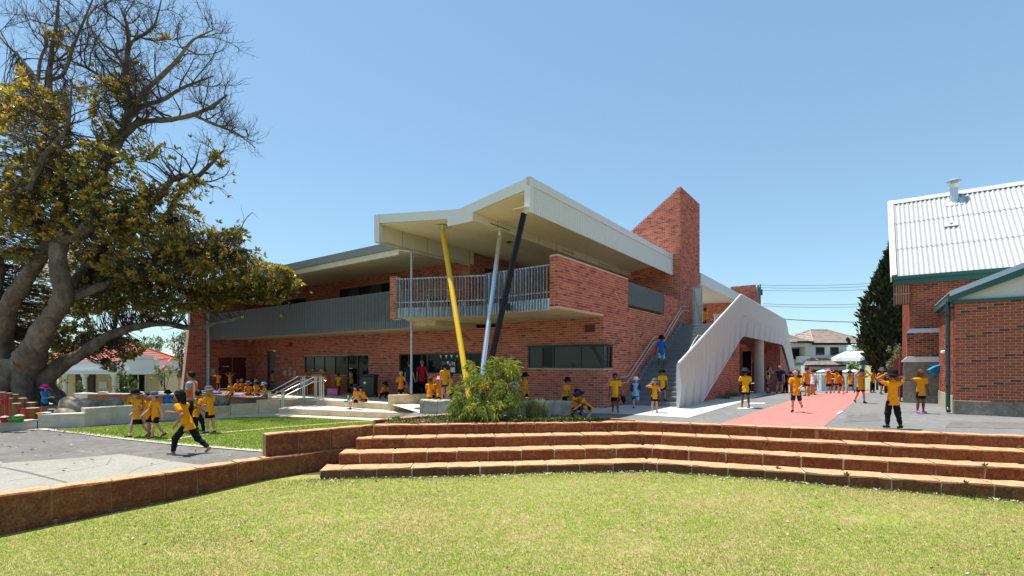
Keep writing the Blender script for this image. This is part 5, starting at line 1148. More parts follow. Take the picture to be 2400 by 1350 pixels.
# ------------------------------------------------------------------ the great fig tree
fig = thing('fig_tree', at(35, 940, 21.5) * [1, 1, 0], 'huge spreading fig tree with bare upper twigs and yellowing leaves at the left', 'tree')
TY = 21.5
limbs = [  # (px, py, depth offset, radius m)
 [(45, 965, 0, 1.25), (42, 905, 0, 1.0), (60, 860, -.2, .80), (78, 822, -.4, .66), (105, 768, -.8, .50), (146, 702, -1.2, .44), (140, 645, -1.4, .42), (137, 590, -1.5, .40), (150, 558, -1.5, .38), (190, 545, -1.4, .34), (222, 515, -1.2, .31), (222, 470, -1.0, .28), (232, 415, -.8, .27), (262, 355, -.6, .27), (293, 307, -.4, .25)],
 [(20, 960, .3, 1.0), (5, 870, .4, .75), (2, 790, .3, .58), (20, 720, 0, .46), (58, 660, -.3, .38), (95, 602, -.5, .32), (115, 560, -.6, .26), (150, 480, -.5, .22), (135, 400, -.3, .2), (130, 340, -.2, .19), (124, 280, 0, .17), (116, 200, .2, .14), (121, 120, .3, .11), (133, 50, .4, .08), (140, -40, .5, .05)],
 [(0, 900, .6, .7), (-18, 780, .8, .55), (-22, 700, .8, .48), (-10, 640, .6, .4), (-25, 560, .6, .35), (-50, 450, .5, .28), (-40, 300, .4, .2)],
 [(70, 940, .2, .9), (95, 893, .3, .62), (140, 858, .5, .42), (200, 822, .8, .34), (260, 785, 1.0, .27), (318, 766, 1.2, .22), (380, 758, 1.4, .18), (440, 768, 1.5, .155), (481, 765, 1.5, .15), (500, 757, 1.5, .135), (535, 750, 1.45, .12), (568, 741, 1.4, .115)],
 [(146, 700, -1.0, .34), (190, 690, -.6, .26), (235, 672, -.2, .24), (285, 656, .2, .2), (335, 650, .5, .18), (400, 665, .9, .16), (470, 690, 1.3, .13), (545, 700, 1.6, .11), (620, 708, 1.9, .08), (668, 686, 2.0, .05)],
 [(293, 307, -.4, .24), (300, 267, -.3, .20), (297, 210, -.2, .17), (295, 160, -.1, .15), (302, 100, 0, .12), (297, 55, .1, .08), (283, 20, .1, .05)],
 [(293, 307, -.4, .2), (318, 292, -.4, .16), (350, 283, -.5, .14), (400, 280, -.6, .13), (455, 268, -.6, .11), (500, 247, -.6, .09), (532, 222, -.7, .05)],
 [(455, 270, -.6, .08), (490, 286, -.7, .08), (530, 302, -.8, .07), (560, 315, -.9, .05), (598, 346, -1, .02)],
 [(300, 280, -.3, .15), (335, 248, 0, .13), (380, 235, .1, .11), (420, 210, .3, .09), (455, 195, .4, .07), (500, 178, .5, .04)],
 [(300, 270, -.3, .15), (340, 215, -.6, .13), (378, 178, -.9, .12), (412, 145, -1.1, .1), (432, 118, -1.2, .08), (455, 92, -1.3, .06), (500, 70, -1.4, .03)],
 [(304, 100, 0, .08), (330, 85, .2, .07), (360, 60, .4, .06), (372, 25, .5, .04), (380, -10, .6, .03)],
 [(300, 255, -.2, .13), (270, 205, .3, .11), (232, 175, .6, .1), (195, 155, .8, .08), (160, 140, .9, .05)],
 [(124, 285, 0, .14), (96, 220, .4, .12), (88, 195, .5, .15), (60, 150, .7, .08), (10, 98, .9, .05), (-20, 60, 1, .03)],
 [(222, 525, -1.2, .25), (300, 505, -.6, .2), (365, 470, -.2, .17), (400, 425, 0, .15), (433, 410, .1, .14), (468, 424, .1, .1)],
 [(395, 500, .2, .16), (423, 450, .3, .15), (467, 410, .4, .12), (500, 378, .4, .09), (523, 353, .4, .05)],
 [(68, 445, -2.2, .16), (100, 372, -2.2, .13), (140, 325, -2.2, .11), (160, 290, -2.2, .08), (168, 205, -2.2, .04)],
 [(285, 656, .2, .15), (345, 622, -.2, .13), (420, 610, -.5, .12), (480, 592, -.8, .1), (530, 586, -.9, .09), (572, 583, -1, .07)],
 [(222, 480, -1.0, .2), (190, 430, -.4, .15), (205, 380, .4, .12), (230, 330, .8, .08)],
 [(88, 195, .5, .1), (95, 140, .8, .08), (110, 90, 1, .06), (80, 30, 1.2, .03)],
 [(116, 190, .2, .1), (150, 170, -.3, .09), (175, 100, -.6, .07), (200, 40, -.8, .05), (225, -20, -1, .03)],
 [(297, 165, -.1, .1), (270, 125, -.5, .08), (240, 100, -.8, .06), (205, 50, -1, .05), (230, 10, -1.1, .03)],
 [(150, 690, -1, .3), (215, 610, 1.0, .2), (260, 560, 2.0, .15), (330, 530, 2.6, .1), (420, 520, 3, .07)],
]
SAMP, SRAD, SBARE = [], [], []
big = Tubes()
for li, Lm in enumerate(limbs):
    W_ = np.array([at(px, py, TY + dy) for px, py, dy, r in Lm]); rr = np.array([r for *_, r in Lm]) * .76
    P = smooth_path(W_, 6); rad = np.interp(np.linspace(0, len(Lm) - 1, len(P)), np.arange(len(Lm)), rr)
    P = P + RNG.normal(0, 1, P.shape) * (rad[:, None] * .05)
    t = Tubes(); a = rad * (1 + .06 * np.sin(np.arange(len(P)) * .9 + li)); t.add(P, a, 0, n=14 if rr[0] > .3 else 8)
    o = t.obj('trunk' if li < 3 else 'limb', 'bark', fig)
    if li == 3: MB().lathe([(0, 0), (.113, 0), (.113, .01), (0, .01)], P[-1] + [0.01, 0, 0], 12, M=np.array(Matrix.Rotation(R(90), 3, 'Y'))).build('cut_end', M['log_end'], o)
    for q, r_, pxy in zip(P, rad, np.linspace(0, 1, len(P))):
        if r_ < .42: SAMP.append(q); SRAD.append(r_); SBARE.append(q[2])
# root flares
for ang, ln in ((-80, 1.6), (-35, 1.5), (15, 1.35), (-120, 1.7), (60, 1.2)):
    d = np.array([math.cos(R(ang)), math.sin(R(ang)), 0]); c = at(40, 940, TY) * [1, 1, 0]
    t = Tubes(); t.add(smooth_path([c + Z_ * 1.6 + d * .4, c + Z_ * .5 + d * .95, c + d * 1.5 - Z_ * .05, c + d * ln - Z_ * .45], 4), .5, .12, n=8); t.obj('root', 'bark', fig)
SAMP, SRAD = np.array(SAMP), np.array(SRAD)
px_s = HX + F * SAMP[:, 0] / SAMP[:, 1]; py_s = HY - F * (SAMP[:, 2] - HC) / SAMP[:, 1]
# bare secondary branches and fine curling twigs
sec = Tubes(); tw = Tubes(); TIPS = []
def curl(p, d, L, n, upw, wob):
    out = [p]; d = nrm(d)
    for i in range(n):
        d = nrm(d + np.array([0, 0, upw]) + RNG.normal(0, wob, 3)); out.append(out[-1] + d * L / n)
    return np.array(out), d
cand = np.where((py_s < 470) | ((px_s > 300) & (py_s < 720)))[0]
for i in RNG.choice(cand, 240):
    p = SAMP[i]; hi = py_s[i] < 380
    d = RNG.normal(0, 1, 3); d[1] *= .6; d[2] = abs(d[2]) * .5; r0 = min(SRAD[i] * .5, .055)
    P, e = curl(p, d, RNG.uniform(.9, 2.3) * (.4 if px_s[i] > 470 and py_s[i] < 440 else 1), 7, .10 if hi else .02, .22); sec.add(P, r0, .014, 5)
    for k in range(9 if hi else 5):
        j = RNG.integers(2, 8); d2 = nrm(P[j] - P[j - 1]) + RNG.normal(0, .75, 3) * [1, .7, 1]
        Q, e2 = curl(P[j], d2, RNG.uniform(.4, 1.15), 5, .17 if hi else .06, .22); tw.add(Q, .010, .0042, 3); TIPS.append((Q[-1], e2, hi))
        if hi:
            for _ in range(3):
                jj = RNG.integers(1, 5); Q2, e3 = curl(Q[jj], nrm(Q[jj] - Q[jj - 1]) + RNG.normal(0, .6, 3), RNG.uniform(.25, .7), 4, .18, .2); tw.add(Q2, .0065, .0035, 3)
sec.obj('branches', 'twig', fig)['kind'] = 'stuff'
# leaf rosettes placed in clumps around the limbs
zones = [(55, 330, 105, 125, -2.2, 1.6, 330), (10, 215, 60, 70, -1.5, 2, 110), (175, 450, 160, 115, -2.6, 1.8, 520), (335, 560, 165, 92, -1.8, 2.6, 560), (480, 610, 135, 62, -1.4, 1.8, 360), (610, 665, 88, 44, .6, 2.4, 260), (55, 520, 90, 90, -2.4, 1, 260), (150, 650, 190, 85, 1.2, 5.0, 620), (325, 690, 150, 55, -.4, 2.4, 330), (60, 770, 150, 80, 2.0, 5.5, 420), (235, 800, 110, 45, 1.6, 3.4, 170), (480, 690, 140, 36, .4, 2.2, 230), (260, 220, 120, 70, -1.2, 1.2, 45), (150, 250, 70, 80, -1, 1, 60), (420, 470, 90, 55, -.8, 1.2, 80), (110, 80, 70, 50, 0, 1, 12), (360, 120, 60, 40, -.5, .8, 8), (560, 545, 70, 40, -1, .6, 40), (290, 330, 90, 60, -1.4, 1.2, 70), (515, 365, 16, 22, .2, .6, 14), (300, 850, 60, 22, 1.4, 2.2, 24)]
C, Dv, Sz, Tn = [], [], [], []
for (cx, cy, rx, ry, y0, y1, n) in zones:
    sub = [(RNG.normal(0, .55, 2)) for _ in range(max(n // 14, 3))]
    for _ in range(int(n * 2.0)):
        s_ = sub[RNG.integers(len(sub))]; a = s_ + RNG.normal(0, .24, 2); rr = np.hypot(*a)
        if rr > 1.08: a *= 1.0 / rr
        px, py = cx + rx * a[0], cy + ry * a[1]; p = at(px, py, TY + RNG.uniform(y0, y1))
        dist = np.linalg.norm(SAMP - p, axis=1); i = int(np.argmin(dist))
        if dist[i] < 2.6 and dist[i] > .25:
            mid = (SAMP[i] + p) / 2 + RNG.normal(0, .12, 3); tw.add(np.array([SAMP[i], mid, p]), min(.02, SRAD[i] * .3), .007, 3)
        ax = nrm(p - SAMP[i] + RNG.normal(0, .35, 3) + Z_ * .25)
        k = RNG.integers(8, 14); dd = rand_dirs(k, .12, ax, .95); C.append(np.repeat(p[None], k, 0) + dd * .03 - ax * RNG.uniform(0, .10, k)[:, None]); Dv.append(dd)
        Sz.append(RNG.uniform(.13, .215, k)); base_t = np.clip(RNG.beta(1.8, 2.0) + (.13 if py < 640 else -.08), 0, 1); Tn.append(np.clip(base_t + RNG.normal(0, .2, k), 0, 1))
for (q, e, hi) in TIPS:
    if not hi and RNG.random() < .5:
        k = 7; dd = rand_dirs(k, .1, e, .9); C.append(np.repeat(q[None], k, 0)); Dv.append(dd); Sz.append(RNG.uniform(.14, .22, k)); Tn.append(RNG.random(k))
tw.obj('twigs', 'twig', fig)['kind'] = 'stuff'
C, Dv, Sz, Tn = map(np.concatenate, (C, Dv, Sz, Tn))
foliage('crown', fig, C, Dv, Sz, 'leaf_fig', Tn, keep=290, width=.42)
# ------------------------------------------------------------------ smaller trees and shrubs
def small_tree(name, base, trunk_h, blobs, n, size, m, label, cat='tree', group=None, bare=.06, keep=0, width=.4, stems=1, droop=0, tone0=.5):
    """blobs: list of (centre, radii)"""
    t = thing(name, base, label, cat, group); base = np.asarray(base, float)
    tb = Tubes(); 
    for s_ in range(stems):
        c0 = np.asarray(blobs[s_ % len(blobs)][0]); tb.add(smooth_path([base + [RNG.normal(0, .05) * stems, RNG.normal(0, .05) * stems, 0], base + (c0 - base) * .45 + RNG.normal(0, .06, 3), c0], 4), bare, bare * .5, 7)
    for c, r in blobs:
        c = np.asarray(c); r = np.asarray(r)
        for _ in range(6): 
            e = c + rand_dirs(1)[0] * r * .75; s0 = base + (c - base) * RNG.uniform(.55, .95); tb.add(np.array([s0, (s0 + e) / 2 + RNG.normal(0, .05, 3), e]), bare * .4, bare * .1, 4)
    tb.obj('trunk', 'twig', t)
    tot = sum(np.prod(r) ** (2 / 3) for _, r in blobs); C, D, T = [], [], []
    for c, r in blobs:
        k = int(n * np.prod(r) ** (2 / 3) / tot); nc = max(k // 22, 3)
        cl = rand_dirs(nc) * (RNG.random(nc) ** .45)[:, None]; w = RNG.integers(nc, size=k)
        q = cl[w] + RNG.normal(0, .16, (k, 3)); C.append(np.asarray(c) + q * np.asarray(r)); D.append(rand_dirs(k, .1 - droop, cl[w] * .9, .9)); T.append(np.clip(tone0 + RNG.normal(0, .1, nc)[w] + RNG.normal(0, .2, k), 0, 1))
    C, D, T = map(np.concatenate, (C, D, T))
    foliage('crown', t, C, D, RNG.uniform(size * .7, size * 1.25, len(C)), m, T, keep=keep, width=width, droop=droop); return t
def blob(px, py, Y, rx, ry, rd=None): return (at(px, py, Y), (rx * Y / F, (rd or rx) * Y / F, ry * Y / F))
def bz(px, Y, z): q = at(px, 0, Y); q[2] = z; return q
small_tree('garden_tree', bz(120, 37, -2), 1, [blob(122, 895, 37, 26, 20), blob(140, 905, 37, 12, 12)], 420, .24, 'leaf_green', 'small dark green bush before the white house near the fig trunk', 'shrub')
small_tree('garden_tree', bz(295, 37, -2), 1, [blob(292, 900, 37, 20, 22), blob(312, 895, 37, 12, 10), blob(285, 885, 37, 8, 9)], 420, .24, 'leaf_green', 'small dark leaved tree before the white house window', 'shrub')
small_tree('garden_tree', bz(185, 37, -2), 1, [blob(180, 905, 37, 10, 16), blob(192, 908, 37, 8, 10)], 140, .2, 'leaf_green', 'thin sparse plant before the porch column', 'shrub')
small_tree('garden_tree', bz(390, 36, -2), 1, [blob(385, 872, 36, 22, 16), blob(372, 866, 36, 12, 12)], 520, .17, 'leaf_grey', 'pale grey green round headed tree by the pale fence', 'tree')
small_tree('garden_tree', bz(428, 35, -2), 1, [blob(425, 820, 35, 22, 34), blob(415, 795, 35, 14, 16), blob(430, 870, 35, 16, 18), blob(436, 785, 35, 12, 20)], 1500, .17, 'leaf_grey', 'taller grey green tree against the end of the school wall', 'tree', bare=.09)
small_tree('distant_tree', bz(350, 70, -2), 1, [blob(345, 810, 70, 36, 16), blob(310, 815, 70, 22, 12), blob(375, 808, 70, 20, 14)], 1300, .34, 'leaf_green', 'dark rounded tree beyond the grey roof', 'tree')
small_tree('street_tree', bz(2010, 70, -1.5), 1, [blob(2012, 826, 70, 24, 14), blob(1998, 838, 70, 12, 10), blob(2040, 822, 70, 18, 12), blob(2018, 812, 70, 12, 8)], 900, .32, 'leaf_grey', 'sparse yellow green street tree behind the white canopy', 'tree', bare=.12)
small_tree('hedge_shrub', bz(2002, 54, -1.2), 1, [blob(1998, 860, 54, 18, 14), blob(2014, 868, 54, 12, 10), blob(1990, 868, 54, 8, 8)], 800, .24, 'leaf_green', 'bright green rounded shrub behind the gate pillars', 'shrub', tone0=.8)
small_tree('garden_shrub', bz(2098, 27, 0), 1, [blob(2100, 830, 27, 13, 24), blob(2090, 848, 27, 12, 18), blob(2104, 862, 27, 12, 16), blob(2092, 880, 27, 10, 16)], 900, .15, 'leaf_grey', 'silvery leaved shrub between cypress and red panel', 'shrub', tone0=.75)
for k, px in enumerate((1890, 2070)):
    small_tree('distant_tree', bz(px, 90, -2), 1, [blob(px, 842, 90, 40, 14), blob(px + 40, 846, 90, 30, 10)], 700, .4, 'leaf_green', ('dark far tree behind the rendered house', 'dark far trees beyond the white canopy')[k], 'tree')
# cypress: narrow pointed column of tight upright sprays
cyp = thing('cypress_tree', bz(2075, 30, -.2), 'tall dark cypress tree behind the old brick hall', 'tree')
CYY = 30.0; prof_c = [(575, 3, 2098), (610, 14, 2094), (650, 24, 2087), (700, 38, 2078), (745, 46, 2072), (775, 47, 2072), (810, 44, 2076), (850, 34, 2082), (880, 22, 2086), (893, 10, 2088)]
pyv = np.array([a for a, *_ in prof_c]); wv = np.array([b for _, b, _ in prof_c]); cv = np.array([c for *_, c in prof_c])
n = 9000; py = RNG.uniform(575, 893, n); nb = 260; bpy_ = RNG.uniform(580, 890, nb); ba_ = RNG.uniform(0, 2 * math.pi, nb); w = RNG.integers(nb, size=n)
py = np.clip(bpy_[w] + RNG.normal(0, 9, n), 574, 893); ang = ba_[w] + RNG.normal(0, .28, n); rad = (.62 + .40 * RNG.random(n)) * np.interp(py, pyv, wv) * (1 + .16 * np.sin(w * 1.7))
C = np.stack([(np.interp(py, pyv, cv) + rad * np.cos(ang) - HX) / F * CYY, CYY + rad * np.sin(ang) * CYY / F, HC + (HY - py) / F * CYY], 1)
D = np.stack([np.cos(ang) * .5, np.sin(ang) * .5, np.full(n, 1.0)], 1) + RNG.normal(0, .3, (n, 3)); D /= np.linalg.norm(D, axis=1)[:, None]
foliage('crown', cyp, C, D, RNG.uniform(.22, .5, n), 'leaf_cypress', np.clip(.45 + .3 * np.sin(w * 2.3) + RNG.normal(0, .15, n), 0, 1), width=.4)
cb = bz(2087, 30, -.4); ct_ = Tubes(); ct_.add(np.array([cb, cb + Z_ * 3, cb + Z_ * 7 + [.2, 0, 0]]), .3, .08, 8); ct_.obj('trunk', 'twig', cyp)
core = MB().lathe([(max(b - 12, 1) * .72 * CYY / F, HC + (HY - a) / F * CYY) for a, b, c in prof_c[::-1]], (X_(2082, CYY), CYY, 0), 10); core.build('inner_mass', M['leaf_cypress'], cyp)
# bed shrub in front of the raking posts
small_tree('planted_shrub', (-.55, 14.35, .0), 1, [blob(1180, 868, 14.0, 38, 30), blob(1125, 900, 13.9, 44, 34), blob(1083, 925, 13.8, 32, 26), blob(1185, 912, 14.0, 38, 36), blob(1118, 858, 14.1, 22, 20), blob(1140, 952, 13.8, 60, 24), blob(1206, 884, 14.2, 20, 28), blob(1092, 952, 13.7, 40, 24), blob(1185, 950, 13.9, 40, 26)], 2900, .165, 'leaf_bush', 'glossy green shrub with drooping leaves in front of the coloured posts', 'shrub', keep=260, width=.26, stems=5, droop=.35, bare=.025, tone0=.55)
def reeds(name, c, n, h, spread, label, m='reed', arch=.5, tone0=.4, seed=True):
    c = np.asarray(c, float); V = []; Fc = []; T = []
    for i in range(n):
        a = RNG.uniform(0, 2 * math.pi); L = h * RNG.uniform(.55, 1.1); b = c + np.array([math.cos(a), math.sin(a), 0]) * RNG.random() * spread * .35
        o = np.array([math.cos(a), math.sin(a), 0]) * spread * RNG.random() * arch; w = np.array([-math.sin(a), math.cos(a), 0]) * .006; k = len(V)
        for f in (0, .4, .75, 1.0): p = b + o * f ** 1.8 + Z_ * L * (f - .18 * f ** 3); V += [p - w * (1.05 - f), p + w * (1.05 - f)]
        Fc += [(k + 2 * j, k + 2 * j + 1, k + 2 * j + 3, k + 2 * j + 2) for j in range(3)]; T += [np.clip(tone0 + RNG.normal(0, .28), 0, 1)] * 3
    t = thing(name, c, label, 'plant'); o = np_obj('blades', np.array(V), [np.array(Fc)], M[m], t, tone=np.array(T)); o['kind'] = 'stuff'; return t
reeds('ornamental_grass', gp(1255, 984, .0), 1300, .72, .85, 'wispy ornamental grass clump right of the glossy shrub')
reeds('rush_clump', gp(1085, 983, .0), 500, .62, .45, 'dark upright rush clump at the left foot of the glossy shrub', tone0=.2)
reeds('grass_tuft', B(9.5, -2.4, 0), 300, .34, 1.3, 'low grass tuft along the wall foot under the stair screen', tone0=.25)
reeds('grass_tuft', B(7.6, -2.4, 0), 220, .28, 1.0, 'small grass tuft nearer the stair foot', tone0=.25)
# ground cover in the bed
n = 5200; a, b = RNG.random(n), RNG.random(n); P = np.stack([-3.3 + 6.2 * a, 12.95 + .1 * 0 + (2.0 - abs(a - .42) * 2.3) * b, np.full(n, .01)], 1)
P[:, 1] = np.maximum(P[:, 1], 13.1 + .08 * (P[:, 0] + 3.3)); dens = np.sin(P[:, 0] * 3.1) + np.sin(P[:, 1] * 4.2 + P[:, 0]) > -.6; P = P[dens & (P[:, 0] < 2.4)]
V, F_, T = leaf_arrays(P + Z_ * RNG.uniform(0, .10, len(P))[:, None], rand_dirs(len(P), .5), RNG.uniform(.04, .09, len(P)), RNG.random(len(P)), width=.5)
o = np_obj('ground_cover', V, [F_], M['leaf_green'], None, tone=T); tag(o, 'low green ground cover in the triangular planting bed', 'ground cover', kind='stuff')
# ------------------------------------------------------------------ grass
def grass(name, X, Y, z, h, m, tone, wid=.006, label=None):
    n = len(X); a = RNG.uniform(0, 2 * math.pi, n); b = np.stack([X, Y, z - .004], 1); w = np.stack([np.cos(a), np.sin(a), np.zeros(n)], 1) * wid
    tip = b + np.stack([RNG.normal(0, .5, n) * h, RNG.normal(0, .5, n) * h, h], 1); V = np.stack([b - w, b + w, tip], 1).reshape(-1, 3)
    o = np_obj(name, V, [np.arange(3 * n).reshape(-1, 3)], M[m], None, tone=tone); tag(o, label, 'grass', kind='stuff'); return o
def patchy(X, Y, s): 
    return (np.sin(X * 1.7 * s + 1.3 * np.sin(Y * .9 * s)) + np.sin(Y * 2.3 * s + X * .6 * s + 2) + .7 * np.sin(X * 4.1 * s - Y * 3.3 * s) + .5 * np.sin(X * 9 * s + 4 * np.sin(Y * 5 * s))) / 3.2
n = 430000; Yg = 5.0 + (13.0 - 5.0) * RNG.random(n) ** 1.25; Xg = (RNG.random(n) * 2 - 1) * (Yg * 1.06 + .4)
front = np.array([lineX((x, 0), (0, 1), pA + nl * TD * 3, dl)[1] for x in (-5, 3.3)]); 
yf = np.where(Xg < 3.36 + .2, np.interp(Xg, [-5, 3.3], front), 0); q0 = lineX(pA + nl * TD * 3, dl, pB + nr_ * TD * 3, dr); yr = q0[1] + (Xg - q0[0]) * dr[1] / dr[0]
lim = np.where(Xg < q0[0], np.interp(Xg, [-5, 3.3], front), yr)
xl_ = np.interp(Yg, [4.6, 7.83, 9.38, 10.84, 13], [-10.2, -8.0, -6.5, -5.35, -2.6])
ok = (Yg < lim + .02) & (Xg > xl_ + .05)
bare = np.exp(-(((Xg - 6.2) / .75) ** 2 + ((Yg - 8.55) / .28) ** 2)) + .6 * np.exp(-(((Xg + 2.9) / .9) ** 2 + ((Yg - 8.6) / .3) ** 2)) + .55 * np.exp(-(((Xg + 4.6) / 1.0) ** 2 + ((Yg - 7.1) / .22) ** 2)) + .5 * np.exp(-(((Xg - 1.9) / .6) ** 2 + ((Yg - 7.3) / .25) ** 2))
near_wall = np.clip((xl_ + .42 - Xg) / .42, 0, 1)  # thins the blades along the foot of the left wall
ok &= RNG.random(n) > bare * .85; ok &= RNG.random(n) > near_wall * .55
Xg, Yg, lim = Xg[ok], Yg[ok], lim[ok]
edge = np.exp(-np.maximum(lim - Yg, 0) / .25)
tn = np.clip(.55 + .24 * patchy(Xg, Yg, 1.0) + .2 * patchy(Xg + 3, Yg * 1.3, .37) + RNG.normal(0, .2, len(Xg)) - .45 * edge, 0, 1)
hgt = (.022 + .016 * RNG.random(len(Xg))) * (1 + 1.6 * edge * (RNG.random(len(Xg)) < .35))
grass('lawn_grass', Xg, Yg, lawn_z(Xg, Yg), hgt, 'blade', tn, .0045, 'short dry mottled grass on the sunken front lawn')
P4 = np.array([gp(112, 1009, ZY), gp(305, 1031, ZY), gp(430, 1044, ZY), gp(610, 1058, ZY), (-5.4, 11.35, 0), (-3.75, 12.75, 0), gp(975, 990, ZY), gp(655, 979, ZY), gp(560, 979, ZY), gp(330, 996, ZY)])[:, :2]
n = 150000; Yg = RNG.uniform(11, 20, n); Xg = RNG.uniform(-16, -3, n); ins = np.zeros(n, bool); j = len(P4) - 1
for i in range(len(P4)):
    c = ((P4[i, 1] > Yg) != (P4[j, 1] > Yg)) & (Xg < (P4[j, 0] - P4[i, 0]) * (Yg - P4[i, 1]) / (P4[j, 1] - P4[i, 1] + 1e-12) + P4[i, 0]); ins ^= c; j = i
Xg, Yg = Xg[ins], Yg[ins]
grass('left_lawn_grass', Xg, Yg, np.full(len(Xg), ZY + .012), .03 + .02 * RNG.random(len(Xg)), 'blade2', np.clip(.45 + .3 * patchy(Xg, Yg, 1.3) + RNG.normal(0, .2, len(Xg)), 0, 1), .008, 'greener grass on the raised left lawn')
# weeds and dry leaf litter
for i, (px, py, z) in enumerate(((1432, 1059, -.49), (1825, 1098, -.74), (1985, 1113, -.74), (2262, 1133, -.74), (2310, 1093, -.49))):
    c = gp(px, py, z + .01); k = 26; V, F_, T = leaf_arrays(np.repeat(c[None], k, 0), rand_dirs(k, .5), RNG.uniform(.05, .11, k), RNG.random(k), width=.25)
    o = np_obj('weed', V, [F_], M['leaf_green'], None, tone=T); tag(o, ('small weed nearest the bend of the steps', 'weed sprouting on the lower tread right of the bend', 'weed beside a pale joint in the third tread', 'weed at the lower right treads', 'weed at the far right on the second tread')[i], 'weed', 'weeds in the step joints')
n = 1300; u = RNG.random(n); Xl = np.where(u < .8, RNG.uniform(-4.5, 11, n), RNG.uniform(-7, 10, n)); Yl = np.where(u < .8, np.where(Xl < q0[0], np.interp(Xl, [-5, 3.3], front), q0[1] + (Xl - q0[0]) * dr[1] / dr[0]) - np.abs(RNG.normal(.04, .14, n)), RNG.uniform(5.4, 10.5, n))
ok = (Xl > np.interp(Yl, [4.6, 7.83, 9.38, 10.84, 13], [-10, -7.8, -6.3, -5.1, -2.4])); Xl, Yl = Xl[ok], Yl[ok]
d = rand_dirs(len(Xl)); d[:, 2] *= .25; d /= np.linalg.norm(d, axis=1)[:, None]
V, F_, T = leaf_arrays(np.stack([Xl, Yl, lawn_z(Xl, Yl) + .03], 1), d, RNG.uniform(.03, .085, len(Xl)), RNG.random(len(Xl)), width=.42)
o = np_obj('leaf_litter', V, [F_], M['litter'], None, tone=T); tag(o, 'scattered dry leaves on the front lawn', 'leaves', kind='stuff')
n = 240; Xl, Yl = RNG.uniform(-17, -6, n), RNG.uniform(9.3, 16.8, n); ok = (Xl < -5.8 - (11 - Yl) * .9) & (np.abs(Xl) < Yl * 1.05); Xl, Yl = Xl[ok], Yl[ok]; d = rand_dirs(len(Xl)); d[:, 2] *= .2; d /= np.linalg.norm(d, axis=1)[:, None]
V, F_, T = leaf_arrays(np.stack([Xl, Yl, np.full(len(Xl), ZY + .05)], 1), d, RNG.uniform(.05, .13, len(Xl)), RNG.random(len(Xl)) * .7, width=.42)
o = np_obj('leaf_litter', V, [F_], M['litter'], None, tone=T); tag(o, 'scattered dry fig leaves on the lower yard', 'leaves', kind='stuff')
# ------------------------------------------------------------------ people: one continuous surface per body, taken from a distance field
def surface_net(f, lo, h):
    """f: 3-D samples; returns vertices and quads of the zero surface"""
    s = f < 0; n = np.array(f.shape) - 1
    c = [s[i:i + n[0], j:j + n[1], k:k + n[2]] for i in (0, 1) for j in (0, 1) for k in (0, 1)]
    cnt = sum(q.astype(np.int8) for q in c); act = (cnt > 0) & (cnt < 8)
    idx = -np.ones(n, np.int64); ai = np.argwhere(act); idx[act] = np.arange(len(ai))
    acc = np.zeros((len(ai), 3)); w = np.zeros(len(ai))
    offs = [(i, j, k) for i in (0, 1) for j in (0, 1) for k in (0, 1)]; I, J, K = ai.T
    for a in range(8):
        for b in range(a + 1, 8):
            d = np.subtract(offs[b], offs[a])
            if abs(d).sum() != 1: continue
            fa = f[I + offs[a][0], J + offs[a][1], K + offs[a][2]]; fb = f[I + offs[b][0], J + offs[b][1], K + offs[b][2]]
            m = (fa < 0) != (fb < 0); t = np.where(m, fa / (fa - fb + 1e-12), 0)
            acc += np.where(m[:, None], np.array(offs[a]) + t[:, None] * d, 0); w += m
    V = lo + (ai + acc / w[:, None]) * h; Q = []
    for ax in range(3):
        u, v = (ax + 1) % 3, (ax + 2) % 3
        sl0 = [slice(1, -1)] * 3; sl0[ax] = slice(0, -1); sl1 = [slice(1, -1)] * 3; sl1[ax] = slice(1, None)
        A, Bq = s[tuple(sl0)], s[tuple(sl1)]; e = np.argwhere(A != Bq)
        if not len(e): continue
        p = e.copy(); p[:, u] += 1; p[:, v] += 1; ins = A[tuple(e.T)]
        du, dv = np.eye(3, dtype=int)[u], np.eye(3, dtype=int)[v]
        q = np.stack([idx[tuple((p - du - dv).T)], idx[tuple((p - dv).T)], idx[tuple(p.T)], idx[tuple((p - du).T)]], 1)
        q[~ins] = q[~ins][:, ::-1]; Q.append(q)
    return V, np.concatenate(Q)
def cone_d(P, a, b, ra, rb, fl=None, k=1.0, cap=False):
    a, b = np.asarray(a, float), np.asarray(b, float)
    if fl is not None: # flatten along the direction fl
        m = (a + b) / 2; P = P + ((P - m) @ fl)[..., None] * fl * (k - 1); a = a + np.dot(a - m, fl) * fl * (k - 1); b = b + np.dot(b - m, fl) * fl * (k - 1)
    ba = b - a; L2 = np.dot(ba, ba) + 1e-12; q = P - a; t = np.clip(q @ ba / L2, 0, 1); d = np.linalg.norm(q - t[..., None] * ba, axis=-1) - (ra + (rb - ra) * t)
    if cap: d = np.maximum(d, (P - b) @ (ba / math.sqrt(L2)))
    return d
def smin(a, b, k):
    h = np.clip(.5 + .5 * (b - a) / k, 0, 1); return b + (a - b) * h - k * h * (1 - h)
def mesh_sdf(prims, h, k=.02, post=None, pad=.05):
    E = np.concatenate([[p['a'] - p['R'], p['a'] + p['R'], p['b'] - p['R'], p['b'] + p['R']] for p in prims]); lo, hi = E.min(0) - pad, E.max(0) + pad
    n = np.ceil((hi - lo) / h).astype(int) + 1
    G = np.stack(np.meshgrid(*[lo[i] + h * np.arange(n[i]) for i in range(3)], indexing='ij'), -1)
    f = None
    for p in prims:
        d = cone_d(G, p['a'], p['b'], p['ra'], p['rb'], p.get('fl'), p.get('k', 1.0), p.get('cap', False)); f = d if f is None else smin(f, d, p.get('sm', k))
    if post: f = post(G, f)
    return surface_net(f, lo, h)
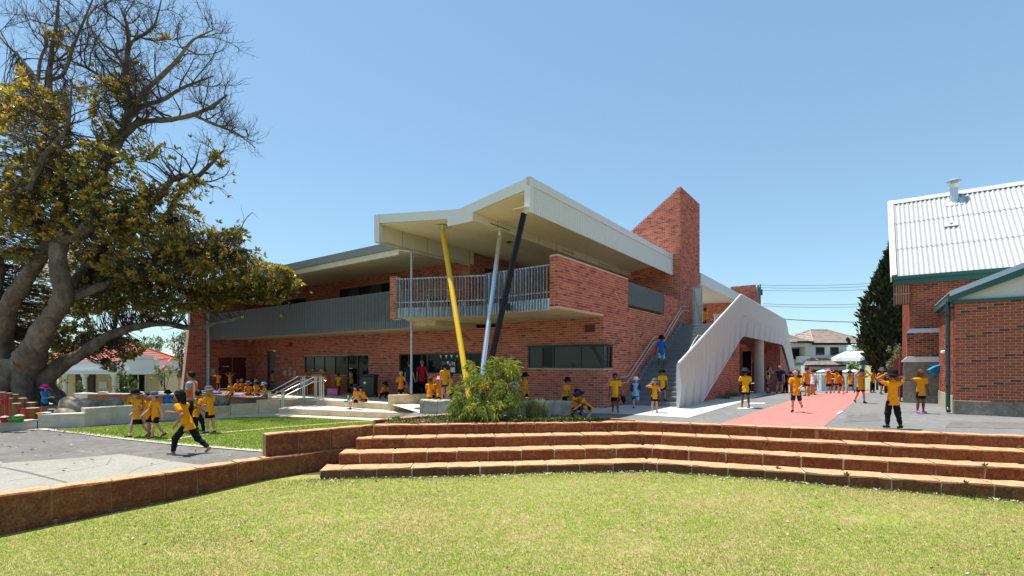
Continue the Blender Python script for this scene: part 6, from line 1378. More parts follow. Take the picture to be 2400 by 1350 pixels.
def pr(a, b, ra, rb, **k): return dict(a=np.asarray(a, float), b=np.asarray(b, float), ra=ra, rb=rb, R=max(ra, rb) * 1.35, **k)
def ldir(fwd, out, sx):
    f, o = R(fwd), R(out); return np.array([sx * math.sin(o), -math.sin(f) * math.cos(o), -math.cos(f) * math.cos(o)])
# pose: lean, hd (head pitch, turn), arms L/R: (up fwd, up out, fore fwd, fore out), legs L/R: (thigh fwd, out, shin fwd, out)
POSES = dict(
    stand=dict(lean=2, head=(5, 0), arms=((4, 9, 14, 4), (6, 8, 16, 6)), legs=((2, 4, -2, 3), (-2, 4, -3, 4))),
    walk=dict(lean=4, head=(6, 0), arms=((24, 8, 48, 2), (-22, 9, -4, 6)), legs=((-18, 2, -34, 2), (22, 2, 8, 2))),
    stroll=dict(lean=3, head=(8, 0), arms=((-10, 10, 6, 6), (14, 10, 30, 2)), legs=((12, 3, 2, 3), (-12, 3, -22, 3))),
    run=dict(lean=17, head=(14, 0), arms=((-42, 16, 30, 10), (38, 10, 100, -20)), legs=((38, 3, 10, 0), (-28, 4, -48, 2))),
    skip=dict(lean=5, head=(-4, 0), arms=((16, 10, 70, -10), (10, 10, 34, -8)), legs=((-16, 3, -58, 0), (10, 3, -4, 2))),
    sitfloor=dict(lean=12, head=(18, 0), arms=((24, 14, 70, -24), (26, 14, 80, -24)), legs=((82, 42, 66, -62), (82, 42, 62, -58)), seat=True),
    situp=dict(lean=8, head=(10, 0), arms=((40, 12, 150, -20), (26, 12, 70, -18)), legs=((78, 16, -20, 6), (80, 18, -26, 6)), seat=True),
    sitedge=dict(lean=6, head=(8, 0), arms=((10, 12, 40, -8), (12, 12, 50, -10)), legs=((84, 8, 4, 3), (82, 9, -8, 3)), seat=True),
    crouch=dict(lean=34, head=(26, 0), arms=((46, 12, 60, -6), (60, 10, 76, -10)), legs=((104, 16, -42, 6), (100, 18, -46, 6))),
    armsup=dict(lean=-1, head=(-6, 0), arms=((150, 52, 190, -62), (150, 52, 190, -62)), legs=((6, 4, -2, 3), (-8, 4, -12, 4))),
    hatfix=dict(lean=0, head=(0, 0), arms=((128, 46, 180, -46), (128, 46, 180, -46)), legs=((12, 3, 2, 3), (-12, 3, -30, 3))),
    drink=dict(lean=0, head=(-2, 0), arms=((44, 14, 142, -24), (40, 16, 120, -26)), legs=((2, 4, -2, 3), (-2, 4, -3, 4))),
    eat=dict(lean=2, head=(6, 0), arms=((98, 62, 150, -52), (40, 14, 126, -26)), legs=((2, 3, -1, 2), (-3, 3, -4, 3))),
    point=dict(lean=0, head=(4, 0), arms=((84, 66, 88, 60), (4, 9, 12, 6)), legs=((3, 4, -2, 3), (-4, 4, -5, 4))),
    wave=dict(lean=0, head=(-2, 0), arms=((4, 9, 12, 6), (30, 58, 172, 24)), legs=((3, 5, -2, 4), (-3, 5, -4, 4))),
    hold=dict(lean=2, head=(12, 0), arms=((20, 10, 82, -16), (18, 10, 84, -14)), legs=((2, 4, -2, 3), (-4, 4, -5, 4))),
    downstep=dict(lean=3, head=(14, 0), arms=((-8, 16, 14, 8), (14, 12, 40, 2)), legs=((30, 4, -10, 2), (2, 4, -4, 3))),
    climb=dict(lean=6, head=(16, 0), arms=((10, 10, 30, 2), (8, 10, 20, 4)), legs=((44, 3, -4, 2), (-8, 3, -18, 3))),
)
MIRR = lambda p: dict(p, arms=p['arms'][::-1], legs=p['legs'][::-1])
PGROUP = 'people around the school yard'
ICO = None
def person(label, px, py, z, H, face, pose, Y=None, top='shirt', bottom='shorts', bcol='blacks', hat=None, hair='hair_k', long=False, skin='skin_b', shoe='shoe_k', sock=False, head_turn=None, mirror=False, adult=False, fine=False, lean=None, vest=None, bag=None, held=None, long_sleeve=False, sleeve_m=None, bare=False, collar=True, hatbrim=.075, name='person', seat_h=None, emblem=False):
    """px, py: where the feet (or the seat) are in the photograph, z: height of that surface"""
    p = POSES[pose]; p = MIRR(p) if mirror else p
    base = gp(px, py, z) if Y is None else np.array([(px - HX) / F * Y, Y, z])
    ln = R(p['lean'] if lean is None else lean); T = np.array([0, -math.sin(ln), math.cos(ln)]); FW = np.array([0, -math.cos(ln), -math.sin(ln)])
    hf = .152 if not adult else .128; hip_h = .47 if not adult else .505; shw = .105 if not adult else .118
    th, sh = (hip_h - .035) * .52 * H, (hip_h - .035) * .48 * H; tor = (1 - hip_h - hf - .045) * H
    pel = np.zeros(3); neck = pel + T * tor; headc = neck + T * (.035 * H) + np.array([0, -.012 * H, hf * .52 * H])
    hp_ = R(p['head'][0]); yaw = R(p['head'][1] if head_turn is None else head_turn)
    Rh = np.array(Matrix.Rotation(yaw, 3, 'Z') @ Matrix.Rotation(hp_, 3, 'X')); hfw = Rh @ np.array([0, -1, 0]); hup = Rh @ np.array([0, 0, 1]); hsd = Rh @ np.array([1, 0, 0])
    g = .86 if not adult else 1.0
    J = {}
    for i, sx in ((0, 1), (1, -1)):
        a = p['arms'][i]; l = p['legs'][i]
        s_ = neck - T * .035 * H + np.array([sx * shw * H, 0, 0]); e = s_ + ldir(a[0], a[1], sx) * .165 * H; w = e + ldir(a[2], a[3], sx) * .135 * H; hd = w + ldir(a[2], a[3], sx) * .045 * H
        h0 = pel + np.array([sx * .052 * H, 0, -.01 * H]); kn = h0 + ldir(l[0], l[1], sx) * th; an = kn + ldir(l[2], l[3], sx) * sh
        J[i] = (s_, e, w, hd, h0, kn, an, sx, ldir(a[2], a[3], sx), ldir(l[2], l[3], sx))
    vox = max(.0095, min(.024, 1.15 * base[1] / F)) if not fine else max(.0085, .8 * base[1] / F)
    B_, SH, BT = [], [], []
    x = np.array([1.0, 0, 0])
    tor_pr = lambda q: [pr(pel + T * -.01 * H, pel + T * tor * .45, (.076 * g + q) * H * .95, (.072 * g + q) * H, fl=FW, k=1.3), pr(pel + T * tor * .45, neck - T * .07 * H, (.072 * g + q) * H, (.080 * g + q) * H, fl=FW, k=1.38), pr(neck - T * .035 * H - x * shw * .82 * H, neck - T * .035 * H + x * shw * .82 * H, (.036 + q * .8) * H, (.036 + q * .8) * H)]
    B_ += tor_pr(-.004) + [pr(neck - T * .03 * H, headc - hup * .04 * H, .030 * H, .027 * H)]
    hr_ = hf * .47 * H
    B_ += [pr(headc + hup * .012 * H - hfw * .004 * H, headc + hup * .012 * H + hfw * .004 * H, hr_ * 1.0, hr_ * .98, fl=hsd, k=1.14), pr(headc + hfw * hr_ * .22 - hup * hr_ * .45, headc + hfw * hr_ * .36 - hup * hr_ * .80, hr_ * .62, hr_ * .40, sm=.014), pr(headc + hfw * hr_ * .86 - hup * hr_ * .12, headc + hfw * hr_ * 1.02 - hup * hr_ * .30, hr_ * .07, hr_ * .13, sm=.006)]
    for q in (1, -1): B_.append(pr(headc + hsd * q * hr_ * .86 - hup * hr_ * .12, headc + hsd * q * hr_ * .93 - hup * hr_ * .28, hr_ * .13, hr_ * .10, sm=.006))
    FING = MB()
    for i in (0, 1):
        s_, e, w, hd, h0, kn, an, sx, fd, sd = J[i]
        B_ += [pr(s_, e, .030 * g * H, .024 * g * H), pr(e, w, .0245 * g * H, .0165 * H), pr(w, hd, .0165 * H, .0185 * H, sm=.012)]
        B_ += [pr(h0, kn, .053 * g * H, .035 * g * H), pr(kn, kn + (an - kn) * .4, .035 * g * H, .034 * g * H), pr(kn + (an - kn) * .4, an, .034 * g * H, .020 * g * H)]
        ft = np.array([sx * .12, -1.0, 0]); foot_dir = nrm(ft - sd * np.dot(ft, sd) * .75) if abs(sd[2]) > .3 or True else ft
        toe = an + foot_dir * .075 * H + np.array([0, 0, -.012 * H]) * (1 if sd[2] < -.6 else 0); heel = an - foot_dir * .018 * H + sd * .018 * H; tt = toe + sd * .016 * H
        B_ += [pr(an, an + sd * .012 * H, .020 * H, .021 * H), pr(heel, tt, .019 * H, .015 * H, sm=.012)]
        J[i] += (heel, tt, foot_dir)
        # five separate fingers, each two bent joints
        sdv = nrm(np.cross(fd, np.array([0.13, .8, .55]))); up_ = np.cross(sdv, fd); fr = .0058 * H
        for q in range(4):
            b0 = hd + sdv * (q - 1.5) * .0092 * H + fd * .010 * H; l1 = (.024, .027, .025, .020)[q] * H; m_ = b0 + nrm(fd + up_ * .25) * l1; t_ = m_ + nrm(fd + up_ * .9) * l1 * .8
            FING.tube([b0, m_, t_], [fr, fr * .92, fr * .7], 5)
        b0 = w + fd * .016 * H - sdv * .012 * H; FING.tube([b0, b0 + nrm(fd * .7 - sdv) * .022 * H, b0 + nrm(fd * .7 - sdv) * .022 * H + nrm(fd + up_ * .3) * .018 * H], [fr * 1.1, fr, fr * .75], 5)
    # place in the world
    if p.get('seat'): low = pel[2] - .070 * H - (0 if pose != 'sitfloor' else .0)
    else: low = min(min(J[i][10][2], J[i][11][2]) for i in (0, 1)) - .019 * H
    yaw_w = R(face); Rw = np.array([[math.cos(yaw_w), -math.sin(yaw_w), 0], [math.sin(yaw_w), math.cos(yaw_w), 0], [0, 0, 1]])
    off = base - np.array([0, 0, low]); tw_ = lambda V: V @ Rw.T + off
    root = thing(name, base, label, 'person', PGROUP)
    def emit(prims, nm, m, post=None, k=.02, par=None, h=None):
        V, Q = mesh_sdf(prims, h or vox, k, post); return np_obj(nm, tw_(V), [Q], M[m], par or root, smooth=True)
    V, Q = mesh_sdf(B_, vox, .018)
    Vf = np.concatenate(FING.v); qs = np.array([f for f in FING.f if len(f) == 4]) + len(V)
    body = np_obj('body', tw_(np.concatenate([V, Vf])), [Q, qs], M[skin], root, smooth=True)
    # shirt
    hem = pel - T * .02 * H; nz = RNG.uniform(0, 6)
    def cutshirt(G, f): 
        f = f + (.005 * np.sin(G[..., 2] * 46 / H + G[..., 0] * 30 + nz) + .004 * np.sin(G[..., 2] * 25 - G[..., 0] * 42 + nz * 2)) * np.clip((neck[2] - G[..., 2]) / .3, 0, 1)
        f = np.maximum(f, -((G - (hem - T * (.062 if not p.get('seat') else .02) * H)) @ T)); return np.maximum(f, ((G - (neck + T * .008 * H)) @ T))
    SH = [dict(q, ra=q['ra'] + (.010 * H if j == 0 else .004 * H)) for j, q in enumerate(tor_pr(.010))]
    SH[0]['a'] = SH[0]['a'] - T * .075 * H; SH[0].update(ra=.106 * H * (.98 if adult else .93), k=1.12); SH[0]['R'] *= 1.2
    slv = []
    for i in (0, 1):
        s_, e = J[i][0], J[i][1]; fr_ = .62
        slv.append(pr(s_, s_ + (e - s_) * fr_, .041 * H, .040 * H, cap=True))
        if long_sleeve: slv += [pr(s_, e, .038 * H, .033 * H), pr(e, e + (J[i][2] - e) * .9, .033 * H, .026 * H, cap=True)]
    if not bare:
        if sleeve_m: emit(SH, 'shirt', top, cutshirt); [emit([slv[j] for j in range(len(slv)) if j // (len(slv) // 2) == i], 'sleeve', sleeve_m) for i in (0, 1)]
        else: emit(SH + slv, 'shirt', top, cutshirt, .022)
        if collar: 
            cdk = MB(); cc = neck + T * .006 * H; ax = nrm(np.cross(T, x)); 
            ring = [cc + (x * math.cos(a) * .040 + ax * math.sin(a) * .036) * H + T * (.010 * H if math.sin(a) > -.5 else .0) for a in np.linspace(0, 2 * math.pi, 13)]
            cdk.tube(ring, .009 * H, 6); V = tw_(np.concatenate(cdk.v)); np_obj('collar', V, [np.array([f for f in cdk.f if len(f) == 4])], M[top], root, smooth=True)
    if emblem:
        e_ = MB(); c_ = pel + T * tor * .74 + x * .035 * H + FW * (.078 * H); c_ = c_ + FW * .010 * H
        e_.tube([c_ + (x * math.cos(a) * .016 + T * math.sin(a) * .018) * H for a in np.linspace(-.6, 3.74, 9)], .0035 * H, 5); e_.tube([c_ - T * .018 * H - x * .02 * H, c_ - T * .018 * H + x * .02 * H], .0035 * H, 5)
        np_obj('emblem', tw_(np.concatenate(e_.v)), [np.array([f for f in e_.f if len(f) == 4])], M['print'], root)
    if vest:
        VS = [dict(q, ra=q['ra'] + .012 * H, rb=q['rb'] + .010 * H) for q in tor_pr(.012)[:2]] + [pr(neck - T * .035 * H - x * .06 * H, neck - T * .035 * H + x * .06 * H, .05 * H, .05 * H)]
        vo = emit(VS, 'vest', vest, lambda G, f: np.maximum(np.maximum(f, -((G - (hem - T * .01 * H)) @ T)), np.maximum((G - (neck + T * .004 * H)) @ T, np.where((G @ FW) > 0, .016 * H - np.abs(G[..., 0]) - .03 * np.clip(((pel + T * tor * .6)[2] - G[..., 2]) * 9, 0, 5), -1))))
        for q in ((-1, 1) if True else ()):
            VS2 = [dict(w_, ra=w_['ra'] + .004 * H, rb=w_['rb'] + .004 * H) for w_ in VS]
            emit(VS2, 'reflective_strip', 'reflect', lambda G, f, q=q: np.maximum(f, np.maximum(np.abs(G[..., 0] - q * .055 * H) - .017 * H, -((G - (hem + T * .03 * H)) @ T))), par=vo)
    # lower clothing
    if bottom == 'skirt':
        down = nrm(-T + .3 * (nrm(J[0][5] - J[0][4]) + nrm(J[1][5] - J[1][4]))); c0 = pel + T * .03 * H; c1 = pel + down * .19 * H
        emit([pr(c0, c1, .076 * H, .115 * H, fl=nrm(np.cross(x, down)), k=1.25, cap=True)], 'skirt', bcol, lambda G, f: np.maximum(f + .004 * np.sin(np.arctan2(G[..., 1] - pel[1], G[..., 0]) * 14), ((G - c0) @ -down) - .02 * H))
    elif bottom == 'dress':
        c0 = pel + T * .05 * H; c1 = pel + np.array([0, 0, -.30 * H]); emit([pr(c0, c1, .075 * H, .12 * H, cap=True)], 'skirt', bcol)
    elif bottom == 'longskirt':
        c0 = pel + T * .05 * H; c1 = pel + np.array([0, 0, -.42 * H]); emit([pr(c0, c1, .078 * H, .10 * H, cap=True)], 'skirt', bcol)
    else:
        fr_ = {'shorts': .62, 'longshorts': .9, 'trousers': 1.0}[bottom]
        PB = [pr(pel + T * .03 * H, pel - T * .02 * H, .070 * g * H, .074 * g * H, fl=FW, k=1.25)]
        for i in (0, 1):
            h0, kn, an = J[i][4], J[i][5], J[i][6]
            h1 = h0 + (kn - h0) * .10; PB.append(pr(h1, h0 + (kn - h0) * fr_, .056 * g * H + .004, .056 * g * H + .004, cap=bottom != 'trousers'))
            if bottom == 'trousers': PB += [pr(kn, kn + (an - kn) * .5, .047 * g * H, .043 * g * H), pr(kn + (an - kn) * .5, kn + (an - kn) * .93, .043 * g * H, .036 * g * H, cap=True)]
        emit(PB, bottom, bcol, lambda G, f: f + .003 * np.sin(G[..., 2] * 60 + nz), .02)
    # shoes
    for i in (0, 1):
        an, sd, heel, tt, fd = J[i][6], J[i][9], J[i][10], J[i][11], J[i][12]
        if shoe == 'bare': continue
        if shoe == 'shoe_w':
            so = MB(); so.obox((heel + tt) / 2 + sd * .018 * H, nrm(tt - heel) * (.052 * H), nrm(np.cross(tt - heel, sd)) * .021 * H, nrm(sd) * .005 * H)
            o_ = MB(); V = tw_(np.concatenate(so.v)); np_obj('sandal', V, [np.array(so.f)], M[shoe], root); continue
        emit([pr(heel + sd * .002, tt, .024 * H, .020 * H), pr(an, heel, .024 * H, .022 * H)], 'shoe', shoe, lambda G, f, sd=sd, an=an: np.maximum(f, -((G - (an - sd * .008 * H)) @ sd)), h=min(vox, .014))
        if sock: emit([pr(an - sd * .035 * H, an, .026 * H, .024 * H)], 'sock', 'sock', h=min(vox, .014))
    # hair and hat
    R_h = hr_ * 1.0
    if hair:
        HPm = [pr(headc + hup * .018 * H - hfw * .010 * H, headc + hup * .018 * H - hfw * .010 * H + hup * .004, R_h * 1.06, R_h * 1.06, fl=hsd, k=1.10)]
        if long: HPm += [pr(headc - hfw * R_h * .45, headc - hfw * R_h * .85 - hup * R_h * (2.0 if long is True else long) + hsd * R_h * .2, R_h * .85, R_h * .5, fl=hfw, k=1.3)] + [pr(headc + hsd * q * R_h * .72 - hfw * R_h * .1 + hup * R_h * .2, headc + hsd * q * R_h * .72 - hfw * R_h * .2 - hup * R_h * 1.2, R_h * .34, R_h * .2) for q in (1, -1)]
        emit(HPm, 'hair', hair, lambda G, f: np.maximum(f + .0045 * np.sin(G[..., 0] * 150 / H + 2 * np.sin(G[..., 2] * 30)) + .004 * np.sin(G[..., 1] * 110 + G[..., 2] * 40), np.minimum(((G - headc) @ hfw) - R_h * .30, ((headc + hup * R_h * .42 - G) @ hup))) if True else f, h=min(vox, .016))
    if hat:
        kind, hm = hat; hM = np.stack([hsd, -hfw, hup], 1); hc = headc + hup * R_h * .40 - hfw * R_h * .06; hb = MB()
        if kind == 'bucket': hb.lathe([(R_h * 1.12, 0), (R_h * 1.12 + hatbrim * H * .62, -.020 * H), (R_h * 1.14 + hatbrim * H * .62, -.026 * H), (R_h * 1.14, -.003 * H), (R_h * 1.10, .035 * H), (R_h * .96, .068 * H), (R_h * .5, .083 * H), (.001, .086 * H)], hc, 20, M=hM, cap=False)
        else:
            hb.lathe([(R_h * 1.10, -.01 * H), (R_h * 1.12, .02 * H), (R_h * .98, .058 * H), (R_h * .55, .078 * H), (.001, .083 * H)], hc, 18, M=hM, cap=False)
            hb.prism([hc + hsd * R_h * math.cos(a) * 1.0 + hfw * (R_h * .85 + R_h * .85 * max(math.sin(a), 0)) for a in np.linspace(0, math.pi, 9)], hup * .006 * H)
        V = tw_(np.concatenate(hb.v)); np_obj('hat', V, [np.array([f for f in hb.f if len(f) == n_]) for n_ in {len(f) for f in hb.f}], M[hm], root, smooth=kind == 'bucket')
    # face
    for q in (1, -1):
        m_ = MB().lathe([(0, -.0), (R_h * .13, .0), (R_h * .10, R_h * .05), (0, R_h * .07)], headc + hfw * R_h * .88 + hsd * q * R_h * .36 + hup * R_h * .02, 8, M=np.stack([hsd, hup, hfw], 1), cap=False)
        np_obj('eye', tw_(np.concatenate(m_.v)), [np.array(m_.f)], M['eye'], body)
    m_ = MB().obox(headc + hfw * R_h * .86 - hup * R_h * .62, hsd * R_h * .22, hup * R_h * .05, hfw * R_h * .10); np_obj('mouth', tw_(np.concatenate(m_.v)), [np.array(m_.f)], M['lip'], body)
    W_ = lambda q: tw_(np.asarray(q, float)[None])[0]
    return dict(root=root, hand=[W_(J[i][3]) for i in (0, 1)], fd=[Rw @ J[i][8] for i in (0, 1)], head=W_(headc), back=W_(neck - T * .16 * H - FW * .10 * H), T=Rw @ T, FW=Rw @ FW, neck=W_(neck), x=Rw @ x, H=H, pel=W_(pel))
def std(px, top_, feet, z): 
    Y = (HC - z) * F / (feet - HY); return (feet - top_) * Y / F
# ------------------------------------------------------------------ the crowd, one by one
BK = ('bucket', 'blacks')
S_ = std
# left foreground group on the lower yard
P_run = person('child with loose black hair and black trousers running to the left', 440, 1064, ZY, 1.56, -90, 'run', bottom='trousers', hair='hair_k', long=1.5, skin='skin_b', shoe='shoe_w', fine=True, emblem=True, top='shirt', head_turn=-8)
person('fair girl in black bucket hat, skirt and white socks walking beside the low grey wall', 322, 1025, ZY, 1.34, -22, 'walk', bottom='skirt', hat=BK, hair='hair_f', long=1.2, skin='skin_a', sock=True, fine=True, emblem=True, hatbrim=.09)
person('child in dark grey hat looking down with black sneakers', 366, 1027, ZY, 1.29, -30, 'walk', mirror=True, hat=('bucket', 'greyhat'), hair='hair_b', skin='skin_a', fine=True, emblem=True, head_turn=-10)
person('child half hidden behind the one in dark grey hat', 349, 1024, ZY, 1.24, -20, 'stroll', hair='hair_k', skin='skin_b', shoe='shoe_w')
bp = person('child with black backpack and blue shoes partly behind the running child', 462, 1017, ZY, 1.30, 150, 'walk', hair='hair_k', skin='skin_b', shoe='shoe_b', bottom='trousers')
person('girl in grey bucket hat and maroon shoes facing left', 492, 1016, ZY, 1.36, -100, 'hold', hat=('bucket', 'greyhat'), hair='hair_f', long=1.4, skin='skin_a', shoe='shoe_r', sock=True, fine=True)
person('man with dark hair and sunglasses in an orange reflective vest', 451, 1010, ZY, 1.80, -80, 'stand', top='check', bottom='trousers', bcol='navy', hair='hair_k', skin='skin_b', adult=True, vest='hivis', fine=True)
# sandpit
person('child in magenta hat and blue top standing in the sandpit', 104, 0, -.25, 1.05, 92, 'hold', Y=17.4, top='bluetop', bcol='navy', hat=('bucket', 'magenta'), hair='hair_k', long=1.2, skin='skin_b', fine=True)
person('dark haired child crouching behind the grey block wall', 296, 0, -.22, 1.12, 160, 'crouch', Y=18.9, hair='hair_k', skin='skin_b')
person('child in black hat crouching in the sandpit right of the first', 392, 0, -.22, 1.12, -150, 'crouch', Y=19.6, hat=BK, skin='skin_b', top='bluetop')
# deck by the red doors
DZ = .014
person('child in black hat hand to cheek before the red door', 512, 916, DZ, S_(512, 873, 916, 0), 12, 'eat', mirror=True, hat=BK, skin='skin_b', top='shirt3')
person('child with both arms raised to a black hat by the red door', 539, 914, DZ, S_(539, 871, 914, 0), 40, 'armsup', hat=BK, skin='skin_b', top='shirt2')
person('child sitting on the deck edge with bare legs hanging down', 543, 925, .02, 1.18, -12, 'sitedge', Y=24.3, skin='skin_b', hair='hair_k', shoe='bare')
for px, Y, fc, lab, hat, tp in ((557, 27.5, 30, 'child eating on the floor nearest the red door', None, 'shirt3'), (568, 28.2, 10, 'child in pale cap on the floor behind the one eating', ('cap', 'ltgrey'), 'shirt3'), (582, 29.0, 0, 'dark haired child at the back of the floor group', None, 'shirt3'), (583, 24.6, 15, 'child in grey hat cross legged in front of the floor group', ('bucket', 'greyhat'), 'shirt3'), (598, 24.4, 75, 'child in large black hat seen from behind on the deck floor', BK, 'shirt2'), (604, 27.2, -20, 'child in striped cap right side of the floor group', ('cap', 'ltgrey'), 'shirt3'), (594, 28.0, 0, 'child in dark clothes within the floor group', BK, 'navy'), (624, 23.4, -60, 'child in pale blue hat sitting near the handrail', ('bucket', 'palehat'), 'shirt2')):
    person(lab, px, 0, DZ, 1.16, fc, 'sitfloor', Y=Y, hat=hat, top=tp, skin='skin_b' if px != 624 else 'skin_a', mirror=px % 2 == 0)
person('child in black sun hat standing by the grey door', 640, 911, DZ, S_(640, 871, 911, 0), 5, 'stand', hat=BK, skin='skin_b', top='shirt3')
# terrace
person('child in patterned grey hat with dark trousers at the handrail', 754, 924, DZ, 1.22, 190, 'point', mirror=True, bottom='trousers', hat=('bucket', 'ltgrey'), top='shirt3', skin='skin_a')
person('child with pale cap behind the handrail', 733, 918, DZ, 1.2, 170, 'stand', hat=('cap', 'ltgrey'), top='white_cloth', bcol='ltgrey', skin='skin_a')
person('dark haired child seen from behind in yellow tee and skirt by the glazed doors', 793, 925, DZ, S_(793, 876, 925, 0), 178, 'stand', top='shirt2', bottom='skirt', hair='hair_k', skin='skin_c', shoe='shoe_r')
person('child in black hat holding out a hand before the glazed door', 824, 922, DZ, 1.24, -60, 'hold', top='shirt2', bottom='skirt', hat=BK, skin='skin_b')
person('child in black hat sitting on the top terrace step', 836, 0, .02, 1.18, -55, 'sitedge', Y=20.0, hat=BK, skin='skin_a')
person('hunched child in black hat sitting beside the green bin', 857, 0, DZ, 1.16, -40, 'situp', Y=20.7, hat=BK, skin='skin_a', top='shirt3', lean=30)
person('child crouching alone against the brick wall', 894, 935, DZ, 1.15, 60, 'crouch', hat=BK, skin='skin_b', bottom='trousers', top='shirt3')
person('fair girl in black skirt drinking from a white cup', 940, 0, DZ, 1.24, 14, 'drink', Y=20.9, bottom='skirt', hair='hair_f', skin='skin_a', top='shirt3')
person('woman in navy top and long patterned skirt in the doorway', 958, 0, DZ, 1.66, 150, 'stand', Y=22.8, top='navy', bottom='longskirt', bcol='floral', hair='hair_b', skin='skin_a', adult=True)
person('woman in red top and black trousers with her back turned in the doorway', 989, 0, DZ, 1.68, 176, 'stand', Y=23.1, top='red_cloth', bottom='trousers', hair='hair_f', skin='skin_a', adult=True, collar=False)
person('small child with pink hat low behind the seat wall', 949, 0, DZ, 1.0, 30, 'crouch', Y=21.4, hat=('bucket', 'pinkhat'), skin='skin_a')
person('boy with short dark hair sitting on the rough wall seen from behind', 1007, 0, .44, 1.18, 160, 'sitedge', Y=16.5, hair='hair_b', skin='skin_b', top='shirt3')
person('girl in pink striped hat sitting beside the short haired boy', 1029, 0, .44, 1.18, 170, 'sitedge', Y=16.6, hat=('bucket', 'pinkhat'), hair='hair_f', long=2.0, skin='skin_a', top='shirt3')
person('child in black cap standing on the rough wall with back turned', 1043, 0, .44, 1.13, 185, 'stand', Y=16.3, hat=('cap', 'navy'), skin='skin_a', bcol='navy', shoe='shoe_w')
person('child in dark cap hidden behind those on the rough wall', 1026, 0, DZ, 1.3, 30, 'stand', Y=18.4, hat=('cap', 'blacks'), skin='skin_b')
person('child in yellow behind the one standing on the wall', 1057, 0, DZ, 1.22, -60, 'stand', Y=18.2, hair='hair_k', skin='skin_b', top='shirt2')
# right of the shrub
pp = person('child in black hat reading a sheet behind the glossy shrub', 1233, 0, .0, 1.24, -75, 'hold', Y=16.6, hat=BK, skin='skin_a', hair='hair_f')
person('child in black hat sitting on the end of the rough wall', 1322, 0, .43, 1.2, 60, 'sitedge', Y=15.9, hat=BK, skin='skin_b', lean=14)
person('dark haired child squatting against the rough wall end', 1346, 976, .012, 1.15, 40, 'crouch', hair='hair_k', skin='skin_c', top='shirt3', lean=12)
cr = person('child in wide navy hat bending to touch the dark paving', 1379, 975, .012, 1.27, -62, 'crouch', hat=('bucket', 'navy'), skin='skin_a', hatbrim=.12, lean=48, shoe='shoe_w')
gh = person('girl in yellow polo and black skirt carrying a black hat', 1442, 967, .012, 1.24, -18, 'stroll', bottom='skirt', hair='hair_k', skin='skin_c', shoe='shoe_w', fine=True, top='shirt2')
person('child in sky blue rash vest, striped shorts and white hat', 1490, 957, .012, 1.08, -12, 'skip', hat=('bucket', 'white_cloth'), top='sky_rash', sleeve_m='navy', long_sleeve=True, bcol='boardshort', bottom='longshorts', skin='skin_a', fine=True, hair='hair_f')
ea = person('fair child shading the face and eating at the stair foot', 1534, 966, .012, 1.05, -8, 'eat', mirror=True, hat=('bucket', 'greyhat'), hair='hair_f', skin='skin_a', sock=True, shoe='shoe_w', fine=True)
def on_stair(px, py): # where a foot at that pixel meets the flight
    best = None
    for k, (t0, z1) in enumerate(prof):
        Y = (HC - z1) * F / (py - HY) if abs(py - HY) > 1 else None
        for tt_ in np.linspace(t0, t0 + TR, 6):
            for w_ in np.linspace(.3, 1.9, 17):
                q = B(tt_, -w_, z1); e = abs(HX + F * q[0] / q[1] - px) + abs(HY - F * (q[2] - HC) / q[1] - py)
                if best is None or e < best[0]: best = (e, q)
    return best[1]
q = on_stair(1552, 936); person('child in black hat and sneakers stepping down the lower stairs', 1552, 0, q[2], 1.17, -8, 'downstep', Y=q[1], hat=BK, skin='skin_b', fine=True, emblem=True, top='shirt2')
q = on_stair(1550, 866); person('boy in royal blue tee and striped shorts coming down the stairs', 1550, 0, q[2], 1.32, -14, 'downstep', mirror=True, Y=q[1], top='royal', bcol='boardshort', bottom='longshorts', hat=BK, skin='skin_c', shoe='shoe_b', fine=True)
# right hand plaza
fr = person('child in wide navy hat holding a green frisbee', 1747, 956, .014, 1.36, 165, 'hold', hat=('bucket', 'navy'), hatbrim=.11, skin='skin_c', shoe='shoe_w', fine=True, top='shirt2')
person('laughing brown haired child skipping over the pink path', 1866, 966, .01, 1.36, -42, 'skip', hair='hair_b', long=.9, skin='skin_a', bcol='navy', bottom='longshorts', fine=True, top='shirt')
def far(lab, px, top_, feet, face, pose, **k):
    # stand on the gently falling plaza
    z = 0.0
    for _ in range(6): Y = (HC - z) * F / (feet - HY); z = plaza_z(Y) + .012
    return person(lab, px, 0, z, (feet - top_) * Y / F, face, pose, Y=Y, **k)
far('woman in lime vest and dark floral dress beside the concrete column', 1800, 862, 921, 60, 'stand', top='navy', bottom='dress', bcol='floral', hair='hair_b', skin='skin_a', adult=True, vest='hivis_y')
far('man in navy polo and khaki shorts raising one arm', 1827, 858, 922, -6, 'wave', top='navy', bottom='longshorts', bcol='khaki', hair='hair_b', skin='skin_a', adult=True, hat=None)
far('person in dark jacket by the undercroft wall', 1841, 870, 920, 20, 'stand', top='blacks', bottom='trousers', hair='hair_k', skin='skin_b')
far('child in grey top crouching near the undercroft wall', 1852, 872, 920, -20, 'hold', top='greyhat', bottom='longshorts', bcol='ltgrey', hair='hair_b', skin='skin_a', hat=BK)
far('child in dark jumper and pink shorts beside the stair screen end', 1872, 869, 921, 170, 'walk', top='blacks', bcol='pinkhat', hair='hair_b', skin='skin_a')
far('brown haired child seen from behind with left arm stretched out', 1891, 861, 928, 186, 'point', hair='hair_b', skin='skin_a', top='shirt3', mirror=True)
yb = far('child in pale top holding a yellow bag', 1905, 866, 925, 120, 'stand', top='white_cloth', bcol='pinkhat', hair='hair_b', long=1.0, skin='skin_a')
far('child in pink and white hat with back turned on the pink path', 1942, 867, 922, 178, 'stand', hat=('bucket', 'pinkhat'), bottom='skirt', skin='skin_a', top='shirt3')
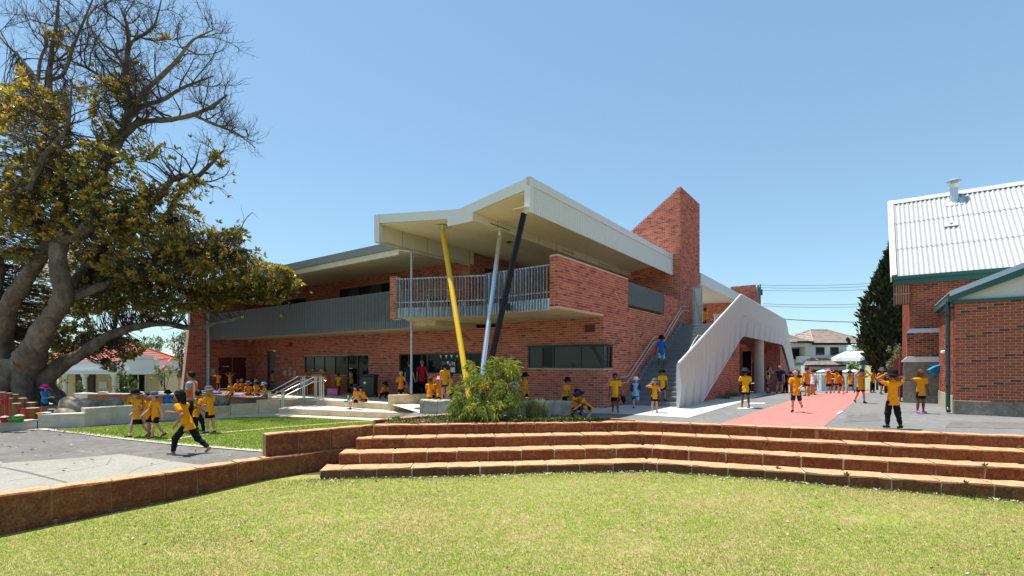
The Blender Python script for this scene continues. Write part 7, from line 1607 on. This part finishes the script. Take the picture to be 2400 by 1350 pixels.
far('child with hands at the head in the path group', 1960, 866, 921, 140, 'armsup', hair='hair_b', skin='skin_a', top='shirt3')
far('girl with long dark ponytail and white shoes in the path group', 1971, 869, 923, 200, 'walk', hair='hair_k', long=1.6, skin='skin_b', shoe='shoe_w', top='shirt3', hat=('cap', 'blacks'))
far('child in dark hat walking at the right of the path group', 1993, 869, 920, -70, 'walk', hat=BK, bottom='skirt', skin='skin_b', top='shirt2')
person('boy in black hat walking with both hands at the brim', 2017, 944, .01, 1.33, -4, 'hatfix', hat=BK, skin='skin_a', fine=True, top='shirt')
far('girl with dark ponytail carrying a purple hat', 2045, 864, 920, 24, 'stand', hair='hair_k', long=1.2, skin='skin_c', bottom='trousers', top='shirt2')
far('child in grey bucket hat behind the big boy', 2066, 863, 924, -10, 'walk', hat=('bucket', 'greyhat'), skin='skin_b', top='shirt3')
far('child mostly hidden in black cap behind the bucket hat child', 2077, 864, 916, 10, 'stand', hat=('cap', 'blacks'), skin='skin_b', top='shirt3')
far('dark haired child hidden beyond the big boy', 2101, 862, 918, 0, 'stand', hair='hair_k', skin='skin_b', top='shirt3')
far('pale dressed child far behind near the red panel', 2090, 859, 914, 0, 'stand', top='ltgrey', hair='hair_k', skin='skin_a')
P_big = person('boy with his back turned holding a black hat on his head with both hands', 2092, 1004, .008, 1.39, 180, 'armsup', hat=BK, bottom='trousers', bcol='blacks', skin='skin_b', long_sleeve=False, fine=True, hair='hair_k')
person('girl with dark glasses and bright purple shoes waving one arm across', 2158, 968, .01, 1.36, -4, 'point', mirror=True, skin='skin_c', hair='hair_b', long=.8, shoe='shoe_p', fine=True, top='shirt')
sb = person('boy with cap and backpack stepping down the grey concrete steps', 2181, 922, .35, 1.28, -58, 'downstep', hat=('cap', 'blacks'), skin='skin_b', fine=True, top='shirt3')
bb = person('person mostly hidden behind the annex corner with a blue bag', 2214, 0, .30, 1.3, -80, 'hold', Y=19.6, skin='skin_b', top='shirt3', hair='hair_k')
# upper level
person('child in orange on the balcony behind the yellow post', 1052, 0, 3.5, 1.2, 120, 'hold', Y=19.4, hair='hair_k', skin='skin_c', top='shirt3')
person('child in yellow behind the end of the long balcony', 911, 0, 3.35, 1.25, 150, 'stand', Y=22.0, hat=('cap', 'navy'), skin='skin_b', top='shirt2')
person('child just visible beyond the stair gate', 1652, 0, 3.52, 1.3, 100, 'stand', Y=29.0, hair='hair_k', skin='skin_b', top='shirt2')

# ------------------------------------------------------------------ things people carry
def held(name, label, cat, mb, m, loc=None, smooth=False, bevel=0):
    o = mb.build(name, M[m], None, smooth=smooth, bevel=bevel); tag(o, label, cat); return o
h_ = fr['hand'][0] if fr['hand'][0][0] > fr['hand'][1][0] else fr['hand'][1]
fz = thing('frisbee', h_ + [.08, 0, .02], 'green and white frisbee held by the child in navy hat', 'frisbee')
MB().lathe([(0, .02), (.10, .02), (.125, .0), (.12, -.01), (0, .005)], h_ + [.10, -.02, .03], 20, cap=False).build('disc', M['p_green'], fz, smooth=40)
MB().tube([h_ + np.array([.10 + .125 * math.cos(a), -.02 + .125 * math.sin(a), .03]) for a in np.linspace(0, 2 * math.pi, 21)], .012, 6).build('rim', M['p_white'], fz)
h_ = max(gh['hand'], key=lambda q: q[0]); held('loose_hat', 'black hat dangling from the hand of the girl in black skirt', 'hat', MB().lathe([(.17, .0), (.10, .02), (.095, .09), (.0, .11)], h_ + [.03, -.02, -.13], 18, M=np.array(Matrix.Rotation(R(70), 3, 'Y')), cap=False), 'blacks', smooth=40)
def backpack(P, label, m='blacks', s=1.0):
    t = thing('backpack', P['back'] - np.array([0, 0, .2]), label, 'backpack'); c = P['back'] - P['FW'] * .05; x, T_, f_ = P['x'], P['T'], P['FW']
    b = MB(); b.prism([c + x * .12 * s * math.cos(a) + T_ * (.17 * s * math.sin(a)) for a in np.linspace(0, 2 * math.pi, 13)[:-1]], -f_ * .11 * s); b.build('bag', M[m], t, bevel=.02)
    b = MB(); b.prism([c - f_ * .112 * s + x * .09 * s * math.cos(a) + T_ * (-.05 + .08 * s * math.sin(a)) for a in np.linspace(0, 2 * math.pi, 13)[:-1]], -f_ * .04 * s); b.build('pocket', M[m], t, bevel=.012)
    for q in (-1, 1): MB().tube([c + x * q * .07 + T_ * .14, P['neck'] + x * q * .075 + T_ * .01 - f_ * .0, P['neck'] + x * q * .085 - T_ * .10 * s + f_ * .115 * s, c + x * q * .10 - T_ * .12], .012, 6).build('strap', M[m], t)
backpack(bp, 'black backpack worn by the child behind the running girl'); backpack(sb, 'black backpack on the boy coming down the grey steps', s=.85)
h_ = yb['hand'][0]; held('carrier_bag', 'bright yellow bag held by the child in pale top', 'bag', MB().prism([h_ + q for q in ([-.2, 0, -.52], [.22, 0, -.55], [.2, 0, -.28], [.03, 0, .0], [-.03, 0, .0], [-.18, 0, -.3])], (0, .1, 0)), 'yellow_bag', bevel=.02)
c = at(2191, 868, 18.9); held('blue_bag', 'crumpled bright blue bag at the annex corner', 'bag', MB().prism([c + q for q in ([-.22, 0, .02], [.02, 0, .16], [.25, 0, .22], [.25, 0, -.02], [.1, 0, -.2], [-.05, 0, -.08])], (0, .14, 0)), 'p_cyan', bevel=.03)
h_ = pp['hand'][0]; held('paper_sheet', 'white paper held by the child behind the shrub', 'paper', MB().obox(h_ + [-.12, -.03, .10], (.12, .03, .04), (0, .004, .0), (-.05, 0, .15)), 'paper')
# ------------------------------------------------------------------ sandpit things
def rock(name, c, r, label, seed):
    g = np.random.default_rng(seed); bm = bmesh.new(); bmesh.ops.create_icosphere(bm, subdivisions=3, radius=1.0)
    ph = g.uniform(0, 6, (5, 3)); fr = g.uniform(1.2, 3.4, (5, 3))
    for v in bm.verts:
        p = np.array(v.co); k = 1 + .12 * sum(math.sin(fr[i] @ p + ph[i][0]) for i in range(5)) * .6; q = np.round(p * 2.3 + ph[0]) * .012
        v.co = Vector(p * k * np.asarray(r) + q)
    me = bpy.data.meshes.new(name); bm.to_mesh(me); bm.free(); me.materials.append(M['rock']); me.polygons.foreach_set('use_smooth', np.full(len(me.polygons), True)); me.set_sharp_from_angle(angle=R(28))
    o = bpy.data.objects.new(name, me); place(o, np.asarray(c) + Z_ * np.asarray(r)[2] * .45, None); tag(o, label, 'boulder', 'boulders along the sandpit'); return o
for i, (px, Y, rx, rz, lab) in enumerate(((180, 17.8, .62, .42, 'largest weathered boulder behind the stepped grey wall'), (205, 18.5, .42, .34, 'boulder leaning behind the largest one'), (232, 18.8, .40, .30, 'grey boulder in the middle of the row'), (262, 18.9, .36, .36, 'pale sunlit boulder left of the crouching dark haired child'), (282, 19.6, .34, .26, 'small boulder beside the crouching dark haired child'), (150, 17.1, .36, .20, 'low flat boulder at the sandpit wall step'), (478, 21.2, .42, .30, 'sunlit pale boulder right of the man in vest'), (508, 21.6, .40, .22, 'flat sunlit boulder below the deck edge'), (425, 20.6, .40, .30, 'boulder behind the running child'), (340, 20.2, .40, .26, 'boulder behind the walking hat children'))):
    rock('boulder', bz(px, Y, -.26), (rx, rx * .7, rz), lab, i + 3)
def log(px, top, w, Y, red, label, lean=0.0):
    q = at(px, top, Y); r = w * Y / F / 2; t = thing('red_post' if red else 'timber_log', bz(px, Y, -.3), label, 'post' if red else 'log', 'sandpit log fence')
    n = 14; prof = [r * (1 + .04 * math.sin(3.1 * i + px)) for i in range(5)]; z0 = -.34
    pts = [np.array([q[0] - lean * (q[2] - z), q[1], z]) for z in np.linspace(z0, q[2] - .012, 5)]
    MB().tube(pts, prof, n).build('trunk', M['red_log' if red else 'log'], t, smooth=40)
    MB().tube([pts[-1] + Z_ * .001, pts[-1] + Z_ * .014], r * .94, n).build('end_grain', M['red_log' if red else 'log_end'], t)
for a in ((2, 919, 12, 17.2, 0, 'tall log at the very left edge of the fence'), (8, 919, 11, 17.0, 0, 'tall log next to the red leaning post'), (15, 922, 9, 16.4, 1, 'leaning red post among the tall logs', -.02), (21, 921, 13, 17.2, 0, 'tall log behind the leaning red post'), (26, 933, 8, 16.3, 0, 'thin log with pale top'), (35, 924, 14, 17.3, 0, 'tall log behind the fat log'), (39, 945, 17, 16.2, 0, 'fat log with bright sunlit top'), (52, 933, 18, 17.4, 0, 'dark wide log in the back row'), (55, 957, 10, 16.0, 1, 'short red post before the dark wide log'), (74, 943, 22, 17.5, 0, 'dark low log at the right of the back row'), (76, 956, 26, 16.3, 0, 'widest stump at the right of the front row'), (121, 959, 15, 17.0, 0, 'lone stump right of the child in magenta hat'), (-10, 930, 16, 16.6, 0, 'log cut by the left picture edge')): log(*a)
rp_ = thing('red_plank', bz(4, 16.2, -.3), 'red painted plank across the left logs', 'plank'); MB().box((at(-12, 0, 16.15)[0], 16.05, Zp(947, 16.1)), (at(10, 0, 16.15)[0], 16.12, Zp(935, 16.1))).build('board', M['red_log'], rp_)
def bucket(px, top, bot, w, Y, m, hm, label, fill=None):
    q = at(px, bot, Y); hh = (bot - top) * Y / F; r = w * Y / F / 2; q[2] = -.199; t = thing('toy_bucket', q, label, 'bucket', 'toy buckets on the grey wall')
    MB().lathe([(r * .68, 0), (r * .98, hh), (r * 1.06, hh), (r * 1.06, hh - .015), (r * .9, hh - .02), (r * .6, .02)], q, 18).build('tub', M[m], t, smooth=40)
    MB().tube([q + np.array([r * math.cos(a), -r * .98 * abs(math.sin(a)) * 1.02, hh * (.9 - .35 * abs(math.sin(a)))]) for a in np.linspace(0, math.pi, 11)], .008, 6).build('handle', M[hm], t)
    if fill: MB().lathe([(r * .95, hh - .02), (r * .6, hh + .03), (0, hh + .045)], q, 14, cap=False).build('sand_fill', M['log_end'], t)
bucket(11, 973, 985, 19, 15.15, 'p_red', 'p_purple', 'small red bucket heaped with pale sand', True)
bucket(29, 972, 985, 19, 15.2, 'p_green', 'p_yellow', 'smaller green bucket with yellow handle')
bucket(45, 970, 986, 21, 15.1, 'p_green', 'p_yellow', 'larger green bucket with yellow rim handle', True)
def toy(px, Y, z, r, m, label, name='sand_toy'): q = bz(px, Y, z); o = MB().lathe([(r * .6, 0), (r, r * .35), (r * .95, r * .42), (r * .5, .012)], q, 14).build(name, M[m], None, smooth=40); tag(o, label, 'sand toy', 'sand toys on the grey wall')
toy(94, 16.0, -.038, .11, 'p_orange', 'orange plastic tray on the grey wall'); toy(109, 16.15, -.038, .12, 'p_white', 'white plastic tray beside the orange tray'); toy(80, 15.5, -.199, .07, 'p_blue', 'small blue sand mould at the wall step'); toy(74, 15.6, -.199, .06, 'p_yellow', 'small yellow sand mould beside the blue one')
# ------------------------------------------------------------------ terrace things
bn = thing('wheelie_bin', bz(868, 23.6, 0), 'dark green wheeled bin beside the glazed doors', 'bin'); c = bz(866, 23.6, .014)
MB().prism([c + q for q in ([-.30, -.33, .06], [.30, -.33, .06], [.34, -.37, .98], [-.34, -.37, .98])], (0, .62, 0)).build('body', M['bin'], bn, bevel=.03)
MB().prism([c + q for q in ([-.37, -.42, .985], [.37, -.42, .985], [.36, -.40, 1.05], [.0, -.38, 1.09], [-.36, -.40, 1.05])], (0, .76, 0)).build('lid', M['bin'], bn, bevel=.015)
for x in (-.27, .27): MB().lathe([(.1, -.03), (.1, .03)], c + [x, .28, .1], 14, M=np.array(Matrix.Rotation(R(90), 3, 'Y'))).build('wheel', M['rubber'], bn)
MB().lathe([(.0, 0), (.06, .0), (.06, .008)], c + [-.12, -.36, .68], 12, M=np.array(Matrix.Rotation(R(90), 3, 'X'))).build('round_mark', M['paper'], bn)
pi_ = thing('upright_piano', bz(748, 25.2, 0), 'orange brown upright piano under the classroom window', 'piano'); c = bz(748, 25.3, .014)
dP = U_ * -1; nP = -V_
def pb(x0, x1, y0, y1, z0, z1, nm, m='piano', par=pi_): return MB().obox(c + dP * (x0 + x1) / 2 + nP * (y0 + y1) / 2 + Z_ * (z0 + z1) / 2, dP * (x1 - x0) / 2, nP * (y1 - y0) / 2, Z_ * (z1 - z0) / 2).build(nm, M[m], par, bevel=.006)
pb(-.68, .68, -.14, .10, .0, 1.08, 'case'); pb(-.74, -.682, -.16, .32, 0, 1.12, 'side'); pb(.682, .74, -.16, .32, 0, 1.12, 'side'); pb(-.74, .74, -.18, .14, 1.122, 1.16, 'top_lid'); pb(-.68, .68, .102, .36, .60, .68, 'key_bed'); pb(-.62, .62, .14, .34, .682, .70, 'keys', 'p_white'); pb(-.66, .66, .102, .13, .72, 1.05, 'music_panel')
ch = thing('grey_chair', bz(709, 25.0, 0), 'small pale grey plastic chair left of the piano', 'chair'); c2 = bz(709, 25.0, .014)
MB().box(c2 + [-.2, -.2, .40], c2 + [.2, .2, .43]).build('seat', M['p_grey'], ch); MB().box(c2 + [-.2, .19, .431], c2 + [.2, .22, .82]).build('backrest', M['ltgrey'], ch)
for x in (-.18, .18):
    for y in (-.18, .18): MB().tube([c2 + [x, y, 0], c2 + [x * .9, y * .9, .40]], .014, 6).build('leg', M['stainless'], ch)
def simple(name, label, cat, px, Y, z, mb_fn, m, group=None):
    q = bz(px, Y, z); o = mb_fn(MB(), q).build(name, M[m], None, bevel=.012); tag(o, label, cat, group); return o
bl = lambda w, d, hh: (lambda mb, q: mb.prism([q + [-w / 2, -d / 2, 0], q + [w / 2, -d / 2, 0], q + [w / 2 * .8, d / 2, 0], q + [-w / 2, d / 2 * .9, 0]], (0, 0, hh)))
simple('school_bag', 'pink patterned bag heap on the floor beside the piano', 'bag', 781, 24.6, .014, bl(.5, .3, .34), 'pinkhat'); simple('school_bag', 'red bag leaning right of the pink bag heap', 'bag', 790, 24.9, .014, bl(.3, .25, .42), 'red_cloth')
simple('lunch_bag', 'flat blue bag on the terrace step edge', 'bag', 820, 20.3, .018, bl(.42, .3, .06), 'p_cyan')
bt = thing('drink_bottle', bz(816, 20.5, .014), 'bright green drink bottle on the terrace beside the blue bag', 'bottle'); MB().lathe([(.04, 0), (.042, .02), (.042, .13), (.022, .17), (.022, .19)], bz(816, 20.5, .014), 12).build('bottle', M['p_lime'], bt, smooth=40); MB().lathe([(.026, .19), (.026, .23), (.012, .25)], bz(816, 20.5, .014), 10).build('cap', M['p_white'], bt)
bt = thing('drink_bottle', bz(514, 26.0, .014), 'pale pink drink bottle on the deck before the red door', 'bottle'); MB().lathe([(.045, 0), (.045, .16), (.025, .19)], bz(514, 25.9, .018), 12).build('bottle', M['pinkhat'], bt); MB().lathe([(.028, .19), (.028, .24)], bz(514, 25.9, .018), 10).build('cap', M['p_white'], bt)
simple('lunch_box', 'white and blue lunch bag on the deck edge', 'lunch box', 560, 24.2, .02, bl(.42, .25, .10), 'palehat'); simple('lunch_box', 'pink lunch box next to the white and blue lunch bag', 'lunch box', 568, 24.0, .02, bl(.36, .2, .05), 'pinkhat'); simple('blue_cloth_bag', 'dark blue cloth bag on the deck before the red door', 'bag', 508, 25.8, .018, bl(.5, .3, .08), 'royal'); simple('lunch_box', 'small grey lunch box near the child in pale blue hat', 'lunch box', 602, 23.3, .02, bl(.2, .16, .04), 'p_white')
# posters: printed sheets on the walls
def poster(O, d, n, a, z, w, hh, m, label, lines=4, blob_=None):
    t = thing('poster', O + d * a + Z_ * (z - hh / 2), label, 'poster', 'posters on the school walls'); c = O + d * a + Z_ * z + n * .012
    s = MB().obox(c, d * w / 2, n * .002, Z_ * hh / 2).build('sheet', M[m], t); b = MB()
    for i in range(lines): b.obox(c + n * .0035 + Z_ * (hh * (.36 - .2 * i)) + d * RNG.uniform(-.04, .04), d * w * RNG.uniform(.22, .36), n * .001, Z_ * hh * .035)
    b.build('print', M['print'], s)
poster(Or, V_, n_r, -2.32, 1.02, .34, .48, 'paper', 'white printed poster on the brick left of the red door', 5)
for px, py, w, hh, m, lab in ((668, 874, .30, .34, 'paper_green', 'green and white picture sheet left of the three posters'), (680, 871, .24, .46, 'paper_lilac', 'lilac sheet, tallest of the three posters'), (690, 877, .26, .42, 'paper_green', 'green tinted sheet right of the three posters')):
    s_ = None
    for s0 in np.linspace(15, 25, 400):
        q = B(.1, s0); 
        if HX + F * q[0] / q[1] < px: s_ = s0; break
    poster(Ow, U_, n_l, s_, Zp(py, B(.1, s_)[1]), w, hh, m, lab)
poster(Ow, U_, n_l, 14.72, 1.15, .26, .42, 'paper', 'white notice stuck inside the glazed classroom door', 3)
bu = thing('window_bunting', Ow + U_ * 7.3 + Z_ * 1.8, 'row of little white triangle flags inside the ground floor window', 'bunting')
for i in range(5): 
    c = Ow + U_ * (8.15 - i * .33) + Z_ * 1.98 - n_l * .032; MB().prism([c - U_ * .07, c + U_ * .07, c - Z_ * .15], -n_l * .004).build('flag', M['p_white'], bu)
pd_ = thing('paper_display', Ow + U_ * 7.6 + Z_ * 1.2, 'white paper cut outs and flowers on the ground floor window', 'display'); g_ = np.random.default_rng(5)
for i in range(16): c = Ow + U_ * (8.1 - g_.random() * .95) + Z_ * (1.50 + .16 * g_.random()) - n_l * .032; w = g_.uniform(.02, .05); MB().obox(c, U_ * w, n_l * .003, Z_ * g_.uniform(.015, .05)).build('cut_out', M['p_white'], pd_)
MB().obox(Ow + U_ * 7.42 + Z_ * 1.32 - n_l * .032, U_ * .13, n_l * .003, Z_ * .11).build('sheet', M['paper'], pd_)
# furniture on the upper terrace
tb = thing('balcony_table', bz(1045, 20.0, 3.5), 'dark table with metal frame on the upper balcony', 'table'); c = bz(1045, 20.0, 3.485)
MB().box(c + [-.75, -.35, .68], c + [.75, .35, .72]).build('tabletop', M['frame'], tb)
for x in (-.7, .7):
    for y in (-.3, .3): MB().box(c + [x - .02, y - .02, 0], c + [x + .02, y + .02, .678]).build('leg', M['stainless'], tb)
MB().tube([c + [-.72, -.33, .1], c + [-.72, -.33, 1.05], c + [.72, -.33, 1.05], c + [.72, -.33, .1]], .014, 6).build('frame', M['stainless'], tb)
